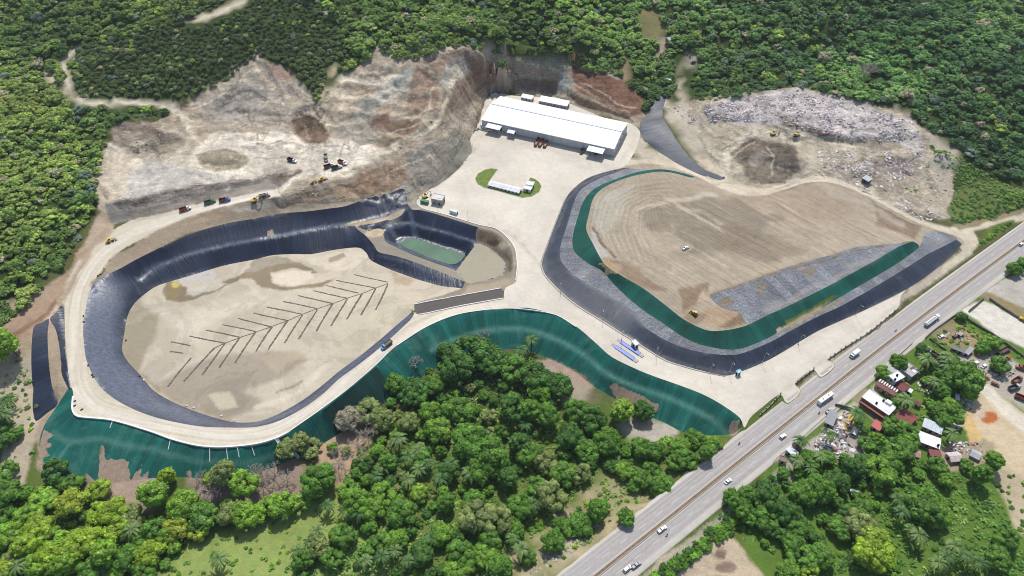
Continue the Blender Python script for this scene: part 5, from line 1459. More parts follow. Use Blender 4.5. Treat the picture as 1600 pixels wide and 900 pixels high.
def make_roller():
    t = empty('road_roller')
    mk('drum', lambda bm: cyl(bm, (1.6, 0, 0.75), 0.75, 2.0, 'Y', 18), 'steel', t)
    body = mk('body', lambda bm: (bx(bm, (-1.1, 0, 1.3), (2.4, 1.7, 0.8)), [bx(bm, (1.0, s * 1.1, 0.85), (1.9, 0.12, 0.35)) for s in (-1, 1)]), 'paint', t, 0.04, color=(0.65, 0.45, 0.05))
    mk('canopy', lambda bm: (bx(bm, (-0.3, 0, 2.6), (1.6, 1.7, 0.1)), [bx(bm, (-0.3 + x, y, 2.1), (0.08, 0.08, 1.0)) for x in (-.7, .7) for y in (-.7, .7)]), 'paint', body, color=(0.6, 0.42, 0.06))
    wheels(t, (-1.3,), 0.65, 0.45, 1.7)
    return t

def make_motorbike():
    t = empty('motorbike')
    mk('frame', lambda bm: (bx(bm, (0, 0, 0.7), (0.9, 0.25, 0.3)), bx(bm, (-0.3, 0, 0.88), (0.7, 0.26, 0.1)), bx(bm, (0.55, 0, 0.95), (0.08, 0.7, 0.06)), bx(bm, (0.6, 0, 0.65), (0.08, 0.1, 0.7), ry=R(-20))), 'paint', t, color=(0.06, 0.05, 0.05))
    for x in (-0.65, 0.7): mk('wheel', lambda bm, x=x: cyl(bm, (x, 0, 0.3), 0.3, 0.12, 'Y', 12), 'rubber', t)
    return t

def skin_person(name, seated, shirt, trousers=(0.05, 0.06, 0.1), skin=(0.16, 0.085, 0.05)):
    """one continuous figure grown from a jointed skeleton, facing +X."""
    if seated:
        J = [((0, 0, 0.95), .15), ((0.06, 0, 1.2), .16), ((0.12, 0, 1.42), .17), ((0.14, 0, 1.56), .06), ((0.17, 0, 1.68), .10), ((0.18, 0, 1.78), .09)]
        legs = [[((0.05, s * .12, .93), .10), ((0.42, s * .2, .8), .075), ((0.3, s * .2, .42), .055), ((0.42, s * .2, .36), .045)] for s in (-1, 1)]
        arms = [[((0.13, s * .2, 1.42), .065), ((0.28, s * .3, 1.18), .05), ((0.52, s * .3, 1.02), .04), ((0.58, s * .3, 1.0), .045)] for s in (-1, 1)]
    else:
        J = [((0, 0, 0.92), .14), ((0, 0, 1.15), .14), ((0, 0, 1.38), .17), ((0, 0, 1.51), .06), ((0.02, 0, 1.62), .10), ((0.02, 0, 1.72), .09)]
        legs = [[((0, s * .1, .88), .10), ((0.03, s * .11, .5), .07), ((-0.02, s * .12, .09), .05), ((0.12, s * .13, .05), .045)] for s in (-1, 1)]
        arms = [[((0, s * .2, 1.40), .065), ((0, s * .27, 1.12), .05), ((0.06, s * .28, .86), .04), ((0.08, s * .28, .78), .045)] for s in (-1, 1)]
    V = [j[0] for j in J]; RR = [j[1] for j in J]; E = [(i, i + 1) for i in range(len(J) - 1)]
    for L, root in [(l, 0) for l in legs] + [(a, 2) for a in arms]:
        p = root
        for c, r in L:
            V.append(c); RR.append(r); E.append((p, len(V) - 1)); p = len(V) - 1
    bm = bmesh.new(); lay = bm.verts.layers.skin.verify(); vs = [bm.verts.new(v) for v in V]
    for i, v in enumerate(vs):
        v[lay].radius = (RR[i], RR[i]); v[lay].use_root = (i == 0)
    for i, j in E: bm.edges.new((vs[i], vs[j]))
    me = bpy.data.meshes.new(name); bm.to_mesh(me); bm.free()
    o = bpy.data.objects.new(name, me); col.objects.link(o)
    o.modifiers.new('skin', 'SKIN').use_smooth_shade = True
    ss = o.modifiers.new('sub', 'SUBSURF'); ss.levels = 1; ss.render_levels = 1
    m, nt, b = new_mat(name + '_clothes'); g = NG(nt)
    tc = g.n('ShaderNodeTexCoord').outputs['Object']; sx = g.n('ShaderNodeSeparateXYZ'); g.l(tc, sx.inputs[0])
    z1, z2 = (0.97, 1.53) if seated else (0.95, 1.48)
    c = g.mix(g.math('GREATER_THAN', sx.outputs[2], z1), trousers, shirt); c = g.mix(g.math('GREATER_THAN', sx.outputs[2], z2), c, skin)
    g.l(c, b.inputs['Base Color']); me.materials.append(m)
    return o

# ---- rectangles from roof corners in the photo
def rect_from_px(corners, zroof):
    P = [Vector(at(x, y, zroof)) for x, y in corners]
    c = sum(P, Vector((0, 0))) / 4
    e1 = (P[1] - P[0]) + (P[2] - P[3]); e2 = (P[3] - P[0]) + (P[2] - P[1])
    L, Wd = e1.length / 2, e2.length / 2
    return c, math.atan2(e1.y, e1.x), L, Wd

def house(name, corners, h, style, roofc, wallc, label, cat='house', windows=3, group=None, ground=None, extras=()):
    g0 = drop(sum(c[0] for c in corners) / 4, sum(c[1] for c in corners) / 4)[2] if ground is None else ground
    c, rz, L, Wd = rect_from_px(corners, g0 + h)
    # base at the lowest ground under the plan
    t = empty(name, (c.x, c.y, g0), rz); tag(t, label, cat, group)
    rise = {'gable': 0.22 * Wd, 'shed': 0.10 * Wd, 'flat': 0, 'hip': 0.22 * Wd}[style]
    hw = h if style == 'flat' else h - rise * 0.5
    def walls(bm):
        l, w = L - 0.5, Wd - 0.5
        if style == 'gable':
            pts = [(-w / 2, -1.2), (w / 2, -1.2), (w / 2, hw - rise * 0.45), (0, hw + rise * 0.45), (-w / 2, hw - rise * 0.45)]
            a = [bm.verts.new((-l / 2, p[0], p[1])) for p in pts]; b = [bm.verts.new((l / 2, p[0], p[1])) for p in pts]
            bm.faces.new(a); bm.faces.new(b[::-1])
            for i in range(5): bm.faces.new((a[i], a[(i + 1) % 5], b[(i + 1) % 5], b[i]))
        elif style == 'shed':
            pts = [(-w / 2, -1.2), (w / 2, -1.2), (w / 2, hw + rise * 0.45), (-w / 2, hw - rise * 0.45)]
            a = [bm.verts.new((-l / 2, p[0], p[1])) for p in pts]; b = [bm.verts.new((l / 2, p[0], p[1])) for p in pts]
            bm.faces.new(a); bm.faces.new(b[::-1])
            for i in range(4): bm.faces.new((a[i], a[(i + 1) % 4], b[(i + 1) % 4], b[i]))
        else:
            bx(bm, (0, 0, (hw - 1.3) / 2), (l, w, hw + 1.1))
    mk('wall', walls, 'wall', t, color=wallc)
    def roof(bm):
        l, w, th = L + 0.3, Wd + 0.3, 0.14
        if style in ('gable', 'hip'):
            k = 0.28 * w if style == 'hip' else 0.0
            z0, z1 = hw - rise * 0.5, hw + rise * 0.5
            for dz in (0, th):
                pass
            vs = []
            for dz in (0.0, th):
                vs.append([bm.verts.new(p) for p in ((-l / 2, -w / 2, z0 + dz), (l / 2, -w / 2, z0 + dz), (l / 2, w / 2, z0 + dz), (-l / 2, w / 2, z0 + dz), (-l / 2 + k, 0, z1 + dz), (l / 2 - k, 0, z1 + dz))])
            for q, flip in ((vs[0], True), (vs[1], False)):
                for f in ((0, 1, 5, 4), (2, 3, 4, 5)) + (((1, 2, 5), (3, 0, 4)) if style == 'hip' else ()):
                    ff = [q[i] for i in f]; bm.faces.new(ff[::-1] if flip else ff)
            per = ((0, 1), (1, 2), (2, 3), (3, 0)) if style == 'hip' else ((0, 1), (1, 5), (5, 2), (2, 3), (3, 4), (4, 0))
            for i, j in per:
                bm.faces.new((vs[0][i], vs[0][j], vs[1][j], vs[1][i]))
        elif style == 'shed':
            bx(bm, (0, 0, hw + 0.06), (l, w, th))
            for v in bm.verts: v.co.z += v.co.y / w * rise
        else:
            bx(bm, (0, 0, hw + 0.04), (L, Wd, 0.2))
            for s in (-1, 1):
                bx(bm, (0, s * (Wd / 2 - 0.1), hw + 0.3), (L - 0.002, 0.2, 0.34)); bx(bm, (s * (L / 2 - 0.1), 0, hw + 0.3), (0.2, Wd - 0.402, 0.34))
    rf = mk('roof', roof, 'flatroof' if style == 'flat' else ('rustroof' if 'rust' in label else 'roof'), t, color=roofc)
    # windows and a door on the sides that face the camera
    cols = [(0, -1), (0, 1), (-1, 0), (1, 0)]
    cz = Vector((0 - c.x, 0 - c.y, 0)).normalized()
    for ax, ay in cols:
        n = Matrix.Rotation(rz, 3, 'Z') @ Vector((ax, ay, 0))
        if n.dot(cz) < 0.2: continue
        span = L if ax == 0 else Wd; off = (Wd if ax == 0 else L) / 2 - 0.25
        k = max(1, int(span / 3.2)) if windows else 0
        for i in range(k):
            u = (i + 0.5) / k * (span - 1.2) - (span - 1.2) / 2
            door = (i == k // 2)
            zz, hh = (1.05, 2.1) if door else (min(1.6, hw * 0.55), 1.0)
            if hh / 2 + zz > hw - 0.5 - rise * 0.4: zz = max(0.7, hw - 0.5 - rise * 0.4 - hh / 2)
            p = (u * (ax == 0) + ax * off, u * (ay == 0) + ay * off, zz)
            s_ = (1.1 if ax == 0 else 0.12, 1.1 if ay == 0 else 0.12, hh)
            mk('door' if door else 'window', lambda bm, p=p, s_=s_: bx(bm, p, s_), 'dark' if door else 'glass', t)
        if hw > 5.2:
            for i in range(k):
                u = (i + 0.5) / k * (span - 1.2) - (span - 1.2) / 2
                p = (u * (ax == 0) + ax * off, u * (ay == 0) + ay * off, hw - 1.6); s_ = (1.2 if ax == 0 else 0.12, 1.2 if ay == 0 else 0.12, 1.1)
                mk('window', lambda bm, p=p, s_=s_: bx(bm, p, s_), 'glass', t)
    for e in extras:
        if e[0] == 'tank':
            tk = mk('water_tank', lambda bm, e=e: (cyl(bm, (e[1] * L / 2, e[2] * Wd / 2, hw + 0.75), 0.6, 1.2, 'Z', 12), cyl(bm, (e[1] * L / 2, e[2] * Wd / 2, hw + 1.45), 0.55, 0.25, 'Z', 12, 0.2)), 'dark', t)
        elif e[0] == 'box':
            mk('stair_head', lambda bm, e=e: bx(bm, (e[1] * L / 2, e[2] * Wd / 2, hw + 0.9), (e[3], e[4], 1.5)), 'wall', t, color=e[5])
        elif e[0] == 'slab':
            mk('roof_patch', lambda bm, e=e: bx(bm, (e[1] * L / 2, e[2] * Wd / 2, hw + 0.26), (e[3], e[4], 0.24)), 'flatroof', t, color=e[5])
        elif e[0] == 'awnings':
            n = e[1]
            for i in range(n):
                mk('awning', lambda bm, i=i: bx(bm, (-L / 2 + (i + 0.5) * L / n, Wd * 0.30, hw + rise * 0.3 + 0.35), (L / n * 0.45, Wd * 0.5, 0.12)), 'flatroof', t, color=(0.75, 0.75, 0.74))
        elif e[0] == 'porch':
            mk('porch', lambda bm, e=e: (bx(bm, (0, -Wd / 2 - 1.1, hw * 0.62), (L * 0.9, 1.9, 0.18)), [bx(bm, (u * L * 0.42, -Wd / 2 - 1.8, hw * 0.31 - 0.3), (0.35, 0.35, hw * 0.62 + 0.4)) for u in (-1, -.33, .33, 1)]), 'wall', t, color=e[1])
    return t
# ------------------------------------------------------------------ buildings of the landfill
WHITE = (0.80, 0.81, 0.82)
def warehouse():
    c, rz, L, Wd = rect_from_px([(753,187),(959.5,232.8),(982,192.5),(781,150.5)], 19.0)
    # corners run front-left, front-right, back-right, back-left: x along the front, y to the back
    t = empty('warehouse', (c.x, c.y, 11.35), rz); tag(t, 'long white gable roofed warehouse with pale grey walls on the concrete plaza', 'warehouse')
    he, hr = 7.6, 11.6
    def shell(bm):
        l, w = L - 0.6, Wd - 0.6
        pts = [(-w / 2, -0.5), (w / 2, -0.5), (w / 2, he), (0, hr - 0.1), (-w / 2, he)]
        a = [bm.verts.new((-l / 2, p[0], p[1])) for p in pts]; b = [bm.verts.new((l / 2, p[0], p[1])) for p in pts]
        bm.faces.new(a); bm.faces.new(b[::-1])
        for i in range(5): bm.faces.new((a[i], a[(i + 1) % 5], b[(i + 1) % 5], b[i]))
    mk('wall', shell, 'roof', t, color=(0.50, 0.53, 0.55))
    def roof(bm):
        l, w = L + 0.4, Wd + 0.8
        vs = []
        for dz in (0.05, 0.25):
            vs.append([bm.verts.new(p) for p in ((-l / 2, -w / 2, he + dz - 0.06), (l / 2, -w / 2, he + dz - 0.06), (l / 2, w / 2, he + dz - 0.06), (-l / 2, w / 2, he + dz - 0.06), (-l / 2, 0, hr + dz), (l / 2, 0, hr + dz))])
        for q, fl in ((vs[0], 1), (vs[1], 0)):
            for f in ((0, 1, 5, 4), (2, 3, 4, 5)):
                ff = [q[i] for i in f]; bm.faces.new(ff[::-1] if fl else ff)
        for i, j in ((0, 1), (1, 5), (5, 2), (2, 3), (3, 4), (4, 0)): bm.faces.new((vs[0][i], vs[0][j], vs[1][j], vs[1][i]))
    rf = mk('roof', roof, 'roof', t, color=(0.84, 0.86, 0.88))
    mk('ridge_cap', lambda bm: bx(bm, (0, 0, hr + 0.33), (L + 0.2, 1.6, 0.16)), 'flatroof', rf, color=(0.66, 0.69, 0.72))
    mk('gutter', lambda bm: bx(bm, (0, -Wd / 2 - 0.5, he - 0.05), (L, 0.25, 0.25)), 'flatroof', t, color=(0.55, 0.58, 0.6))
    mk('plinth', lambda bm: bx(bm, (0, -Wd / 2 + 0.22, 0.4), (L - 0.7, 0.2, 1.0)), 'conc', t)
    def doorway(x0, x1, z): mk('bay_door', lambda bm: bx(bm, ((x0 + x1) / 2, -Wd / 2 + 0.27, z / 2), (x1 - x0, 0.14, z)), 'dark', t)
    def canopy(x0, x1, d, z):
        k = mk('canopy', lambda bm: bx(bm, ((x0 + x1) / 2, -Wd / 2 + 0.2 - d / 2, z), (x1 - x0, d, 0.3), 0), 'roof', t, color=(0.82, 0.84, 0.86))
        for v in k.data.vertices:
            v.co.z -= 0.8 * (-Wd / 2 - v.co.y) / d
        for xx in (x0 + 0.3, x1 - 0.3): mk('canopy_post', lambda bm, xx=xx: bx(bm, (xx, -Wd / 2 - d + 0.6, z / 2 - 0.5), (0.25, 0.25, z - 1.0)), 'galv', k)
    # from the photo: three canopies along the front
    def ux(px, py, z):
        p = Vector(at(px, py, z)) - c; return p.x * math.cos(rz) + p.y * math.sin(rz)
    a0, a1 = ux(764, 190, 18), ux(786, 195, 18); doorway(a0 + 1, a1 - 1, 5.4); canopy(a0, a1, 7.0, 6.6)
    b0, b1 = ux(797, 198, 17), ux(808, 201, 17); doorway(b0 + 0.6, b1 - 0.6, 4.0); canopy(b0, b1, 6.0, 5.4)
    c0, c1 = ux(922, 224, 18), ux(947, 230, 18); doorway(c0 + 1, c1 - 1, 5.4); canopy(c0, c1, 8.0, 6.6)
    for k in range(9):
        x = b1 + 5 + k * (c0 - b1 - 10) / 8.0
        mk('downpipe', lambda bm, x=x: bx(bm, (x, -Wd / 2 + 0.14, he / 2), (0.22, 0.2, he - 0.3)), 'galv', t)
    for y in (-9, 0, 9): mk('wall_vent', lambda bm, y=y: bx(bm, (L / 2 - 0.24, y, 4.2), (0.14, 2.6, 1.2)), 'dark', t)
    return t
warehouse()

house('storage_shed', [(816.4,146.2),(834.6,149.7),(831,154.8),(814,150.8)], 3.4, 'shed', WHITE, (0.42,0.42,0.41), 'small white roofed shed behind the back of the warehouse', 'shed', ground=11.5)
house('open_shed', [(845.6,149.2),(889.8,157.7),(887,165),(841.6,156.2)], 4.4, 'shed', WHITE, (0.30,0.31,0.31), 'long white roofed open fronted shed behind the warehouse', 'shed', ground=11.5)
house('site_office', [(767,280.3),(816.3,292.7),(810.5,299.2),(762,287)], 3.2, 'gable', WHITE, (0.60,0.62,0.63), 'long low white site office on the grass island', 'office', ground=11.05)
house('office_cabin', [(824.6,282.4),(835.8,284.6),(832.5,290.6),(821.5,288.4)], 3.4, 'flat', WHITE, (0.62,0.63,0.63), 'taller white cabin at the rear of the grass island', 'cabin', ground=11.05)
house('office_cabin', [(820.6,289.6),(832.3,292.2),(829.5,297.4),(817.2,294.8)], 2.8, 'flat', WHITE, (0.62,0.63,0.63), 'lower white cabin at the front of the grass island', 'cabin', ground=11.05)
house('pump_house', [(678,302.3),(696,305.8),(690,314),(673,310.6)], 4.8, 'flat', (0.62,0.58,0.54), (0.34,0.31,0.28), 'square unpainted concrete block building at the plaza corner above the pond', 'building', ground=11.1,
      extras=(('slab', 0.2, 0.2, 3.0, 4.0, (0.66,0.62,0.58)),))
house('scale_house', [(985.5,533.5),(992,531),(1000,537),(993.5,540.5)], 3.0, 'flat', (0.78,0.78,0.76), (0.55,0.55,0.54), 'small white scale house beside the blue weighbridge', 'cabin', ground=8.95)
house('guard_booth', [(1149,580),(1155,577.5),(1160,580),(1154,583.5)], 2.9, 'flat', (0.35,0.62,0.74), (0.72,0.72,0.71), 'tiny white guard booth with pale blue roof at the site entrance', 'booth', ground=7.5)

def grass_island():
    pts = [(777.7,264.5),(768,263),(757,265.5),(747,271),(742.6,279),(746,287),(757,293),(778,298.3),(798,304),(816,308.5),(830,307),(842.5,299.6),(846,291),(842.5,284.4),(836,279.6),(828.7,277.5),
           (826,281.7),(822.5,289.5),(816.5,297.5),(811,302),(763,288.5),(766.5,280)]
    m, nt, b = new_mat('mown_grass'); g = NG(nt); p = g.pos()
    n = g.noise(p, 0.35, 6, 0.7)
    g.l(g.mix(g.rng(n, 0.3, 0.7, 0, 1), (0.085, 0.135, 0.022), (0.19, 0.25, 0.05)), b.inputs['Base Color']); b.inputs['Roughness'].default_value = 0.9
    P = W(pts, 11.2)
    o = flat_poly('lawn', P, 11.2, m, kind='structure')
    bm = bmesh.new()
    Q = [Vector(p[:2]) for p in P]; cc = sum(Q, Vector((0, 0))) / len(Q)
    n_ = len(Q)
    for i in range(n_):
        a, b_ = Q[i], Q[(i + 1) % n_]; d = (b_ - a); L = d.length
        if L < 0.1: continue
        m_ = (a + b_) / 2
        bx(bm, (m_.x, m_.y, 11.14), (L + 0.1, 0.25, 0.22), math.atan2(d.y, d.x))
    o2 = link('lawn_kerb', bm_mesh('lawn_kerb', bm, M['conc']), kind='structure')
grass_island()

def weighbridge():
    t = empty('weighbridge'); tag(t, 'weighbridge with two bright blue steel decks across the entry road', 'weighbridge')
    c0 = None
    for q in ([(971.5,532),(1001.5,551),(997.8,554.6),(968.3,535.2)], [(963,539.3),(992.5,559),(989,563),(959.5,542.6)]):
        c, rz, L, Wd = rect_from_px(q, 9.3)
        g0 = float(height(c.x, c.y))
        if c0 is None: c0 = Vector((c.x, c.y, g0)); t.location = c0
        dk = mk('deck', lambda bm: bx(bm, (c.x - c0.x, c.y - c0.y, g0 + 0.28 - c0.z), (L, Wd, 0.3), rz), 'paint', t, color=(0.035, 0.11, 0.44))
        mk('rail', lambda bm: [bx(bm, (c.x - c0.x - math.sin(rz) * s * Wd / 2, c.y - c0.y + math.cos(rz) * s * Wd / 2, g0 + 0.5 - c0.z), (L, 0.12, 0.15), rz) for s in (-1, 1)], 'paint', dk, color=(0.04, 0.13, 0.48))
        for s in (-1, 1): mk('end_ramp', lambda bm, s=s: bx(bm, (c.x - c0.x + math.cos(rz) * s * (L / 2 + 1.3), c.y - c0.y + math.sin(rz) * s * (L / 2 + 1.3), g0 + 0.12 - c0.z), (2.5, Wd, 0.3), rz), 'conc', t)
weighbridge()

# ---- houses of the roadside settlement
MAROON, RED, RUSTR = (0.16, 0.045, 0.042), (0.36, 0.07, 0.065), (0.20, 0.09, 0.07)
H = house
H('town_house', [(1387,586),(1403,580.5),(1414,588),(1400,598.5)], 6.2, 'flat', (0.80,0.80,0.79), (0.42,0.43,0.45), 'two storey grey house with white flat roof and dark rooftop tanks', extras=(('tank', 0.1, 0.1), ('tank', -0.8, -0.5)))
H('sheet_roof_house', [(1389,571),(1404,579),(1395,586),(1381,580)], 4.2, 'shed', (0.40,0.42,0.43), (0.38,0.38,0.38), 'house with plain grey sheet roof beside the highway tree')
H('unfinished_house', [(1406,576),(1421,566),(1437,580),(1424,590)], 4.2, 'flat', (0.42,0.41,0.40), (0.40,0.38,0.37), 'unfinished grey concrete house with clutter on its roof', extras=(('box', 0.0, 0.75, 2.2, 1.6, (0.7,0.7,0.68)), ('slab', 0.5, 0.0, 3.0, 1.5, (0.2,0.12,0.11)), ('slab', 0.2, -0.5, 2.2, 2.2, (0.75,0.75,0.73)), ('slab', -0.5, 0.3, 2.5, 1.5, (0.7,0.68,0.66))))
H('row_house', [(1375,592.5),(1405,611),(1397.5,617.5),(1367,599)], 3.8, 'shed', MAROON, (0.45,0.36,0.28), 'narrow maroon roofed row house with white awnings', extras=(('awnings', 8),))
H('red_roof_house', [(1410,592),(1424.5,601),(1413,610.5),(1402,602)], 4.4, 'gable', (0.20,0.05,0.048), (0.46,0.44,0.42), 'compact house with dark red pitched roof behind the white two storey house')
H('lean_to', [(1420,606),(1427.5,609.5),(1423,613.5),(1417,609.5)], 2.8, 'shed', (0.70,0.74,0.78), (0.45,0.55,0.65), 'small pale blue lean-to beside the dark red roof', 'shed')
H('shop_building', [(1358,608),(1400,637),(1389,649.5),(1346,621)], 5.0, 'flat', (0.84,0.84,0.83), (0.26,0.10,0.075), 'large white flat roofed building with brick red front and balcony', 'building',
  extras=(('porch', (0.30,0.13,0.10)), ('tank', -0.05, -0.5), ('tank', 0.15, 0.6), ('box', 0.45, 0.8, 3.0, 2.2, (0.78,0.78,0.77)), ('slab', 0.7, -0.2, 4.0, 3.0, (0.74,0.73,0.71))))
H('barn', [(1415,633),(1436,648),(1423,666),(1400,647.5)], 5.0, 'gable', (0.26,0.065,0.06), (0.35,0.30,0.27), 'big barn with striped red metal pitched roof', 'barn')
H('hut', [(1431,622),(1441,627),(1438,633.5),(1427,629)], 3.0, 'gable', RUSTR, (0.30,0.25,0.22), 'tiny hut with brown pitched rusty roof under the trees', 'hut')
H('sheet_roof_house', [(1443,652),(1477,667),(1469,677),(1444,666)], 3.4, 'shed', (0.55,0.60,0.63), (0.40,0.38,0.36), 'house with long pale bluish sheet roof next to the coconut palm')
H('block_house', [(1482,650),(1505.5,658),(1501.5,667),(1478.5,660)], 3.6, 'flat', (0.52,0.49,0.45), (0.46,0.42,0.37), 'roofless looking grey block house at the edge of the sandy lot', extras=(('slab', -0.3, 0.2, 4.0, 1.2, (0.7,0.68,0.64)), ('slab', 0.4, -0.1, 2.0, 2.2, (0.25,0.24,0.23))))
H('white_roof_house', [(1423,669),(1467,684.5),(1472,702),(1426,684)], 3.8, 'shed', (0.84,0.84,0.83), (0.36,0.22,0.20), 'long house with brilliant white sheet roof and one dark tank', extras=(('tank', 0.85, -0.6),))
H('pink_house', [(1426,700),(1440.5,703.5),(1437,713.5),(1423,709)], 3.2, 'gable', (0.50,0.33,0.28), (0.55,0.36,0.33), 'small pink house with faded rusty roof below the long white roof')
H('annexe', [(1453,703),(1471.5,704.5),(1470,713),(1452,710.5)], 2.9, 'shed', (0.22,0.06,0.055), (0.40,0.30,0.28), 'maroon roofed annexe at the end of the long white roof', 'annexe')
H('patched_house', [(1485,706),(1499,704.5),(1505,717.5),(1482,720)], 3.2, 'gable', (0.66,0.56,0.55), (0.42,0.36,0.34), 'house with patched white and pink rusty roof at the lower end of the settlement')
H('tarp_shelter', [(1521,700),(1536,707),(1530,717),(1516,709)], 2.8, 'gable', (0.45,0.46,0.47), (0.30,0.30,0.30), 'sagging grey tarp shelter beside the sandy slope', 'shelter', windows=0)
H('red_shed', [(1370,656),(1382,664),(1374.5,672.5),(1360,663.5)], 3.0, 'shed', (0.50,0.10,0.095), (0.40,0.34,0.3), 'shed with bright red sheet roof beside the palms', 'shed')
H('scrap_shed', [(1301,641.5),(1315,649.5),(1297,660),(1285,656.5)], 3.2, 'shed', (0.27,0.28,0.29), (0.25,0.24,0.23), 'dark grey sheet roofed shed at the top of the scrap yard', 'shed')
H('roadside_shop', [(1234.5,695.5),(1248,707),(1239,712),(1229,702)], 3.0, 'shed', (0.62,0.68,0.72), (0.42,0.38,0.33), 'roadside shop with pale blue roof at the highway kerb', 'shop')
H('roadside_shop', [(1238,692.5),(1242,690.5),(1254,701),(1249.5,705.5)], 2.8, 'shed', (0.14,0.06,0.055), (0.36,0.32,0.28), 'narrow dark brown roofed shop attached beside the pale blue roof', 'shop')
H('kiosk', [(1221,712),(1232,717),(1227,722),(1215,719)], 2.6, 'flat', (0.24,0.17,0.14), (0.50,0.45,0.38), 'low brown roofed kiosk at the sand coloured kerb', 'kiosk')
H('meadow_hut', [(1328.5,763.5),(1338,765.5),(1345.5,772),(1331,773.5)], 2.6, 'shed', (0.72,0.75,0.80), (0.10,0.16,0.28), 'lone blue and white hut in the meadow below the trees', 'hut')
H('yard_shed', [(1488.5,539.5),(1509,547.5),(1507,551.5),(1486,543)], 2.8, 'shed', (0.17,0.17,0.18), (0.22,0.2,0.2), 'long narrow dark grey shed in the truck yard', 'shed')
H('yard_shed', [(1515.5,541.5),(1522.5,545),(1513.5,553.5),(1507.5,549.5)], 3.0, 'shed', (0.34,0.35,0.37), (0.28,0.27,0.26), 'steel grey shed with tilted roof in the truck yard', 'shed')
H('yard_shed', [(1500,518),(1505,521),(1502,524.5),(1497,521.5)], 2.4, 'shed', (0.36,0.33,0.31), (0.28,0.25,0.23), 'tiny weathered shed in the grassy upper yard', 'shed')
H('dump_shack', [(1348.5,277),(1355,273),(1362.5,278.5),(1356,284)], 3.0, 'shed', (0.50,0.50,0.50), (0.10,0.10,0.11), 'lone grey roofed shack among litter on the dump', 'shack')
H('valley_hut', [(1041,57),(1047,56),(1050,60),(1044,62)], 3.2, 'gable', (0.45,0.46,0.47), (0.4,0.36,0.33), 'far hut with grey roof in the forest clearing', 'hut')
H('valley_shed', [(1040,117),(1049,120),(1051,124.5),(1043,122)], 2.8, 'shed', (0.72,0.72,0.71), (0.4,0.4,0.4), 'white roofed shed by the algae pond in the forest valley', 'shed')
# the algae pond in the clearing and a tarped pool
pp = [drop(*q) for q in [(1048,115),(1054,99),(1062,95),(1063,101),(1056,113),(1050,117)]]
zp = min(p[2] for p in pp) + 1.1
flat_poly('algae_pond', [at(*q, zp) for q in [(1047,115),(1053,99),(1061,95),(1064,100),(1057,113),(1050,118)]], zp, M['algae'], kind='structure')

# ---- kerbs, parapets, yard walls (each a wall of its own)
def wall_line(name, pts, h, th, mat, label, cat='wall', color=None, group=None, posts=None, z=None, base=-0.6):
    P = [Vector(drop(*p)) if z is None else Vector(at(p[0], p[1], z) + (z,)) for p in pts]
    t0 = P[0]
    bm = bmesh.new()
    # resample and sweep a box section along the ground
    Q = catmull([tuple(p) for p in P], False, 2.0)
    Q[:, 2] = height(Q[:, 0], Q[:, 1]) if z is None else z
    n = len(Q); tg = np.gradient(Q[:, :2], axis=0); tg /= np.linalg.norm(tg, axis=1)[:, None] + 1e-9; nr = np.stack([-tg[:, 1], tg[:, 0]], 1)
    rows = []
    for i in range(n):
        r = []
        for o, dz in ((-th / 2, base), (-th / 2, h), (th / 2, h), (th / 2, base)):
            r.append(bm.verts.new((Q[i, 0] + nr[i, 0] * o - t0.x, Q[i, 1] + nr[i, 1] * o - t0.y, Q[i, 2] + dz - t0.z)))
        rows.append(r)
    for a, b in zip(rows[:-1], rows[1:]):
        for k in range(4): bm.faces.new((a[k], a[(k + 1) % 4], b[(k + 1) % 4], b[k]))
    bm.faces.new(rows[0]); bm.faces.new(rows[-1][::-1])
    me = bm_mesh(name, bm, M[mat]); o = bpy.data.objects.new(name, me); col.objects.link(o); o.location = t0
    if color: o.color = tuple(color) + (1,)
    tag(o, label, cat, group)
    if posts:
        s = np.concatenate([[0], np.cumsum(np.linalg.norm(np.diff(Q[:, :2], axis=0), axis=1))])
        d = 0.3
        while d < s[-1]:
            i = int(np.searchsorted(s, d)); i = min(i, n - 1)
            p = Q[i]
            mk('post', lambda bm, p=p: bx(bm, (p[0] - t0.x, p[1] - t0.y, p[2] + posts[1] / 2 - t0.z), (th + 0.12, th + 0.12, posts[1])), 'steel' if mat != 'conc' else 'conc', o)
            d += posts[0]
    return o
M['whitewall'] = plain('white_concrete', (0.74, 0.73, 0.71), 0.8, 0.2, 0.1)
M['stone'] = plain('stone_wall', (0.30, 0.28, 0.25), 0.95, 0.1, 0.35)
M['dirtywall'] = plain('weathered_wall', (0.17, 0.155, 0.14), 0.95, 0.1, 0.4)
wall_line('parapet', [(p[0], p[1]) for p in GREEN_TOP[1:12]], 0.9, 0.9, 'whitewall', 'white concrete parapet along the rounded corner of the haul road', 'parapet', z=10.0)
wall_line('parapet', [(455,672),(500,640.5),(540,610.5),(587,570.5),(607,550.5)], 0.35, 0.45, 'whitewall', 'low pale kerb on the straight haul road above the bare trees', 'kerb', z=10.05)
wall_line('parapet', [(620,540),(662,513),(700,496),(737,487),(800,482),(865,491),(900,510.5)], 0.3, 0.4, 'whitewall', 'low pale kerb above the bend of the green netting slope', 'kerb', z=10.0)
wall_line('kerb_wall', [(651,317.5),(660,325.5),(700,336.5),(747,351),(777,358.5),(802,383),(808,410),(806,438)], 0.35, 0.5, 'whitewall', 'pale plaza kerb curving above the lined pond basin', 'kerb')
wall_line('kerb_wall', [(647,475.8),(716,462.6),(783,450.5)], 0.45, 0.5, 'whitewall', 'white kerb on the pit side of the grey ramp', 'kerb')
wall_line('kerb_wall', [(652,492),(720,478),(787,466.2)], 0.45, 0.5, 'whitewall', 'white kerb on the road side of the grey ramp', 'kerb')
fa = [(1293,562.5),(1320,543.5),(1350,525),(1375,506),(1399,486)]
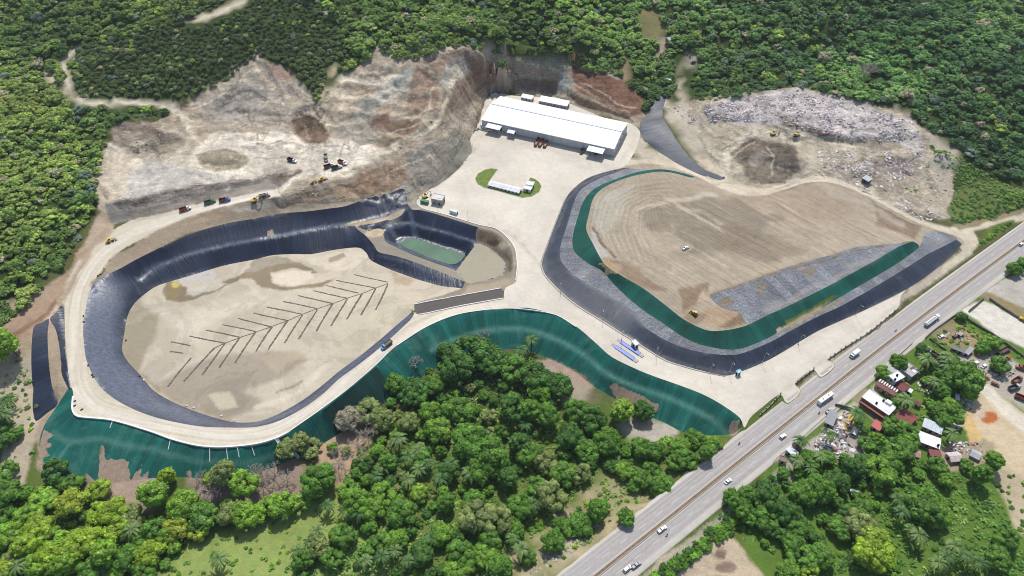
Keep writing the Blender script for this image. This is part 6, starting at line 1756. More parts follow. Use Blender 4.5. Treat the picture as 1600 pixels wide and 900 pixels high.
wall_line('boundary_fence', fa, 0.9, 0.4, 'stone', 'long low stone wall with posts between plaza and highway', 'fence', posts=(5.0, 2.2))
wall_line('boundary_fence', [(1242.5,600),(1257,588),(1271,577.5)], 0.9, 0.4, 'stone', 'short stone wall with posts between the two highway entries', 'fence', posts=(4.0, 2.2))
wall_line('boundary_fence', [(1186,650),(1200,637.5),(1219,617)], 0.9, 0.4, 'stone', 'stone wall with posts nearest the lower gate', 'fence', posts=(4.0, 2.2))
wall_line('yard_wall', [(1503,495),(1530,512),(1560,530),(1600,560),(1625,575)], 1.7, 0.3, 'dirtywall', 'long weathered wall between truck yard and white gravel lot', 'wall')
wall_line('yard_wall', [(1496,490),(1478,503),(1460,516),(1445,529)], 1.5, 0.3, 'dirtywall', 'weathered overgrown wall of the truck yard facing the highway', 'wall')
wall_line('yard_wall', [(1452,530),(1462,538),(1472,545),(1478,549)], 1.5, 0.3, 'dirtywall', 'short weathered wall stub by the pale lane of the truck yard', 'wall')
wall_line('yard_wall', [(1513,487),(1524,478),(1536,467)], 2.2, 0.35, 'dirtywall', 'dark high wall at the gate of the white gravel lot', 'wall')
wall_line('yard_wall', [(1545,468),(1575,488),(1612,512)], 1.7, 0.3, 'dirtywall', 'dark wall on the far side of the white gravel lot', 'wall')
wall_line('yard_wall', [(1425,537),(1412,549),(1404,556)], 1.0, 0.25, 'dirtywall', 'crumbling wall between highway and the first roadside tree', 'wall')
wall_line('yard_wall', [(1304,634),(1317,637),(1330,641)], 2.2, 0.3, 'dirtywall', 'dark grey wall at the top end of the sand strip', 'wall')
wall_line('guard_rail', [(1316,631),(1285,655.5),(1243,693),(1214,716),(1204,730)], 0.7, 0.25, 'stone', 'pale concrete barrier curving off the highway by the shops', 'barrier')
wall_line('guard_rail', [(1160,668),(1120,706),(1056,757),(1045,768)], 0.7, 0.3, 'stone', 'grey barrier along the highway below the site gate', 'barrier')
wall_line('drain_kerb', [(655,313),(662,303),(690,286),(727,253),(738,236),(737,218)], 0.3, 0.6, 'conc', 'concrete drain kerb at the foot of the grey cut slope', 'drain')
# pale kerb and ditch around the capped mound
wall_line('mound_kerb', [(p[0] - 1.5, p[1] + 1.2) for p in MOUND_W[:17]], 0.25, 0.5, 'stone', 'stony kerb curving round the foot of the capped mound', 'kerb')

def drain_chute():
    P = [Vector(drop(*p)) for p in [(432,686),(437,694),(441,700),(452,704),(460,709),(467,716)]]
    t = empty('drain_chute', P[0]); tag(t, 'pale concrete drain chute running down the green slope', 'drain')
    for nm, o, w, h in (('channel', 0, 1.3, 0.1), ('side_wall', -0.75, 0.22, 0.5), ('side_wall', 0.75, 0.22, 0.5)):
        def f(bm):
            for a, b in zip(P[:-1], P[1:]):
                d = b - a; n = Vector((-d.y, d.x, 0)).normalized(); m_ = (a + b) / 2 - P[0] + n * o
                bx(bm, (m_.x, m_.y, m_.z + 0.35 + h / 2), (d.length + 0.35, w, h + 0.3), math.atan2(d.y, d.x), -math.atan2(d.z, math.hypot(d.x, d.y)))
        mk(nm, f, 'whitewall', t)
drain_chute()

def drains():
    sp = [(312,552),(335,544),(352.5,536),(375,527.5),(390,522.5),(425,510),(450,501),(472.5,491),(496,482.5),(520,474.5),(542.5,466),(565,459),(587.5,450),(606,443)]
    low = [((299,559),(262.5,604)),((335,544),(287.5,596)),((352,536),(316,586)),((375,527),(342.5,575)),((400,518),(367.5,567)),((425,511),(400,549)),((449,502),(419,546)),((473,492),(445,536)),
           ((496,484),(467,529.5)),((520,475),(494.5,517.5)),((543,467),(517.5,509)),((566,459),(542,499)),((587,451),(564,492.5)),((606,444),(587,484))]
    up = [((267.5,534),(297.5,540)),((266,549),(286,552)),((296,525),(352,536)),((322.5,516),(375,527)),((347.5,507.5),(400,518)),((372.5,497.5),(425,511)),((396,489),(450,501)),((417.5,480),(472,491)),((442.5,471),(496,482.5)),
          ((466,462),(520,474.5)),((490,454),(542.5,466)),((510,446),(560,458)),((525,438),(587,450)),((553,429),(606,441))]
    m, nt, b = new_mat('drain_gravel'); g = NG(nt); n = g.noise(g.pos(), 1.2, 4, 0.7)
    g.l(g.mix(g.rng(n, 0.3, 0.7, 0, 1), (0.075, 0.065, 0.052), (0.20, 0.175, 0.14)), b.inputs['Base Color']); b.inputs['Roughness'].default_value = 0.95; g.bump(n, 0.8, 0.3, b)
    M['drain'] = m
    o0 = Vector(drop(425, 510)); t = empty('drainage_network', o0); tag(t, 'herringbone of dark gravel drains on the sandy pit floor', 'drain')
    rg = random.Random(5)
    def strip(nm, pts, w):
        P = catmull([drop(*p) for p in pts], False, 1.2)
        def f(bm):
            rows = []
            for i in range(len(P)):
                a = P[max(i - 1, 0)]; b_ = P[min(i + 1, len(P) - 1)]; d = b_[:2] - a[:2]; d /= np.linalg.norm(d); n_ = np.array([-d[1], d[0]])
                ww = w * rg.uniform(0.65, 1.2); sh = rg.uniform(-.12, .12); z = float(height(P[i, 0], P[i, 1]))
                rows.append([bm.verts.new((P[i, 0] + n_[0] * (o + sh) - o0.x, P[i, 1] + n_[1] * (o + sh) - o0.y, z + dz - o0.z)) for o, dz in ((-ww / 2, -0.1), (-ww * 0.3, 0.14), (ww * 0.3, 0.14), (ww / 2, -0.1))])
            for a, b_ in zip(rows[:-1], rows[1:]):
                for k in range(3): bm.faces.new((a[k], a[k + 1], b_[k + 1], b_[k]))
        mk(nm, f, 'drain', t)
    strip('spine', sp[1:], 0.9)
    for a, b_ in low: strip('branch', [a, ((a[0] + b_[0]) / 2 + rg.uniform(-.8, .8), (a[1] + b_[1]) / 2), b_], 1.6)
    for i, (a, b_) in enumerate(up): strip('branch', [a, ((a[0] + b_[0]) / 2, (a[1] + b_[1]) / 2 + rg.uniform(-.4, .4)), b_], 1.25)
drains()

# ---- light poles
def make_pole():
    t = empty('light_pole')
    mk('pole', lambda bm: (cyl(bm, (0, 0, 4.5), 0.13, 9.4, 'Z', 8, 0.07)), 'galv', t)
    a = mk('arm', lambda bm: bx(bm, (0.75, 0, 9.15), (1.6, 0.09, 0.09), ry=R(-6)), 'galv', t)
    mk('lamp_head', lambda bm: bx(bm, (1.6, 0, 9.22), (0.8, 0.32, 0.14)), 'galv', a)
    mk('footing', lambda bm: bx(bm, (0, 0, 0.1), (0.6, 0.6, 0.5)), 'conc', t)
    return t
pole0 = make_pole()
PL = [((876,457),'where the entry road leaves the plaza'),((942,499),'above the weighbridge on the mound side'),((971,531),'right behind the weighbridge decks'),((1025,557),'just below the scale house'),((1109,583),'before the guard booth on the mound side'),
      ((1140,581),'nearest the guard booth'),((1191,566),'just past the guard booth'),((1247,538),'on the wide entry apron by the mound'),((1337,492),'at the far narrow end of the entry apron'),((731.5,345),'on the plaza edge above the pond mud shelf'),((684.5,331),'on the plaza edge by the concrete block building')]
for i, (p, w) in enumerate(PL):
    o = pole0 if i == 0 else copy_tree(pole0)
    o.location = drop(*p); o.rotation_euler.z = R([-120, -110, -100, -105, -80, -80, -60, -55, -55, 60, 50][i])
    tag(o, 'thin grey light pole ' + w, 'light pole', 'light poles along the site roads')

# ------------------------------------------------------------------ vehicles
ZV = HWY_Z + 0.005
dump0 = make_dump_truck()
CREAM, WH, RD, BK, GN, BL = (0.70,0.68,0.62), (0.80,0.80,0.79), (0.30,0.025,0.03), (0.035,0.035,0.04), (0.04,0.22,0.07), (0.05,0.20,0.50)
DT = [((283,330.5),(297,326.5),RD,WH,'red bedded dump truck with white cab, last in the haul road queue'),((321.5,319.5),(336,315.5),(0.05,0.11,0.06),GN,'green dump truck in the haul road queue'),((345,315.5),(359,313),(0.17,0.03,0.035),BL,'dump truck with maroon bed and blue cab leading the queue'),
      ((407,309.5),(421,306),(0.10,0.09,0.085),(0.45,0.42,0.38),'dusty grey dump truck being filled beside the excavator'),((450.5,250.5),(463,254.5),BK,WH,'black bedded dump truck alone on the quarry floor'),((508.5,243),(510.5,254),(0.16,0.19,0.17),(0.20,0.26,0.24),'dull green dump truck pointing downhill on the quarry floor'),
      ((508,263.5),(521,259),(0.12,0.03,0.025),CREAM,'rusty brown dump truck parked leftmost of the three together'),((519.5,265.5),(533.5,261.5),BK,WH,'black dump truck parked in the middle of the three together'),((529,253.5),(542,258.5),RD,WH,'crimson dump truck parked rightmost of the three together'),
      ((609.5,537),(599.5,545),(0.03,0.03,0.032),(0.07,0.24,0.55),'dark dump truck with bright blue cab on the road above the bare trees'),
      ((1584,597.5),(1592,592.5),(0.25,0.09,0.06),(0.2,0.12,0.1),'rust coloured dump truck parked in the lower truck yard'),((1577,609.5),(1590,605),(0.08,0.09,0.10),(0.5,0.5,0.5),'dark grey dump truck parked under the rusty one in the lower yard'),
      ((1586,620),(1606,628),(0.26,0.07,0.045),(0.2,0.06,0.05),'long rusty red dump truck at the margin of the lower yard'),((1606,580),(1590,575),(0.32,0.10,0.05),(0.3,0.1,0.06),'orange red dump truck at the upper margin of the yard')]
for i, (a, b, bed, cab, lab) in enumerate(DT):
    o = dump0 if i == 0 else copy_tree(dump0)
    p, rz, pitch = heading(a, b); o.location = p; o.rotation_euler = (0, -pitch, rz)
    paint_obj(o, 'bed', bed); paint_obj(o, 'cab', cab); tag(o, lab, 'dump truck', 'dump trucks')
    if i in (3, 9): add_load(o, 0.5)
# roll-off hauling trailers by the warehouse
def make_trailer():
    t = empty('rolloff_trailer')
    mk('frame', lambda bm: (bx(bm, (0, 0, 0.95), (9.0, 0.9, 0.3)), [bx(bm, (x, 0, 1.15), (0.15, 2.4, 0.15)) for x in (-4, -2, 0, 2, 4)]), 'paint', t, color=(0.24, 0.09, 0.06))
    mk('bed', lambda bm: ([bx(bm, (-0.4, s * 1.2, 1.75), (8.2, 0.1, 1.3)) for s in (-1, 1)], bx(bm, (-0.4, 0, 1.2), (8.2, 2.3, 0.1)), bx(bm, (3.65, 0, 1.75), (0.1, 2.28, 1.3)), bx(bm, (-4.45, 0, 1.75), (0.1, 2.28, 1.3))), 'paint', t, color=(0.27, 0.12, 0.085))
    cab = mk('cab', lambda bm: prof(bm, [(4.6, 0.6), (4.6, 2.9), (6.2, 2.9), (6.6, 1.8), (6.6, 0.6)], -1.15, 1.15, 0.1), 'paint', t, color=(0.05, 0.04, 0.04))
    mk('windscreen', lambda bm: bx(bm, (6.44, 0, 2.35), (0.03, 1.9, 0.9), ry=R(-20)), 'glass', cab)
    wheels(t, (5.7, -2.2, -3.5), 0.5, 0.34, 2.05)
    return t
tr0 = make_trailer()
for i, (a, b, cc, bb, lab) in enumerate([((835.5,230),(841.5,219.5),(0.05,0.03,0.03),(0.29,0.12,0.085),'rusty truck with dark cab, first of three nosed to the warehouse wall'),((842,231),(848,220.5),(0.22,0.06,0.05),(0.30,0.14,0.10),'rusty truck with red cab between two others at the warehouse wall'),
                                         ((849.5,232),(856,221.5),(0.75,0.75,0.73),(0.28,0.15,0.11),'rusty truck with white cab at the warehouse wall'),((906.5,242.5),(914.5,230.5),(0.05,0.05,0.05),(0.16,0.14,0.12),'dark flatbed truck by the far canopy of the warehouse'),
                                         ((1470,563),(1455,553.5),(0.04,0.03,0.03),(0.07,0.055,0.05),'old dark truck parked on the pale lane below the highway'),((1576,545),(1559,555),(0.07,0.02,0.02),(0.11,0.06,0.055),'long open dark red truck on the grass of the truck yard')]):
    o = tr0 if i == 0 else copy_tree(tr0)
    p, rz, _ = heading(a, b); o.location = p; o.rotation_euler = (0, 0, rz); paint_obj(o, 'cab', cc); paint_obj(o, 'bed', bb); tag(o, lab, 'truck', 'open trucks')

cars = {k: make_car(k) for k in ('sedan', 'suv', 'pickup', 'van')}
used = set()
CL = [('suv',(1219.5,685),(1226,680.5),(0.80,0.80,0.80),'white car on the far carriageway beside the shops',ZV),('sedan',(1133,755.5),(1141.5,749.5),(0.78,0.78,0.78),'white car alone in the middle of the far carriageway',ZV),
      ('pickup',(1028.5,831.5),(1040,823.5),(0.80,0.80,0.79),'white pickup near the median on the far carriageway',ZV),('suv',(976.5,892),(983.5,886.5),(0.80,0.80,0.80),'white car at the bottom of the highway',ZV),
      ('pickup',(989.5,886.5),(998.5,880),(0.22,0.23,0.25),'grey pickup on the shoulder at the bottom of the highway',ZV),('suv',(1591,385.5),(1598.5,380),(0.8,0.8,0.8),'white car on the highway at the picture margin near the junction',ZV),
      ('pickup',(1291,646),(1299,639),(0.45,0.46,0.46),'grey and white pickup on the shoulder behind the bus',ZV),
      ('pickup',(1065.5,391.5),(1076,386),(0.82,0.82,0.81),'white pickup alone on the brown capped mound',None),('pickup',(762,205),(770,204),(0.8,0.8,0.79),'white pickup under the first warehouse canopy',None),('pickup',(744,203.5),(751,202),(0.6,0.58,0.55),'beige pickup left of the warehouse front',None),
      ('sedan',(1521,570.5),(1528,565.5),(0.8,0.8,0.8),'white car parked first of two in the truck yard',None),('sedan',(1533,575.5),(1541,570),(0.8,0.8,0.8),'white car parked second of two in the truck yard',None),
      ('sedan',(1466,529),(1475,524.5),(0.72,0.76,0.76),'pale wrecked car in the weeds of the upper yard',None),('suv',(1489,528),(1496,525.5),(0.16,0.08,0.08),'maroon wrecked car in the weeds of the upper yard',None),
      ('sedan',(1560,573),(1566,577),(0.12,0.05,0.05),'dark red wreck in the middle of the truck yard',None),('suv',(1566,565),(1572,568),(0.10,0.09,0.10),'dark wreck behind the others in the truck yard',None),('van',(1555,581),(1561,585),(0.10,0.09,0.09),'black van wreck in the lower truck yard',None),
      ('suv',(1570,571),(1577,574),(0.05,0.08,0.14),'dark blue wreck in the truck yard',None),('pickup',(1571,562),(1576,558.5),(0.45,0.04,0.07),'crimson truck cab wreck on the yard grass',None),('sedan',(1536,590),(1543,592),(0.28,0.09,0.06),'rusty orange wreck beside the yard tree',None),('suv',(1551,600),(1558,603),(0.26,0.10,0.07),'brown wreck at the lower side of the yard tree',None),
      ('sedan',(1280,212),(1286,211.5),(0.10,0.08,0.08),'dark car among the waste pickers on the dump',None),('suv',(1290,211),(1296,210),(0.28,0.05,0.05),'red car among the waste pickers on the dump',None),('van',(930,242.5),(935.5,240.5),(0.06,0.22,0.45),'blue van under the far warehouse canopy',None),
      ('suv',(1086,98),(1080,99),(0.03,0.03,0.04),'dark car in the forest clearing by the algae pond',None)]
for k, a, b, c, lab, z in CL:
    o = cars[k] if k not in used else copy_tree(cars[k]); used.add(k)
    p, rz, pitch = heading(a, b, z); o.location = p; o.rotation_euler = (0, -pitch, rz); paint_car(o, c); tag(o, lab, 'car' if k != 'pickup' else 'pickup', 'cars and pickups')
bus = make_bus(); p, rz, _ = heading((1277.5,632.5),(1299,617.5), ZV); bus.location = p; bus.rotation_euler.z = rz; tag(bus, 'white bus on the far carriageway of the highway', 'bus')
bt = make_box_truck(); p, rz, _ = heading((1341,550),(1327,560.5), ZV); bt.location = p; bt.rotation_euler.z = rz; tag(bt, 'white box truck on the near carriageway by the long stone wall', 'truck')
tk = make_tanker(); p, rz, _ = heading((1443,512),(1466,495), ZV); tk.location = p; tk.rotation_euler.z = rz; tag(tk, 'tanker truck with long white tank on the highway', 'tanker')

# motorbikes with riders
mb0 = make_motorbike()
rid = None
for i, (p_, q_, sh, lab) in enumerate([((1278,647),(1280.5,645),(0.05,0.04,0.05),'behind the bus'),((1397.5,518.5),(1400.5,516.5),(0.20,0.05,0.05),'on the near carriageway across from the tanker'),((1040,838),(1043,835.5),(0.04,0.05,0.10),'on the shoulder behind the white pickup'),((1153.5,694.5),(1155.5,692.5),(0.05,0.05,0.06),'on the near carriageway below the gate')]):
    o = mb0 if i == 0 else copy_tree(mb0)
    p, rz, _ = heading(p_, q_, ZV); o.location = p; o.rotation_euler.z = rz; tag(o, 'dark motorbike ' + lab, 'motorbike', 'motorbikes on the highway')
    r_ = skin_person('person', True, sh); r_.location = p; r_.rotation_euler.z = rz; tag(r_, 'seated motorbike rider in dark clothes ' + lab, 'person', 'motorbike riders')
# people picking on the dump
for i, (x, y, sh) in enumerate([(1274,213.5,(0.3,0.05,0.05)),(1278,215,(0.1,0.15,0.4)),(1283,215.5,(0.6,0.6,0.58)),(1288,214.5,(0.05,0.05,0.06)),(1293,213.5,(0.5,0.35,0.05)),(1299,213,(0.2,0.25,0.2))]):
    r_ = skin_person('person', False, sh); r_.location = drop(x, y); r_.rotation_euler.z = i * 1.3
    tag(r_, 'standing waste picker in %s shirt beside the cars on the dump' % ['red', 'blue', 'white', 'black', 'yellow', 'green'][i], 'person', 'waste pickers on the dump')

# plant machines
def put(o, a, b, lab, cat, z=None):
    p, rz, pitch = heading(a, b, z); o.location = p; o.rotation_euler = (0, -pitch, rz); tag(o, lab, cat, cat + 's'); return o
ex0 = make_excavator(); put(ex0, (394,317),(403,314), 'dusty excavator loading a truck at the edge of the haul road', 'excavator')
ex1 = copy_tree(ex0); put(ex1, (1203,212),(1212,209.5), 'orange excavator with raised arm on the waste dump', 'excavator')
ex2 = copy_tree(ex0); put(ex2, (660,311),(668,307), 'orange excavator parked beside the concrete block building', 'excavator')
bd0 = make_bulldozer(); put(bd0, (1089,494.5),(1080,487.5), 'yellow bulldozer working at the lower rim of the capped mound', 'bulldozer')
bd1 = copy_tree(bd0); put(bd1, (1239,213.5),(1248,212), 'brown bulldozer parked on the waste dump', 'bulldozer'); paint_obj(bd1, 'blade', (0.3, 0.2, 0.06))
wl0 = make_loader(); put(wl0, (498,284),(510,280), 'yellow wheel loader on the track below the quarry floor', 'wheel loader')
wl1 = copy_tree(wl0); put(wl1, (168,379.5),(178,375.5), 'yellow wheel loader alone on the pale haul road bend', 'wheel loader')
ro0 = make_roller(); put(ro0, (487,287),(494,284.5), 'small yellow road roller behind the wheel loader', 'road roller')
wl2 = copy_tree(wl0); put(wl2, (1594,499.5),(1604,504), 'yellow loader at the margin of the white gravel lot', 'wheel loader')

# containers, generator and small plant on the plaza
def make_container(L=6.0, w=2.4, h=2.5):
    t = empty('container')
    b_ = mk('body', lambda bm: bx(bm, (0, 0, h / 2 + 0.1), (L, w, h)), 'roof', t, color=(0.6, 0.65, 0.68))
    mk('door', lambda bm: [bx(bm, (L / 2 + 0.02, s * w * 0.24, h / 2 + 0.1), (0.06, w * 0.44, h * 0.9)) for s in (-1, 1)], 'steel', t)
    return t
ct0 = make_container()
for i, (a, b, c, lab) in enumerate([((754,199),(759,200.5),(0.60,0.68,0.76),'pale blue container at the first corner of the warehouse'),((946.5,241),(955,243),(0.70,0.76,0.80),'pale white container at the far corner of the warehouse'),((659.5,316.5),(668,318.5),(0.04,0.22,0.09),'green container at the plaza tip above the pond'),((705.5,332),(713,334.5),(0.66,0.68,0.70),'white generator container on the plaza edge above the pond')]):
    o = ct0 if i == 0 else copy_tree(ct0)
    p, rz, _ = heading(a, b); o.location = p; o.rotation_euler.z = rz; paint_obj(o, 'body', c); tag(o, lab, 'container', 'containers on the plaza')

# tarp roofed shacks among the trees of the settlement, ballast bags on the liner rim, pipes on the netting
H('shack', [(1445,590.5),(1451,593.5),(1456,601),(1449,599)], 2.6, 'shed', (0.70,0.70,0.69), (0.3,0.28,0.26), 'small white patched shack under the trees behind the dark red roof', 'shack')
H('shack', [(1494,615.5),(1500.5,617),(1499,625),(1493,623)], 2.2, 'shed', (0.76,0.76,0.76), (0.3,0.3,0.3), 'narrow white shack at the grove edge beside the sandy lot', 'shack', windows=0)
H('shack', [(1508,612.5),(1520,616),(1517,625.5),(1507,622)], 2.4, 'shed', (0.74,0.75,0.76), (0.3,0.3,0.3), 'broad white tarp shack at the grove edge beside the sandy lot', 'shack', windows=0)
H('shack', [(1461,647),(1470,650),(1467,656),(1459,653)], 2.4, 'shed', (0.10,0.20,0.32), (0.25,0.24,0.24), 'dark blue tarp shack next to the grey block house', 'shack', windows=0)
H('shack', [(1333,668),(1341,672),(1337,679),(1329,675)], 2.4, 'shed', (0.55,0.53,0.50), (0.28,0.26,0.24), 'grey shack at the lower side of the sand strip in the scrap yard', 'shack')
bag0 = None
for x_, y_ in ((130.5,494),(130.8,503),(138,571),(144,586),(146,589),(117,627),(117,634),(128,640),(153,431),(157,429),(197,532),(218,588),(225,594),(292,634),(303,637),(346,650),(366,657)):
    if bag0 is None:
        def f(bm):
            v = bmesh.ops.create_icosphere(bm, subdivisions=2, radius=1)['verts']
            for q in v: q.co = Vector((q.co.x * 0.9, q.co.y * 0.55, q.co.z * 0.35 + 0.2 + 0.05 * math.sin(q.co.x * 5)))
        o = bag0 = mk('sandbag', f, 'wall', smooth=True)
    else:
        o = bag0.copy(); col.objects.link(o)
    pale = y_ > 590 and x_ > 150
    o.location = drop(x_, y_); o.rotation_euler.z = x_ * 1.7; o.color = (0.6, 0.58, 0.54, 1) if pale else (0.05, 0.05, 0.055, 1)
    tag(o, 'pale ballast sandbag at the foot of the lined pit slope' if pale else 'dark ballast sandbag along the rim of the haul road', 'sandbag', 'pale sandbags at the liner toe' if pale else 'dark sandbags along the rim')
for i, (a_, b_) in enumerate([((266.5,687.5),(263,703)),((328,699.5),(328,722)),((354,700),(356.5,722)),((371,699),(374,715)),((393,696.5),(398,712)),((176,659),(172,669))]):
    A_, B_ = Vector(drop(*a_)), Vector(drop(*b_))
    def f(bm, A_=A_, B_=B_):
        d_ = B_ - A_; c_ = d_ / 2
        bx(bm, (c_.x, c_.y, c_.z + 0.25), (d_.length, 0.35, 0.3), math.atan2(d_.y, d_.x), -math.atan2(d_.z, math.hypot(d_.x, d_.y)))
    o = mk('drain_pipe', f, 'whitewall'); o.location = A_
    tag(o, 'thin pale drain pipe running down the green netting from the white parapet', 'pipe', 'drain pipes on the green slope')
# ------------------------------------------------------------------ vegetation
def quads_mesh(name, Q, mat, tone=None, tris=None, tri_tone=None):
    """Q: n x 4 x 3 leaf quads, plus optional triangle soup."""
    nq = len(Q)
    V = [Q.reshape(-1, 3)]; tn = [np.repeat(tone if tone is not None else np.ones(nq), 4)]
    loops = [np.arange(nq * 4)]; starts = [np.arange(nq) * 4]; tot = [np.full(nq, 4)]
    if tris is not None:
        b = nq * 4
        V.append(tris.reshape(-1, 3)); nt_ = len(tris)
        loops.append(b + np.arange(nt_ * 3)); starts.append(b + np.arange(nt_) * 3); tot.append(np.full(nt_, 3))
        tn.append(np.repeat(tri_tone, 3))
    V = np.vstack(V).astype(np.float32); loops = np.concatenate(loops).astype(np.int32); starts = np.concatenate(starts).astype(np.int32)
    me = bpy.data.meshes.new(name)
    me.vertices.add(len(V)); me.vertices.foreach_set('co', V.ravel())
    me.loops.add(len(loops)); me.loops.foreach_set('vertex_index', loops)
    me.polygons.add(len(starts)); me.polygons.foreach_set('loop_start', starts)
    try: me.polygons.foreach_set('loop_total', np.concatenate(tot).astype(np.int32))
    except Exception: pass
    me.update(calc_edges=True)
    a = me.attributes.new('tone', 'FLOAT', 'POINT'); a.data.foreach_set('value', np.concatenate(tn).astype(np.float32))
    me.materials.append(mat)
    return me


def leaf_material(name, source):
    m = bpy.data.materials.new(name); m.use_nodes = True
    nt = m.node_tree; nt.nodes.clear(); g = NG(nt)
    gain = 2.85 if source == 'obj' else 3.4
    out = g.n('ShaderNodeOutputMaterial')
    if source == 'obj':
        base = g.n('ShaderNodeObjectInfo').outputs['Color']
    else:
        base = g.attr('tcol', 'INSTANCER').outputs['Color']
    tone = g.attr('tone').outputs['Fac']
    n = g.noise(g.pos(), 0.35, 3, 0.6)
    c = g.scalec(base, g.math('MULTIPLY', tone, g.rng(n, 0.3, 0.7, gain * 0.72, gain * 1.28)))
    d = g.n('ShaderNodeBsdfDiffuse'); g.l(c, d.inputs[0])
    t = g.n('ShaderNodeBsdfTranslucent'); g.l(g.scalec(c, 1.15), t.inputs[0])
    mx = g.n('ShaderNodeMixShader'); mx.inputs[0].default_value = 0.36; g.l(d.outputs[0], mx.inputs[1]); g.l(t.outputs[0], mx.inputs[2])
    gl = g.n('ShaderNodeBsdfGlossy'); gl.inputs['Roughness'].default_value = 0.5; gl.inputs[0].default_value = (0.8, 0.85, 0.75, 1)
    m2 = g.n('ShaderNodeMixShader'); m2.inputs[0].default_value = 0.025; g.l(mx.outputs[0], m2.inputs[1]); g.l(gl.outputs[0], m2.inputs[2])
    g.l(m2.outputs[0], out.inputs[0])
    return m
M['leaf'] = leaf_material('leaf', 'obj'); M['leaf_far'] = leaf_material('forest_leaf', 'inst')
M['bark'] = plain('bark', (0.16, 0.125, 0.095), 0.95, 0.1, 0.3)
M['deadwood'] = plain('dead_wood', (0.36, 0.31, 0.275), 0.95, 0.1, 0.25)

def _ico(sub=1):
    bm = bmesh.new(); bmesh.ops.create_icosphere(bm, subdivisions=sub, radius=1)
    T = np.array([[v.co[:] for v in f.verts] for f in bm.faces]); bm.free(); return T
ICO1, ICO2 = _ico(1), _ico(2)

def crown(name, seed, mat, clumps=26, leaves=34, leaf=0.13, form='round', core=ICO2, spread=1.0):
    rg = np.random.default_rng(seed)
    C0 = []; CR = []
    k = 0
    while len(C0) < clumps and k < 4000:
        k += 1
        d = rg.normal(size=3); d /= np.linalg.norm(d)
        if form == 'flat':
            rr = math.sqrt(rg.uniform(0, 1)); an = rg.uniform(0, 6.28)
            c = np.array([rr * math.cos(an) * 0.78, rr * math.sin(an) * 0.78, 0.62 + 0.24 * (1 - rr ** 2) + rg.normal() * 0.05]); r = rg.uniform(0.16, 0.27)
        elif form == 'tall':
            if d[2] < -0.5: continue
            c = d * np.array([0.55, 0.55, 0.85]) * rg.uniform(0.75, 1.05) + np.array([0, 0, 0.95]); r = rg.uniform(0.20, 0.36)
        elif form == 'bush':
            if d[2] < -0.1: continue
            c = d * np.array([0.7, 0.7, 0.45]) * rg.uniform(0.6, 1.05) + np.array([0, 0, 0.25]); r = rg.uniform(0.22, 0.4)
        else:
            if d[2] < -0.35: continue
            c = d * np.array([0.70, 0.70, 0.52]) * rg.uniform(0.72, 1.08) + np.array([0, 0, 0.72]); r = rg.uniform(0.19, 0.36)
        if any(np.linalg.norm(c - o) < 0.75 * min(r, q) for o, q in zip(C0, CR)): continue
        C0.append(c); CR.append(r)
    # lean of the whole crown and a lopsided outline
    sk = rg.normal(size=2) * 0.10; el = rg.uniform(0.86, 1.14)
    Q = []; tq = []; TT = []; tt = []
    for c, r in zip(C0, CR):
        ct = rg.uniform(0.72, 1.28)
        c = c.copy(); c[0] = c[0] * el + sk[0] * c[2]; c[1] = c[1] / el + sk[1] * c[2]
        n = max(6, int(leaves * (r / 0.28) ** 2))
        for i in range(n):
            d = rg.normal(size=3); d /= np.linalg.norm(d)
            if d[2] < -0.55: d[2] *= -1
            p = c + d * r * rg.uniform(0.82, 1.16) * np.array([1, 1, 0.85])
            nr = d + rg.normal(size=3) * 0.45; nr[2] += 0.25; nr /= np.linalg.norm(nr)
            u = np.cross(nr, rg.normal(size=3)); u /= np.linalg.norm(u); w = np.cross(nr, u)
            s = leaf * rg.uniform(0.6, 1.35); a = s * rg.uniform(0.5, 0.9)
            Q.append([p - u * s * 0.5, p - w * a * 0.5, p + u * s * 0.5, p + w * a * 0.5])
            tq.append(ct * rg.uniform(0.72, 1.32))
        disp = 1 + rg.normal(size=len(core)) * 0.0
        TT.append(core * (r * 0.86) * np.array([1, 1, 0.85]) + c); tt.append(np.full(len(core), ct * 0.8))
    return quads_mesh(name, np.array(Q), mat, np.array(tq), np.vstack(TT), np.concatenate(tt))

def tube_bm(bm, pts, radii, seg=6):
    rings = []
    for i, p in enumerate(pts):
        p = Vector(p); a = Vector(pts[max(i - 1, 0)]); b = Vector(pts[min(i + 1, len(pts) - 1)])
        d = (b - a).normalized() if (b - a).length > 1e-6 else Vector((0, 0, 1))
        u = d.orthogonal().normalized(); v = d.cross(u)
        rings.append([bm.verts.new(p + (u * math.cos(6.2832 * k / seg) + v * math.sin(6.2832 * k / seg)) * radii[i]) for k in range(seg)])
    for r0, r1 in zip(rings[:-1], rings[1:]):
        for k in range(seg):
            bm.faces.new((r0[k], r0[(k + 1) % seg], r1[(k + 1) % seg], r1[k]))
    bm.faces.new(rings[0][::-1]); bm.faces.new(rings[-1])

def trunk_mesh(name, seed, h, top=0.6):
    rg = random.Random(seed); bm = bmesh.new()
    tube_bm(bm, [(0, 0, -0.4), (0.02, 0.01, h * 0.5), (0.05, 0.0, h)], [0.075, 0.055, 0.035])
    for k in range(4):
        a = rg.uniform(0, 6.28) ; z = h * rg.uniform(0.55, 0.95); l = rg.uniform(0.35, 0.6)
        tube_bm(bm, [(0.03, 0, z), (math.cos(a) * l * 0.5, math.sin(a) * l * 0.5, z + l * 0.45), (math.cos(a) * l, math.sin(a) * l, z + l * 0.7)], [0.035, 0.024, 0.012], 5)
    return bm_mesh(name, bm, M['bark'])

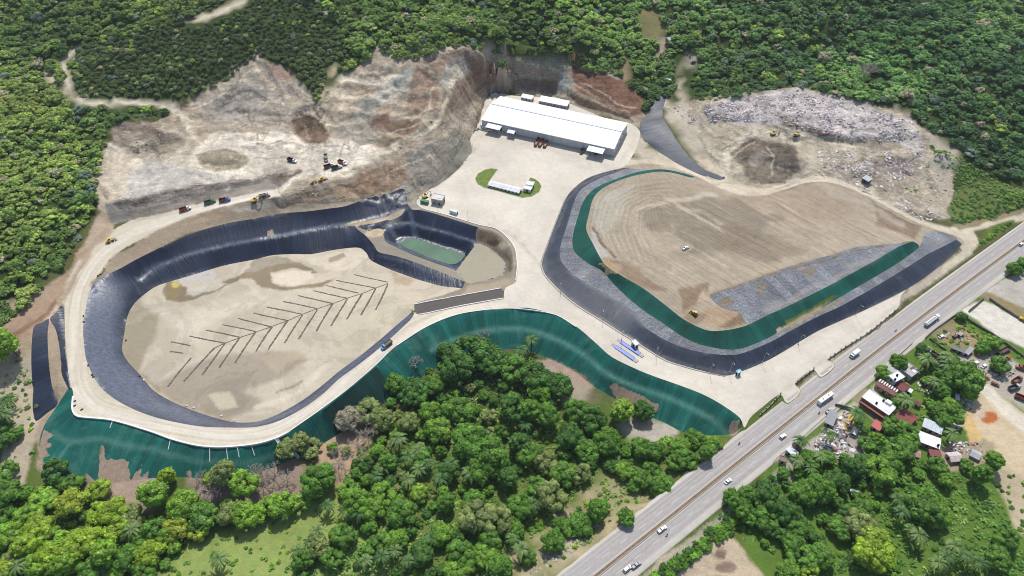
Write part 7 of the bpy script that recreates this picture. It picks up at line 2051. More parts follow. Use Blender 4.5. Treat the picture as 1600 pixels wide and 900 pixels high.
def palm_meshes(seed):
    rg = np.random.default_rng(seed); Q = []; tq = []
    H = 6.5
    n = 13
    for k in range(n):
        az = k / n * 6.283 + rg.uniform(-.2, .2); L = rg.uniform(3.6, 4.9); up = rg.uniform(0.25, 1.0); ct = rg.uniform(0.75, 1.25)
        dirh = np.array([math.cos(az), math.sin(az), 0]); side = np.array([-math.sin(az), math.cos(az), 0])
        prev = None
        pts = []
        for i in range(7):
            t = i / 6
            pts.append(np.array([0, 0, H]) + dirh * L * (t * (1 - 0.12 * t)) * math.cos(up * 0.5) + np.array([0, 0, 1]) * L * (up * t - (0.55 + up * 0.75) * t * t))
        for i in range(6):
            a, b = pts[i], pts[i + 1]
            for sgn in (-1, 1):
                for h_ in (0.0, 0.5):
                    p = a * (1 - h_) + b * h_; q = a * (1 - h_ - 0.5) + b * (h_ + 0.5)
                    w = 0.40 * math.sin(math.pi * min(1, 0.12 + (i + h_) / 6.6)) + 0.1
                    tip = (p + q) / 2 + side * sgn * w + dirh * 0.4 + np.array([0, 0, -0.28 * w])
                    Q.append([p, q, tip + dirh * 0.2, tip - dirh * 0.16]); tq.append(ct * rg.uniform(0.8, 1.2))
    cr = quads_mesh('palm_crown', np.array(Q), M['leaf'], np.array(tq))
    bm = bmesh.new(); lean = rg.uniform(-.5, .5)
    tube_bm(bm, [(lean, lean * 0.5, -0.5), (lean * 0.5, lean * 0.2, 2.5), (0.05, 0, 5), (0, 0, 6.5)], [0.24, 0.17, 0.14, 0.13], 7)
    return cr, bm_mesh('palm_trunk', bm, M['bark'])

def dead_mesh(seed):
    rg = random.Random(seed); bm = bmesh.new()
    def br(p, d, l, r, dep):
        q = p + d * l
        tube_bm(bm, [p, (p + q) / 2 + Vector((rg.uniform(-1, 1), rg.uniform(-1, 1), 0)) * l * 0.07, q], [r, r * 0.8, r * 0.6], 4)
        if dep == 0: return
        for k in range(4 if dep > 1 else 5):
            nd = (d + Vector((rg.gauss(0, 1), rg.gauss(0, 1), rg.gauss(0.15, 0.6))) * 0.62).normalized()
            br(p + d * l * rg.uniform(0.6, 1), nd, l * rg.uniform(0.55, 0.8), r * 0.62, dep - 1)
    br(Vector((0, 0, -0.4)), Vector((0, 0, 1)), 2.6, 0.2, 0)
    for k in range(5):
        a = k * 1.26 + rg.uniform(-.3, .3)
        br(Vector((0, 0, 2.0)), Vector((math.cos(a), math.sin(a), 0.9)).normalized(), 2.2, 0.12, 3)
    return bm_mesh('branches', bm, M['deadwood'])

# ---- templates
NEAR = [crown('crown_mesh', 100 + i, M['leaf'], 30 + (i % 3) * 6, 30, 0.125, ('round', 'round', 'flat', 'round', 'tall', 'round', 'flat', 'round')[i]) for i in range(8)]
NEAR_F = ('round', 'round', 'flat', 'round', 'tall', 'round', 'flat', 'round')
TRUNKS = [trunk_mesh('trunk_mesh', 7 + i, (0.62, 0.62, 0.66, 0.62, 0.8, 0.62, 0.66, 0.62)[i]) for i in range(8)]
BUSHES = [crown('shrub_mesh', 300 + i, M['leaf'], 13, 26, 0.17, 'bush', ICO1) for i in range(4)]
PALMS = [palm_meshes(40 + i) for i in range(4)]
DEAD = [dead_mesh(60 + i) for i in range(3)]

far_col = bpy.data.collections.new('forest_parts')
def far_template(name, me):
    o = bpy.data.objects.new(name, me); far_col.objects.link(o); return o
for i in range(7):
    far_template('forest_tree_%d' % i, crown('forest_crown', 500 + i, M['leaf_far'], 18, 20, 0.17, ('round', 'bush', 'round', 'round', 'flat', 'bush', 'round')[i], ICO1))
und_col = bpy.data.collections.new('undergrowth_parts')
for i in range(4):
    o = bpy.data.objects.new('low_plant_%d' % i, crown('low_plant', 600 + i, M['leaf_far'], 7, 13, 0.26, 'bush', ICO1)); und_col.objects.link(o)

def scatter(name, P, scl, rot, colr, coll, label, cat):
    n = len(P)
    me = bpy.data.meshes.new(name); me.vertices.add(n); me.vertices.foreach_set('co', np.asarray(P, np.float32).ravel())
    def fa(nm, typ, key, v):
        a = me.attributes.new(nm, typ, 'POINT'); a.data.foreach_set(key, np.asarray(v, np.float32).ravel())
    fa('scl', 'FLOAT_VECTOR', 'vector', scl); fa('rot', 'FLOAT_VECTOR', 'vector', rot)
    fa('tcol', 'FLOAT_COLOR', 'color', np.column_stack([colr, np.ones(n)]))
    me.update()
    o = link(name, me, kind='stuff', label=label, category=cat)
    ng = bpy.data.node_groups.new(name + '_scatter', 'GeometryNodeTree')
    ng.interface.new_socket('Geometry', in_out='INPUT', socket_type='NodeSocketGeometry')
    ng.interface.new_socket('Geometry', in_out='OUTPUT', socket_type='NodeSocketGeometry')
    N = ng.nodes; L = ng.links
    gi = N.new('NodeGroupInput'); go = N.new('NodeGroupOutput')
    ci = N.new('GeometryNodeCollectionInfo'); ci.inputs['Collection'].default_value = coll
    ci.inputs['Separate Children'].default_value = True; ci.inputs['Reset Children'].default_value = True
    ip = N.new('GeometryNodeInstanceOnPoints'); ip.inputs['Pick Instance'].default_value = True
    rv = N.new('FunctionNodeRandomValue'); rv.data_type = 'INT'
    for s_ in rv.inputs:
        if s_.name == 'Max' and s_.type == 'INT': s_.default_value = 50
        if s_.name == 'Min' and s_.type == 'INT': s_.default_value = 0
    io = [s_ for s_ in rv.outputs if s_.type == 'INT'][0]
    def na(nm, t):
        x = N.new('GeometryNodeInputNamedAttribute'); x.data_type = t; x.inputs['Name'].default_value = nm; return x.outputs['Attribute']
    L.new(gi.outputs[0], ip.inputs['Points']); L.new(ci.outputs[0], ip.inputs['Instance']); L.new(io, ip.inputs['Instance Index'])
    e2r = N.new('FunctionNodeEulerToRotation'); L.new(na('rot', 'FLOAT_VECTOR'), e2r.inputs[0]); L.new(e2r.outputs[0], ip.inputs['Rotation'])
    L.new(na('scl', 'FLOAT_VECTOR'), ip.inputs['Scale'])
    L.new(ip.outputs[0], go.inputs[0])
    md = o.modifiers.new('scatter', 'NODES'); md.node_group = ng
    return o

# ---- where woods stand (pixel outlines of the ground they cover)
def pin(X, Y, poly): return inside(X, Y, np.array(poly, float))
HILL_WOODS = [
    [(-80,-80),(1700,-80),(1700,250),(1600,285),(1560,282),(1500,238),(1445,200),(1425,182),(1370,165),(1250,136),(1170,146),(1105,160),(1090,150),(1076,120),(1058,150),(1045,152),(1030,152),(1020,162),(1008,182),(1000,148),(955,114),(915,112),(887,95),(860,91),(825,84),(800,88),(790,108),(757,84),(732,75),(700,74),(650,93),(620,93),(592,82),(577,90),(560,103),(530,118),(527,92),(515,100),(500,158),(482,137),(460,114),(435,96),(400,91),(362,118),(332,141),(305,158),(290,150),(270,152),(160,152),(130,150),(118,130),(112,100),(108,85),(116,77),(90,88),(94,105),(110,140),(120,150),(105,152),(90,140),(70,115),(64,98),(-80,98)],
    [(-80,98),(62,98),(70,118),(100,148),(122,164),(150,168),(200,166),(266,172),(270,182),(240,184),(205,186),(172,195),(160,230),(150,300),(130,370),(105,405),(85,430),(60,460),(0,515),(-80,540)],
]
HILL_HOLES = [[(300,38),(335,28),(365,12),(395,-12),(380,-14),(335,12),(296,26)],
    [(990,22),(1025,15),(1045,45),(1040,98),(1028,98),(1020,66),(1000,58)], [(1044,92),(1066,84),(1090,82),(1094,95),(1076,122),(1048,122)],
    [(1375,165),(1400,160),(1425,168),(1432,182),(1400,182)], [(965,105),(985,95),(990,125),(972,130)], [(577,70),(590,60),(594,82),(580,90)]]

CLEAR = [([(290,190),(275,168),(235,162),(200,160),(150,161),(122,156),(108,130),(100,105),(104,88),(116,79)], 6.5), ([(120,155),(95,140),(75,115),(68,100)], 6), ([(296,34),(335,22),(365,8),(390,-8)], 7),
         ([(1070,222),(1066,160),(1062,130),(1064,110),(1075,92)], 7), ([(1055,120),(1058,98)], 9), ([(785,900),(805,862),(850,835),(885,800),(915,775),(935,750),(950,735)], 7), ([(850,900),(930,845),(975,803),(1015,785)], 7), ([(1190,828),(1205,850),(1232,876)], 6), ([(1210,700),(1232,745),(1270,762)], 5)]
def clear_of_tracks(x, y, grow=1.0):
    """False where a crown at this foot would stand on or hide a track."""
    ok = np.ones(np.shape(x), bool)
    for L_, w_ in CLEAR:
        for dy in (0, 6):
            d, _ = dist_poly(np.asarray(x, float), np.asarray(y, float) - dy * grow, np.array(L_, float), closed=False); ok &= d > w_ * grow
    return ok
rng8 = np.random.default_rng(88)
def jgrid(x0, x1, y0, y1, s):
    xs = np.arange(x0, x1, s); ys = np.arange(y0, y1, s)
    X, Y = np.meshgrid(xs, ys)
    X = X + rng8.uniform(-.42, .42, X.shape) * s; Y = Y + rng8.uniform(-.42, .42, Y.shape) * s
    return X.ravel(), Y.ravel()

def pal(keys, t):
    """blend a palette by t in 0..1"""
    K = np.array(keys); x = np.clip(t, 0, 1) * (len(K) - 1); i = np.clip(np.floor(x).astype(int), 0, len(K) - 2); f = (x - i)[:, None]
    return K[i] * (1 - f) + K[i + 1] * f

def hill_forest():
    X, Y = jgrid(-760, 800, 236, 890, 4.1)
    Z = height(X, Y); x, y = proj(X, Y, Z)
    wob = fbm(X, Y, 20, 3, 61) * 5
    xx, yy = x + wob, y + wob * 0.6
    m = np.zeros(X.shape, bool)
    for p in HILL_WOODS: m |= pin(xx, yy, p)
    for p in HILL_HOLES: m &= ~pin(xx, yy, p)
    m &= (x > -70) & (x < 1670) & (y > -60) & clear_of_tracks(x, y)
    n1 = fbm(X, Y, 60, 3, 71); n2 = fbm(X, Y, 17, 2, 75)
    plant = pin(x, y, [(118,75),(180,60),(300,35),(340,20),(400,-5),(470,0),(560,90),(500,150),(400,92),(300,160),(130,150)])
    dens = np.where(plant, 1.0, 0.80 + 0.3 * n2)
    m &= rng8.uniform(size=X.shape) < dens
    X, Y, Z, x, y, n1, n2, plant = (a[m] for a in (X, Y, Z, x, y, n1, n2, plant))
    n = len(X)
    u = rng8.uniform(size=n)
    big = (u < 0.16) & ~plant
    r = np.where(plant, rng8.uniform(2.1, 2.9, n), np.where(big, rng8.uniform(4.6, 7.0, n), rng8.uniform(2.4, 4.4, n))) * (1 + 0.3 * n1)
    h = r * np.where(plant, rng8.uniform(0.8, 1.15, n), rng8.uniform(0.7, 1.05, n))
    t = np.clip(0.5 + n1 * 0.9 + rng8.normal(size=n) * 0.22, 0, 1)
    c_mid = pal([(0.034, 0.066, 0.018), (0.058, 0.100, 0.023), (0.088, 0.138, 0.030), (0.120, 0.165, 0.042)], t)
    c_right = pal([(0.030, 0.066, 0.022), (0.048, 0.094, 0.028), (0.068, 0.124, 0.036), (0.096, 0.150, 0.044)], t)
    c_plant = pal([(0.042, 0.066, 0.022), (0.060, 0.086, 0.026), (0.084, 0.106, 0.036)], t)
    c_left = pal([(0.044, 0.082, 0.020), (0.072, 0.116, 0.024), (0.108, 0.150, 0.034), (0.150, 0.180, 0.048)], t)
    wr = np.clip((x - 900) / 250, 0, 1)[:, None]; wl = np.clip((330 - x) / 160, 0, 1)[:, None]
    c = c_mid * (1 - wr) + c_right * wr
    c = c * (1 - wl) + c_left * wl
    c = np.where(plant[:, None], c_plant, c)
    # pale yellow-green scrub on the ridge and the left hill, broad random tone patches all over
    zone = pin(x + n1 * 40, y + n1 * 25, [(60,110),(110,60),(230,40),(330,10),(400,-40),(330,-60),(180,30),(100,55),(-80,140),(-80,260),(40,230)]) | pin(x + n1 * 40, y + n1 * 25, [(-80,150),(60,120),(120,160),(165,200),(150,300),(60,310),(-80,330)])
    zw = np.where(zone & ~plant, 0.75, 0.0)[:, None]
    c = c * (1 - zw) + pal([(0.075, 0.115, 0.026), (0.120, 0.150, 0.036), (0.165, 0.190, 0.050)], t) * zw
    n3 = fbm(X, Y, 110, 3, 79); c = c * (1 + 0.55 * np.clip(n3, -.6, .6))[:, None]
    odd = rng8.uniform(size=n)
    c = np.where((odd < 0.035)[:, None], np.array([0.17, 0.16, 0.10]), c); c = np.where((odd > 0.965)[:, None], np.array([0.13, 0.18, 0.035]), c)
    c = np.where(((odd > 0.9) & (odd < 0.94))[:, None], np.array([0.075, 0.105, 0.075]), c)
    P = np.column_stack([X, Y, Z - 0.2 * r]); S = np.column_stack([r, r, h])
    rot = np.column_stack([rng8.normal(size=n) * 0.08, rng8.normal(size=n) * 0.08, rng8.uniform(0, 6.28, n)])
    print('hill trees', n)
    scatter('hillside_forest', P, S, rot, c, far_col, 'dense green forest covering the hills behind and left of the landfill', 'forest')
hill_forest()

# ---- trees one can tell apart
occupied = []          # (x, y, r)
tree_log = []
def colour_word(c):
    g_ = c[1]
    if c[0] > 0.098 and g_ > 0.15: return 'lime green'
    if c[0] > 0.085: return 'olive green'
    if g_ > 0.115: return 'bright green'
    if g_ > 0.075: return 'mid green'
    return 'dark green'
def size_word(r): return 'small' if r < 2.9 else ('medium' if r < 4.1 else ('large' if r < 5.6 else 'huge'))

def place_tree(px, py, dpx, c, zone, k=None, kind='tree', ground=None):
    if not clear_of_tracks(np.array([px]), np.array([py]), 0.7)[0]: return
    X, Y, Z = ground if ground is not None else drop(px, py)
    dep = Y * CP - (Z - CAM_H) * SP
    r = max(1.2, dpx * 0.5 * dep / FPX)
    occupied.append((X, Y, r)); tree_log.append((kind, X, Y, Z, r, tuple(c), zone, k, px, py))

VAL = 'below the green netting slope'
LL = 'at the lower end of the left embankment'
def P8(px, py, d, c, zone, k=None): 
    # px,py mark the crown; the foot stands under it
    place_tree(px, py + d * 0.28, d, c, zone, k)
G1, G2, G3, G4, G5 = (0.036, 0.083, 0.014), (0.056, 0.118, 0.015), (0.080, 0.150, 0.017), (0.115, 0.182, 0.022), (0.110, 0.135, 0.042)
# prominent crowns of the valley grove
for a in [(738,545,60,G1),(770,560,56,G1),(720,575,50,G1),(800,575,46,G2),(650,608,54,G1),(622,600,34,G2),(700,548,34,G1),(672,640,36,G3),(690,668,44,G3),(720,640,46,G2),
          (735,690,60,G2),(768,706,64,G2),(752,728,50,G2),(800,640,44,G1),(838,588,50,G1),(842,612,36,G3),(870,600,44,G1),(825,640,42,G2),(860,650,44,G2),(900,640,42,G2),
          (890,680,44,G1),(925,660,42,G1),(965,640,44,G4),(1003,642,34,G1),(915,700,40,G2),(945,690,44,G2),(975,735,30,G3),(855,722,40,G5),(880,735,44,G2),(905,740,32,G5),
          (860,775,48,G5),(840,760,36,G2),(870,800,40,G4),(752,800,56,G5),(775,815,44,G5),(740,785,40,G2),(505,745,52,G2),(560,780,44,G3),(585,790,40,G3),(630,795,48,G2),
          (600,770,40,G3),(655,770,30,G4),(545,765,30,G3),(700,735,36,G1),(660,720,34,G2),(610,720,34,G2),(700,790,34,G2),(690,830,38,G3),(720,860,46,G2),(760,860,44,G3),
          (660,860,40,G1),(620,840,36,G3),(590,850,40,G2),(540,835,40,G2),(500,850,36,G5),(480,870,34,G2),(520,870,34,G2),(720,885,44,G3),(780,880,40,G2),(770,840,36,G2),
          (640,660,34,G5),(575,640,44,G5),(600,655,40,G5),(545,655,40,(0.17,0.155,0.11)),(680,600,34,G2),(810,690,40,G1),(830,710,40,G2),(790,750,40,G1),(815,790,42,G2),(800,820,40,G2),
          (865,845,38,G2),(905,815,40,G2),(925,800,40,G2),(895,822,34,G2),(873,817,26,G2),(977,805,28,G2),(826,868,24,G2),(938,788,26,G3),
          (1000,700,34,G2),(1020,700,34,G2),(1040,690,30,G3),(1060,700,34,G3),(1085,685,34,G2),(1110,690,30,G3),(1055,720,30,G2),(1075,718,30,G2),(1000,745,34,G2),(1030,755,38,G2),(990,756,24,G2),(1018,735,26,G2),(1100,712,28,G2),
          (955,725,26,G1)]:
    P8(*a, VAL)
# lower left
Y1, Y2, Y3 = (0.130, 0.190, 0.016), (0.098, 0.172, 0.018), (0.160, 0.195, 0.022)
for a in [(95,738,40,G1),(120,752,32,G2),(70,775,52,Y2),(50,800,40,Y2),(115,782,46,Y3),(155,765,36,Y1),(180,792,46,Y1),(160,800,36,Y1),(252,766,52,Y2),(268,748,30,Y1),(292,788,48,Y2),
          (327,802,50,G2),(387,800,44,Y2),(410,798,40,Y2),(362,800,36,G5),(285,822,40,Y3),(315,830,28,Y3),(255,828,40,G2),(70,822,50,Y1),(100,838,48,Y2),(130,850,54,Y1),(150,835,36,Y1),(170,868,50,Y2),
          (205,870,44,G2),(235,860,44,Y1),(255,845,36,Y1),(225,835,36,G2),(85,862,44,Y1),(48,850,44,Y1),(25,835,44,Y2),(30,868,40,G5),(60,880,40,Y2),(110,885,44,Y2),(150,890,40,G2),(190,892,38,Y2),(230,890,34,G2),
          (190,825,40,Y1),(215,812,36,G5),(210,795,32,G5),(360,745,44,G5),(385,755,44,Y2),(330,748,24,Y1),(12,770,50,G2),(15,740,40,G2),(10,810,40,G2),(10,890,44,Y2),(425,790,36,Y2),(445,790,40,Y2),(465,785,36,Y2),(28,542,50,Y2),(15,885,40,Y3),
          (8,690,34,G1),(30,675,24,G2),(10,665,24,G1),(45,765,26,G2),(450,700,34,G5),(490,700,34,G5),(470,690,30,G5)]:
    P8(*a, LL)
# right of the highway
RS = 'among the houses right of the highway'; RB = 'on the meadow right of the highway'
for a in [(1262,715,34,G2),(1228,738,34,G2),(1250,768,44,G2),(1275,762,46,G2),(1300,750,40,G1),(1320,735,36,G1),(1340,725,38,G1),(1370,735,46,G3),(1385,720,40,G2),(1400,700,46,G2),(1415,680,42,G2),(1395,665,36,G2),
          (1440,790,60,G2),(1455,800,44,G3),(1430,775,36,G2),(1352,842,60,Y1),(1335,815,50,G5),(1360,865,54,Y1),(1310,820,40,G2),(1225,800,44,G1),(1205,780,40,G1),(1190,765,38,G1),(1240,820,40,G2),(1215,825,36,G1),
          (1255,860,48,G2),(1280,865,40,G2),(1235,845,34,G2),(1180,790,36,G2),(1170,805,34,G2),(1155,790,30,G2),(1140,775,28,G2),(1165,770,30,G2),(1195,815,34,G2),(1230,890,36,G3),(1260,890,30,Y1),(1550,870,40,G2),(1560,840,36,G2),
          (1500,590,52,G2),(1482,592,40,G2),(1466,608,28,G2),(1450,590,24,G3),(1448,572,22,G1),(1482,557,28,G1),(1402,566,28,G2),(1376,582,24,G3),(1500,555,0,G1),(1545,535,28,G3),(1532,543,22,G2),
          (1462,640,26,G2),(1478,636,30,G3),(1470,655,26,G2),(1510,615,24,G3),(1452,628,18,G3),(1490,655,22,G2),(1555,570,28,G2),(1500,495,16,G1),(1460,728,30,G2),(1470,745,28,G3),(1508,726,22,G2),(1520,740,36,G2),(1540,720,34,G3),
          (1352,692,26,G2),(1366,684,22,G3),(1340,658,14,G2),(1348,672,14,G2),(1412,624,16,G2),(1396,628,14,G3),(1340,790,36,G2),(1320,800,34,G1),(1435,545,20,G1),(1580,420,24,G2),(1595,415,24,G2),(1290,712,26,G2)]:
    if a[2] > 0: P8(*a, RS if a[1] < 740 and a[0] > 1215 else RB)

def fill(poly, spacing, rmin, rmax, cols, zone, limit, seed, avoid=0.8, kind='tree', holes=()):
    rg = np.random.default_rng(seed)
    P = [drop(*q) for q in poly]
    pa = np.array([(q[0], q[1]) for q in P])
    x0, y0 = pa.min(0); x1, y1 = pa.max(0); n = 0
    HP = [np.array([drop(*q)[:2] for q in h]) for h in holes]
    for k in range(limit * 30):
        X, Y = rg.uniform(x0, x1), rg.uniform(y0, y1)
        if not inside(np.array([X]), np.array([Y]), pa)[0]: continue
        if any(inside(np.array([X]), np.array([Y]), h)[0] for h in HP): continue
        r = rg.uniform(rmin, rmax)
        if np.min((hwy_axis[:, 0] - X) ** 2 + (hwy_axis[:, 1] - Y) ** 2) < (13.5 + r) ** 2: continue
        if any((X - a) ** 2 + (Y - b) ** 2 < ((r + q) * avoid) ** 2 for a, b, q in occupied): continue
        Z = float(height(X, Y)); px, py = proj(X, Y, Z)
        if not clear_of_tracks(np.array([px]), np.array([py]), 1.0 if r > 1.6 else 0.6)[0]: continue
        c = np.array(cols[rg.integers(len(cols))]) * rg.uniform(0.82, 1.22)
        occupied.append((X, Y, r)); tree_log.append((kind, X, Y, Z, r, tuple(c), zone, None, px, py)); n += 1
        if n >= limit: break
    return n

DEADS = [(1335/4+0,765,26),(430,735,34),(412,745,34),(450,745,30),(400,735,30),(340,760,40),(318,745,26),(555,650,46),(578,668,40),(560,690,30),(650,565,26),(530,715,40),(700,670,22),(755,525,24),(1420,780,0),(1350,115,36),(1500,795,0)]
for x, y, d in DEADS:
    if d: place_tree(x, y + d * 0.3, d, (1, 1, 1), 'dead', kind='dead')
PALM_PX = [(515,800),(545,808),(570,800),(566,812),(640,725),(625,700),(655,745),(670,735),(640,760),(600,740),(590,755),(690,760),(655,715),(706,738),(735,752),(785,735),(775,745),(800,760),(695,800),(735,820),(745,830),
           (620,870),(600,880),(640,885),(575,885),(500,840),(490,855),(675,850),(470,870),(810,700),(820,675),(830,800),(800,850),(815,870),(350,885),(205,845),(215,840),(150,895),(165,900),(10,855),(40,895),(15,640),(25,635),(20,660),(10,660),
           (1275,725),(1262,742),(1240,730),(1437,578),(1470,575),(1478,690),(1470,585),(1395,790),(1425,848),(1415,835),(1470,880),(1480,865),(1455,890),(1500,880),(1520,890),(1400,812),(1290,690),(1450,610),(1330,660),(1405,640),(1245,700),(760,560),(690,690),(830,545),(815,560)]
for x, y in PALM_PX:
    place_tree(x, y, 15 + (x * 7 + y) % 6, [(0.040, 0.080, 0.017), (0.030, 0.064, 0.016), (0.058, 0.092, 0.026)][(x + y) % 3], 'palm', kind='palm')

n1 = fill([(520,690),(600,640),(640,610),(700,560),(790,545),(830,560),(870,620),(940,650),(960,690),(1060,690),(1110,700),(930,740),(860,780),(780,850),(740,900),(470,905),(480,860),(560,800),(530,760)], 4, 2.2, 4.6, [G1, G2, G2, G3, G5, G1], VAL, 75, 5, 0.82)
n2 = fill([(-20,780),(60,760),(110,760),(200,800),(290,780),(420,790),(300,850),(240,900),(-20,900)], 4, 2.0, 3.6, [Y1, Y2, G2, G2], LL, 24, 6, 0.8)
n3 = fill([(1200,735),(1330,715),(1420,690),(1440,740),(1380,800),(1300,830),(1270,900),(1160,830),(1130,790)], 4, 2.0, 3.8, [G1, G2, G2], RB, 22, 7, 0.8)
n4 = 0
print('filled', n1, n2, n3, n4, len(tree_log))

# shrubs: scattered singles
fill([(560,700),(800,640),(1060,700),(900,860),(700,900),(480,900),(470,800)], 2, 0.9, 1.7, [G2, G3, G5, Y1], 'valley', 60, 12, 0.75, 'shrub')
fill([(1390,740),(1600,740),(1640,900),(1270,900),(1380,800)], 2, 0.8, 1.8, [G2, G3, Y2, G1], 'meadow', 70, 13, 1.0, 'shrub')
fill([(240,900),(420,800),(480,810),(480,900)], 2, 0.6, 1.2, [G3, Y1, Y2], 'pasture', 14, 14, 1.0, 'shrub')
fill([(800,890),(960,760),(1050,770),(900,890)], 2, 0.5, 1.3, [G2, G3, G5], 'verge', 26, 15, 0.9, 'shrub')
fill([(0,560),(50,540),(60,700),(0,740)], 2, 0.8, 1.8, [G2, Y1, G5], 'bank', 18, 16, 1.0, 'shrub')
fill([(1010,905),(1060,870),(1150,800),(1200,770),(1215,780),(1150,830),(1080,880),(1040,905)], 2, 1.5, 3.0, [G2, G1, G3], 'kerbside', 90, 17, 0.42, 'shrub')
fill([(1440,545),(1500,490),(1600,560),(1560,560),(1530,540),(1480,560)], 2, 0.7, 1.5, [G2, G3, Y2], 'yard', 34, 18, 1.0, 'shrub')
fill([(1530,380),(1560,354),(1584,348),(1586,356),(1548,388)], 2, 0.9, 1.5, [G2, G3, Y1], 'hedge', 26, 19, 0.6, 'shrub')
fill([(1530,340),(1560,300),(1600,300),(1610,322),(1500,350),(1488,340)], 2, 0.9, 1.8, [G2, G1, Y2], 'slope', 46, 20, 0.8, 'shrub')

GROUP_SUF = {}
def make_trees():
    kinds = {}
    rg = random.Random(3)
    landmarks = [((830,640),'in the middle of the valley grove'),((640,620),'beside the bare trees of the grove'),((750,560),'at the top of the valley grove'),((620,760),'among the palms of the valley grove'),((740,850),'at the lower end of the valley grove'),
                 ((520,760),'by the bare ravine below the drain chute'),((880,740),'beside the track through the grove'),((890,820),'between the dirt track and the highway'),((1040,720),'on the highway bank below the gate'),((950,660),'by the bare patch below the netting toe'),((500,860),'at the edge of the pasture'),
                 ((60,740),'at the foot of the green corner'),((60,820),'in the lime grove by the left margin'),((130,860),'in the lime grove below the corner'),((200,830),'between lime grove and mud fans'),((270,770),'below the mud fans of the netting'),((330,800),'on the upper rim of the pasture'),((410,790),'at the pasture corner near the chute'),((20,660),'on the bare bank under the channel'),((30,540),'alone by the track under the hill'),
                 ((1250,730),'below the scrap yard beside the highway'),((1340,730),'behind the scrap heaps'),((1400,690),'under the red roofed houses'),((1470,620),'between houses and truck yard'),((1390,580),'by the highway houses'),((1540,540),'in the fenced truck yard'),((1490,730),'behind the lowest houses'),((1220,800),'on the dark wooded edge of the meadow'),((1350,840),'around the meadow\'s big lime crown'),((1450,800),'in the open meadow'),((1260,870),'at the brown gully of the meadow'),((1560,860),'at the sandy side of the meadow'),((1170,780),'along the far kerb of the highway'),((1590,415),'at the far junction of the highway')]
    forms = {'round': 'round crowned', 'flat': 'flat topped', 'tall': 'upright'}
    lab_count = {}
    made = 0
    for kind, X, Y, Z, r, c, zone, k, px, py in tree_log:
        lm = min(landmarks, key=lambda q: (q[0][0] - px) ** 2 + (q[0][1] - py) ** 2)[1]
        rz = rg.uniform(0, 6.283)
        if kind == 'tree':
            i = k if k is not None else rg.choice([0, 1, 3, 5, 7, 0, 1, 2, 3, 4, 5, 6, 7])
            root = bpy.data.objects.new('broadleaf_tree', None)
            lab = '%s %s %s tree %s' % (size_word(r), colour_word(c), forms[NEAR_F[i]], lm); cat = 'tree'; grp = 'trees'
            parts = [('trunk', TRUNKS[i], None), ('crown', NEAR[i], c)]
            sc = (r * 1.12, r * 1.12, r * rg.uniform(1.0, 1.3))
        elif kind == 'palm':
            i = rg.randrange(4); root = bpy.data.objects.new('palm_tree', None)
            lab = '%s palm with drooping fronds %s' % ('pale' if c[0] > 0.05 else ('dark' if c[0] < 0.03 else 'green'), lm); cat = 'palm'; grp = 'palms'
            parts = [('trunk', PALMS[i][1], None), ('crown', PALMS[i][0], c)]; s = r / 3.0 * 1.3; sc = (s, s, s)
        elif kind == 'dead':
            i = rg.randrange(3); root = bpy.data.objects.new('leafless_tree', DEAD[i])
            lab = '%s bare grey leafless tree %s' % (size_word(r), lm); cat = 'tree'; grp = 'leafless trees'
            parts = []; s = r / 3.6; sc = (s, s, s * 0.9)
        else:
            i = rg.randrange(4); root = bpy.data.objects.new('shrub', BUSHES[i])
            lab = '%s %s shrub %s' % ('tiny' if r < 1.0 else ('low' if r < 1.4 else ('bushy' if r < 2.2 else 'broad')), colour_word(c), lm); cat = 'shrub'; grp = 'shrubs'
            parts = []; sc = (r * 1.2, r * 1.2, r * rg.uniform(0.9, 1.3)); root.color = tuple(c) + (1,)
        col.objects.link(root)
        root.location = (X, Y, Z - 0.05); root.rotation_euler = (0, 0, rz); root.scale = sc
        root['label'] = lab; root['category'] = cat; root['group'] = grp + ' ' + lm
        for nm, me, cc in parts:
            o = bpy.data.objects.new(nm, me); col.objects.link(o); o.parent = root
            if cc is not None: o.color = tuple(cc) + (1,)
        made += 1
make_trees()

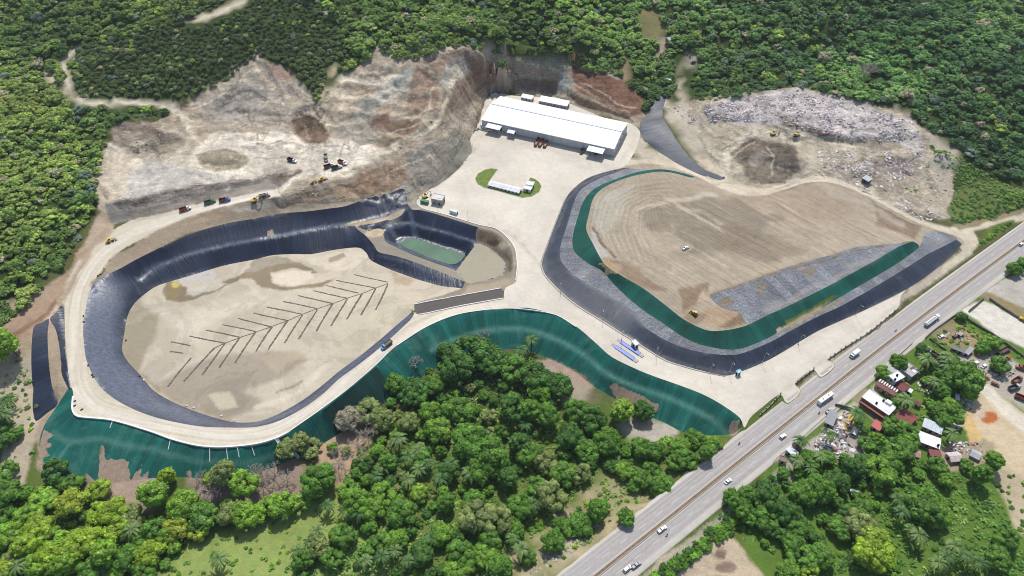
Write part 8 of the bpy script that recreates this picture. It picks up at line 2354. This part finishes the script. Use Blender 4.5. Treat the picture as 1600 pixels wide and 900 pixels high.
def undergrowth():
    X, Y = jgrid(-420, 560, 120, 520, 2.6)
    Z = height(X, Y); x, y = proj(X, Y, Z)
    wob = fbm(X, Y, 14, 3, 91) * 10
    m = np.zeros(X.shape, bool); dn = np.zeros(X.shape)
    for p, d in (([(560,690),(700,590),(830,570),(870,640),(960,690),(1100,705),(1000,770),(930,790),(800,870),(740,910),(460,910),(470,860),(560,810),(540,740)], 0.75),
                 ([(-30,770),(60,760),(200,800),(290,790),(420,800),(300,850),(240,910),(-30,910)], 0.75),
                 ([(1200,745),(1330,720),(1420,700),(1440,740),(1380,800),(1300,830),(1270,905),(1160,840),(1120,810)], 0.7),
                 ([(1390,740),(1510,735),(1560,770),(1600,870),(1640,910),(1270,910),(1380,800)], 0.7),
                 ([(1370,570),(1470,555),(1520,600),(1510,650),(1450,700),(1400,670),(1390,640),(1420,610)], 0.45),
                 ([(1445,222),(1500,245),(1560,285),(1612,300),(1612,322),(1500,352),(1484,342),(1492,300),(1478,262),(1450,262)], 0.75), ([(1400,300),(1440,290),(1440,310),(1410,318)], 0.4), ([(1440,545),(1500,492),(1600,565),(1560,570),(1530,540),(1480,560)], 0.2),
                 ([(240,905),(420,800),(480,800),(480,905)], 0.16), ([(0,540),(50,540),(60,740),(0,750)], 0.12), ([(820,880),(960,770),(1060,770),(900,900)], 0.18)):
        q = pin(x + wob, y + wob * 0.7, p); dn = np.where(q, np.maximum(dn, d), dn)
    holes = [[(795,905),(805,870),(860,830),(900,800),(940,760),(955,735),(945,730),(920,770),(880,800),(830,840),(785,890)]]
    dn = np.where(clear_of_tracks(x, y, 0.6), dn, 0)
    n2 = fbm(X, Y, 16, 3, 95)
    hd = np.min((hwy_axis[None, ::2, 0] - X[dn > 0][:, None]) ** 2 + (hwy_axis[None, ::2, 1] - Y[dn > 0][:, None]) ** 2, 1)
    ii = np.where(dn > 0)[0]; dn[ii[hd < 14.0 ** 2]] = 0
    m = rng8.uniform(size=X.shape) < dn * (1 + 0.9 * n2)
    X, Y, Z, x, y = (a[m] for a in (X, Y, Z, x, y)); n = len(X)
    r = rng8.uniform(0.7, 1.7, n); t = np.clip(0.5 + fbm(X, Y, 30, 3, 97) + rng8.normal(size=n) * 0.2, 0, 1)
    c = pal([(0.035, 0.085, 0.018), (0.055, 0.125, 0.022), (0.09, 0.155, 0.03), (0.125, 0.17, 0.05)], t)
    print('undergrowth', n)
    scatter('undergrowth', np.column_stack([X, Y, Z - 0.1]), np.column_stack([r * 1.2, r * 1.2, r * rng8.uniform(0.6, 1.1, n)]),
            np.column_stack([np.zeros(n), np.zeros(n), rng8.uniform(0, 6.28, n)]), c, und_col, 'low tangled undergrowth between the trees of the lowland', 'undergrowth')
undergrowth()
# ------------------------------------------------------------------ waste, rubble and scrap
def rock_mesh(name, seed, mat, flat=1.0):
    rg = np.random.default_rng(seed)
    T = ICO1.copy(); u = {}
    V = T.reshape(-1, 3)
    key = np.round(V, 3)
    for i, k in enumerate(map(tuple, key)):
        if k not in u: u[k] = rg.uniform(0.65, 1.25)
        V[i] = V[i] * u[k] * np.array([1, rg.uniform(0.999, 1.001), flat])
    return quads_mesh(name, np.zeros((0, 4, 3)), mat, np.zeros(0), V.reshape(-1, 3, 3), np.ones(len(T)))

def chunk_material():
    m, nt, b = new_mat('loose_chunks'); g = NG(nt)
    c = g.attr('tcol', 'INSTANCER').outputs['Color']
    g.l(g.scalec(c, g.rng(g.noise(g.pos(), 1.2, 3), 0.3, 0.7, 0.8, 1.2)), b.inputs['Base Color']); b.inputs['Roughness'].default_value = 0.85
    return m
M['chunk'] = chunk_material()
waste_col = bpy.data.collections.new('waste_parts')
for i in range(4):
    o = bpy.data.objects.new('waste_chunk_%d' % i, rock_mesh('waste_chunk', 900 + i, M['chunk'], (0.5, 0.3, 0.7, 0.15)[i])); waste_col.objects.link(o)
for i in range(3):
    bm = bmesh.new(); bx(bm, (0, 0, 0), (2.0, (0.5, 1.2, 1.6)[i], (0.3, 0.08, 0.5)[i]), 0, R(8)); me = bm_mesh('waste_board', bm, M['chunk'])
    a = me.attributes.new('tone', 'FLOAT', 'POINT'); a.data.foreach_set('value', np.ones(len(me.vertices), np.float32))
    o = bpy.data.objects.new('waste_chunk_%d' % (4 + i), me); waste_col.objects.link(o)

def waste(name, polys, n, smin, smax, cols, seed, label, cat):
    rg = np.random.default_rng(seed)
    P = []; S = []; Cc = []; Rr = []
    for poly, share in polys:
        pa = np.array([drop(*q)[:2] for q in poly]); x0, y0 = pa.min(0); x1, y1 = pa.max(0)
        m = int(n * share); got = 0
        while got < m:
            X = rg.uniform(x0, x1, 4000); Y = rg.uniform(y0, y1, 4000)
            k = inside(X, Y, pa) & (fbm(X, Y, 9, 3, seed) + rg.uniform(-.5, .5, 4000) > -0.1)
            X, Y = X[k][:m - got], Y[k][:m - got]; got += len(X)
            s = smin + (smax - smin) * rg.uniform(0, 1, len(X)) ** 2.5
            P.append(np.column_stack([X, Y, height(X, Y) + s * 0.1])); S.append(np.column_stack([s * rg.uniform(0.7, 1.6, len(X)), s, s * rg.uniform(0.5, 1.0, len(X))]))
            ci = rg.integers(len(cols), size=len(X)); Cc.append(np.array(cols)[ci] * rg.uniform(0.7, 1.2, len(X))[:, None])
            Rr.append(np.column_stack([rg.normal(size=len(X)) * 0.4, rg.normal(size=len(X)) * 0.4, rg.uniform(0, 6.28, len(X))]))
    scatter(name, np.vstack(P), np.vstack(S), np.vstack(Rr), np.clip(np.vstack(Cc), 0, 0.85), waste_col, label, cat)
PALE = [(0.74,0.68,0.66),(0.68,0.61,0.59),(0.72,0.68,0.66),(0.52,0.45,0.43),(0.64,0.56,0.54),(0.50,0.43,0.42),(0.24,0.21,0.21),(0.75,0.73,0.73),(0.64,0.57,0.55),(0.62,0.54,0.52)]
waste('dumped_waste', [([(1120,165),(1180,150),(1250,141),(1300,152),(1370,172),(1425,192),(1437,212),(1400,222),(1330,216),(1270,207),(1215,190),(1180,190),(1140,190)], 0.74),
                       ([(1098,165),(1135,160),(1150,188),(1108,192)], 0.08), ([(1330,245),(1440,225),(1450,262),(1390,285),(1330,275)], 0.12), ([(1280,230),(1340,240),(1400,290),(1480,345),(1440,345),(1340,295),(1270,272)], 0.10), ([(1270,205),(1300,203),(1312,214),(1280,216)], 0.02), ([(1040,165),(1075,160),(1100,190),(1070,200)], 0.015)], 15000, 0.22, 1.15, PALE, 3, 'pale carpet of loose waste covering the top of the dump', 'waste')
SCR = [(0.68,0.67,0.66),(0.60,0.58,0.57),(0.38,0.34,0.32),(0.22,0.17,0.16),(0.10,0.09,0.09),(0.72,0.72,0.72),(0.30,0.16,0.13),(0.45,0.38,0.36)]
waste('scrap_heap', [([(1272,690),(1288,668),(1312,652),(1318,672),(1326,690),(1340,712),(1320,716),(1285,718),(1274,705)], 0.92), ([(1318,640),(1345,690),(1340,700),(1320,650)], 0.08)], 900, 0.3, 1.6, SCR, 5, 'jumbled heap of white and grey scrap beside the highway', 'scrap')
waste('yard_rubble', [([(1545,560),(1570,555),(1590,580),(1570,600),(1540,590)], 0.35), ([(1460,520),(1500,515),(1530,530),(1500,535)], 0.15), ([(1490,612),(1520,612),(1520,650),(1500,665)], 0.22), ([(1432,592),(1456,600),(1452,618),(1436,612)], 0.16), ([(1480,690),(1540,690),(1530,720),(1490,720)], 0.35)], 620, 0.2, 1.0, SCR, 6, 'bits of scrap and litter scattered round the yards and houses', 'litter')
waste('loose_stones', [([(320,200),(400,110),(500,200),(600,110),(730,90),(700,190),(600,240),(480,230)], 0.35), ([(1400,270),(1500,260),(1480,345),(1400,320)], 0.25), ([(170,200),(240,190),(260,230),(200,240)], 0.1), ([(820,870),(900,830),(960,790),(900,860),(830,900)], 0.15), ([(440,300),(560,270),(700,220),(730,225),(650,312),(560,315)], 0.15)], 2600, 0.18, 0.95, [(0.42,0.38,0.32),(0.34,0.30,0.26),(0.5,0.46,0.4)], 8, 'loose stones lying on the bare slopes and tracks', 'stones')

# ------------------------------------------------------------------ the air
def haze():
    bm = bmesh.new(); bx(bm, ((GX0 + GX1) / 2, 440, 169), (2600, 1500, 352)); me = bpy.data.meshes.new('haze'); bm.to_mesh(me); bm.free()
    m = bpy.data.materials.new('haze_air'); m.use_nodes = True; nt = m.node_tree; nt.nodes.clear()
    o = nt.nodes.new('ShaderNodeOutputMaterial'); v = nt.nodes.new('ShaderNodeVolumePrincipled')
    v.inputs['Color'].default_value = (0.86, 0.92, 1.0, 1); v.inputs['Density'].default_value = HAZE; v.inputs['Anisotropy'].default_value = 0.2
    nt.links.new(v.outputs[0], o.inputs['Volume']); me.materials.append(m)
    link('haze', me, kind='stuff', label='thin pale haze in the air over the valley', category='haze')
HAZE = 0.00006
haze()
scene.cycles.volume_bounces = 0
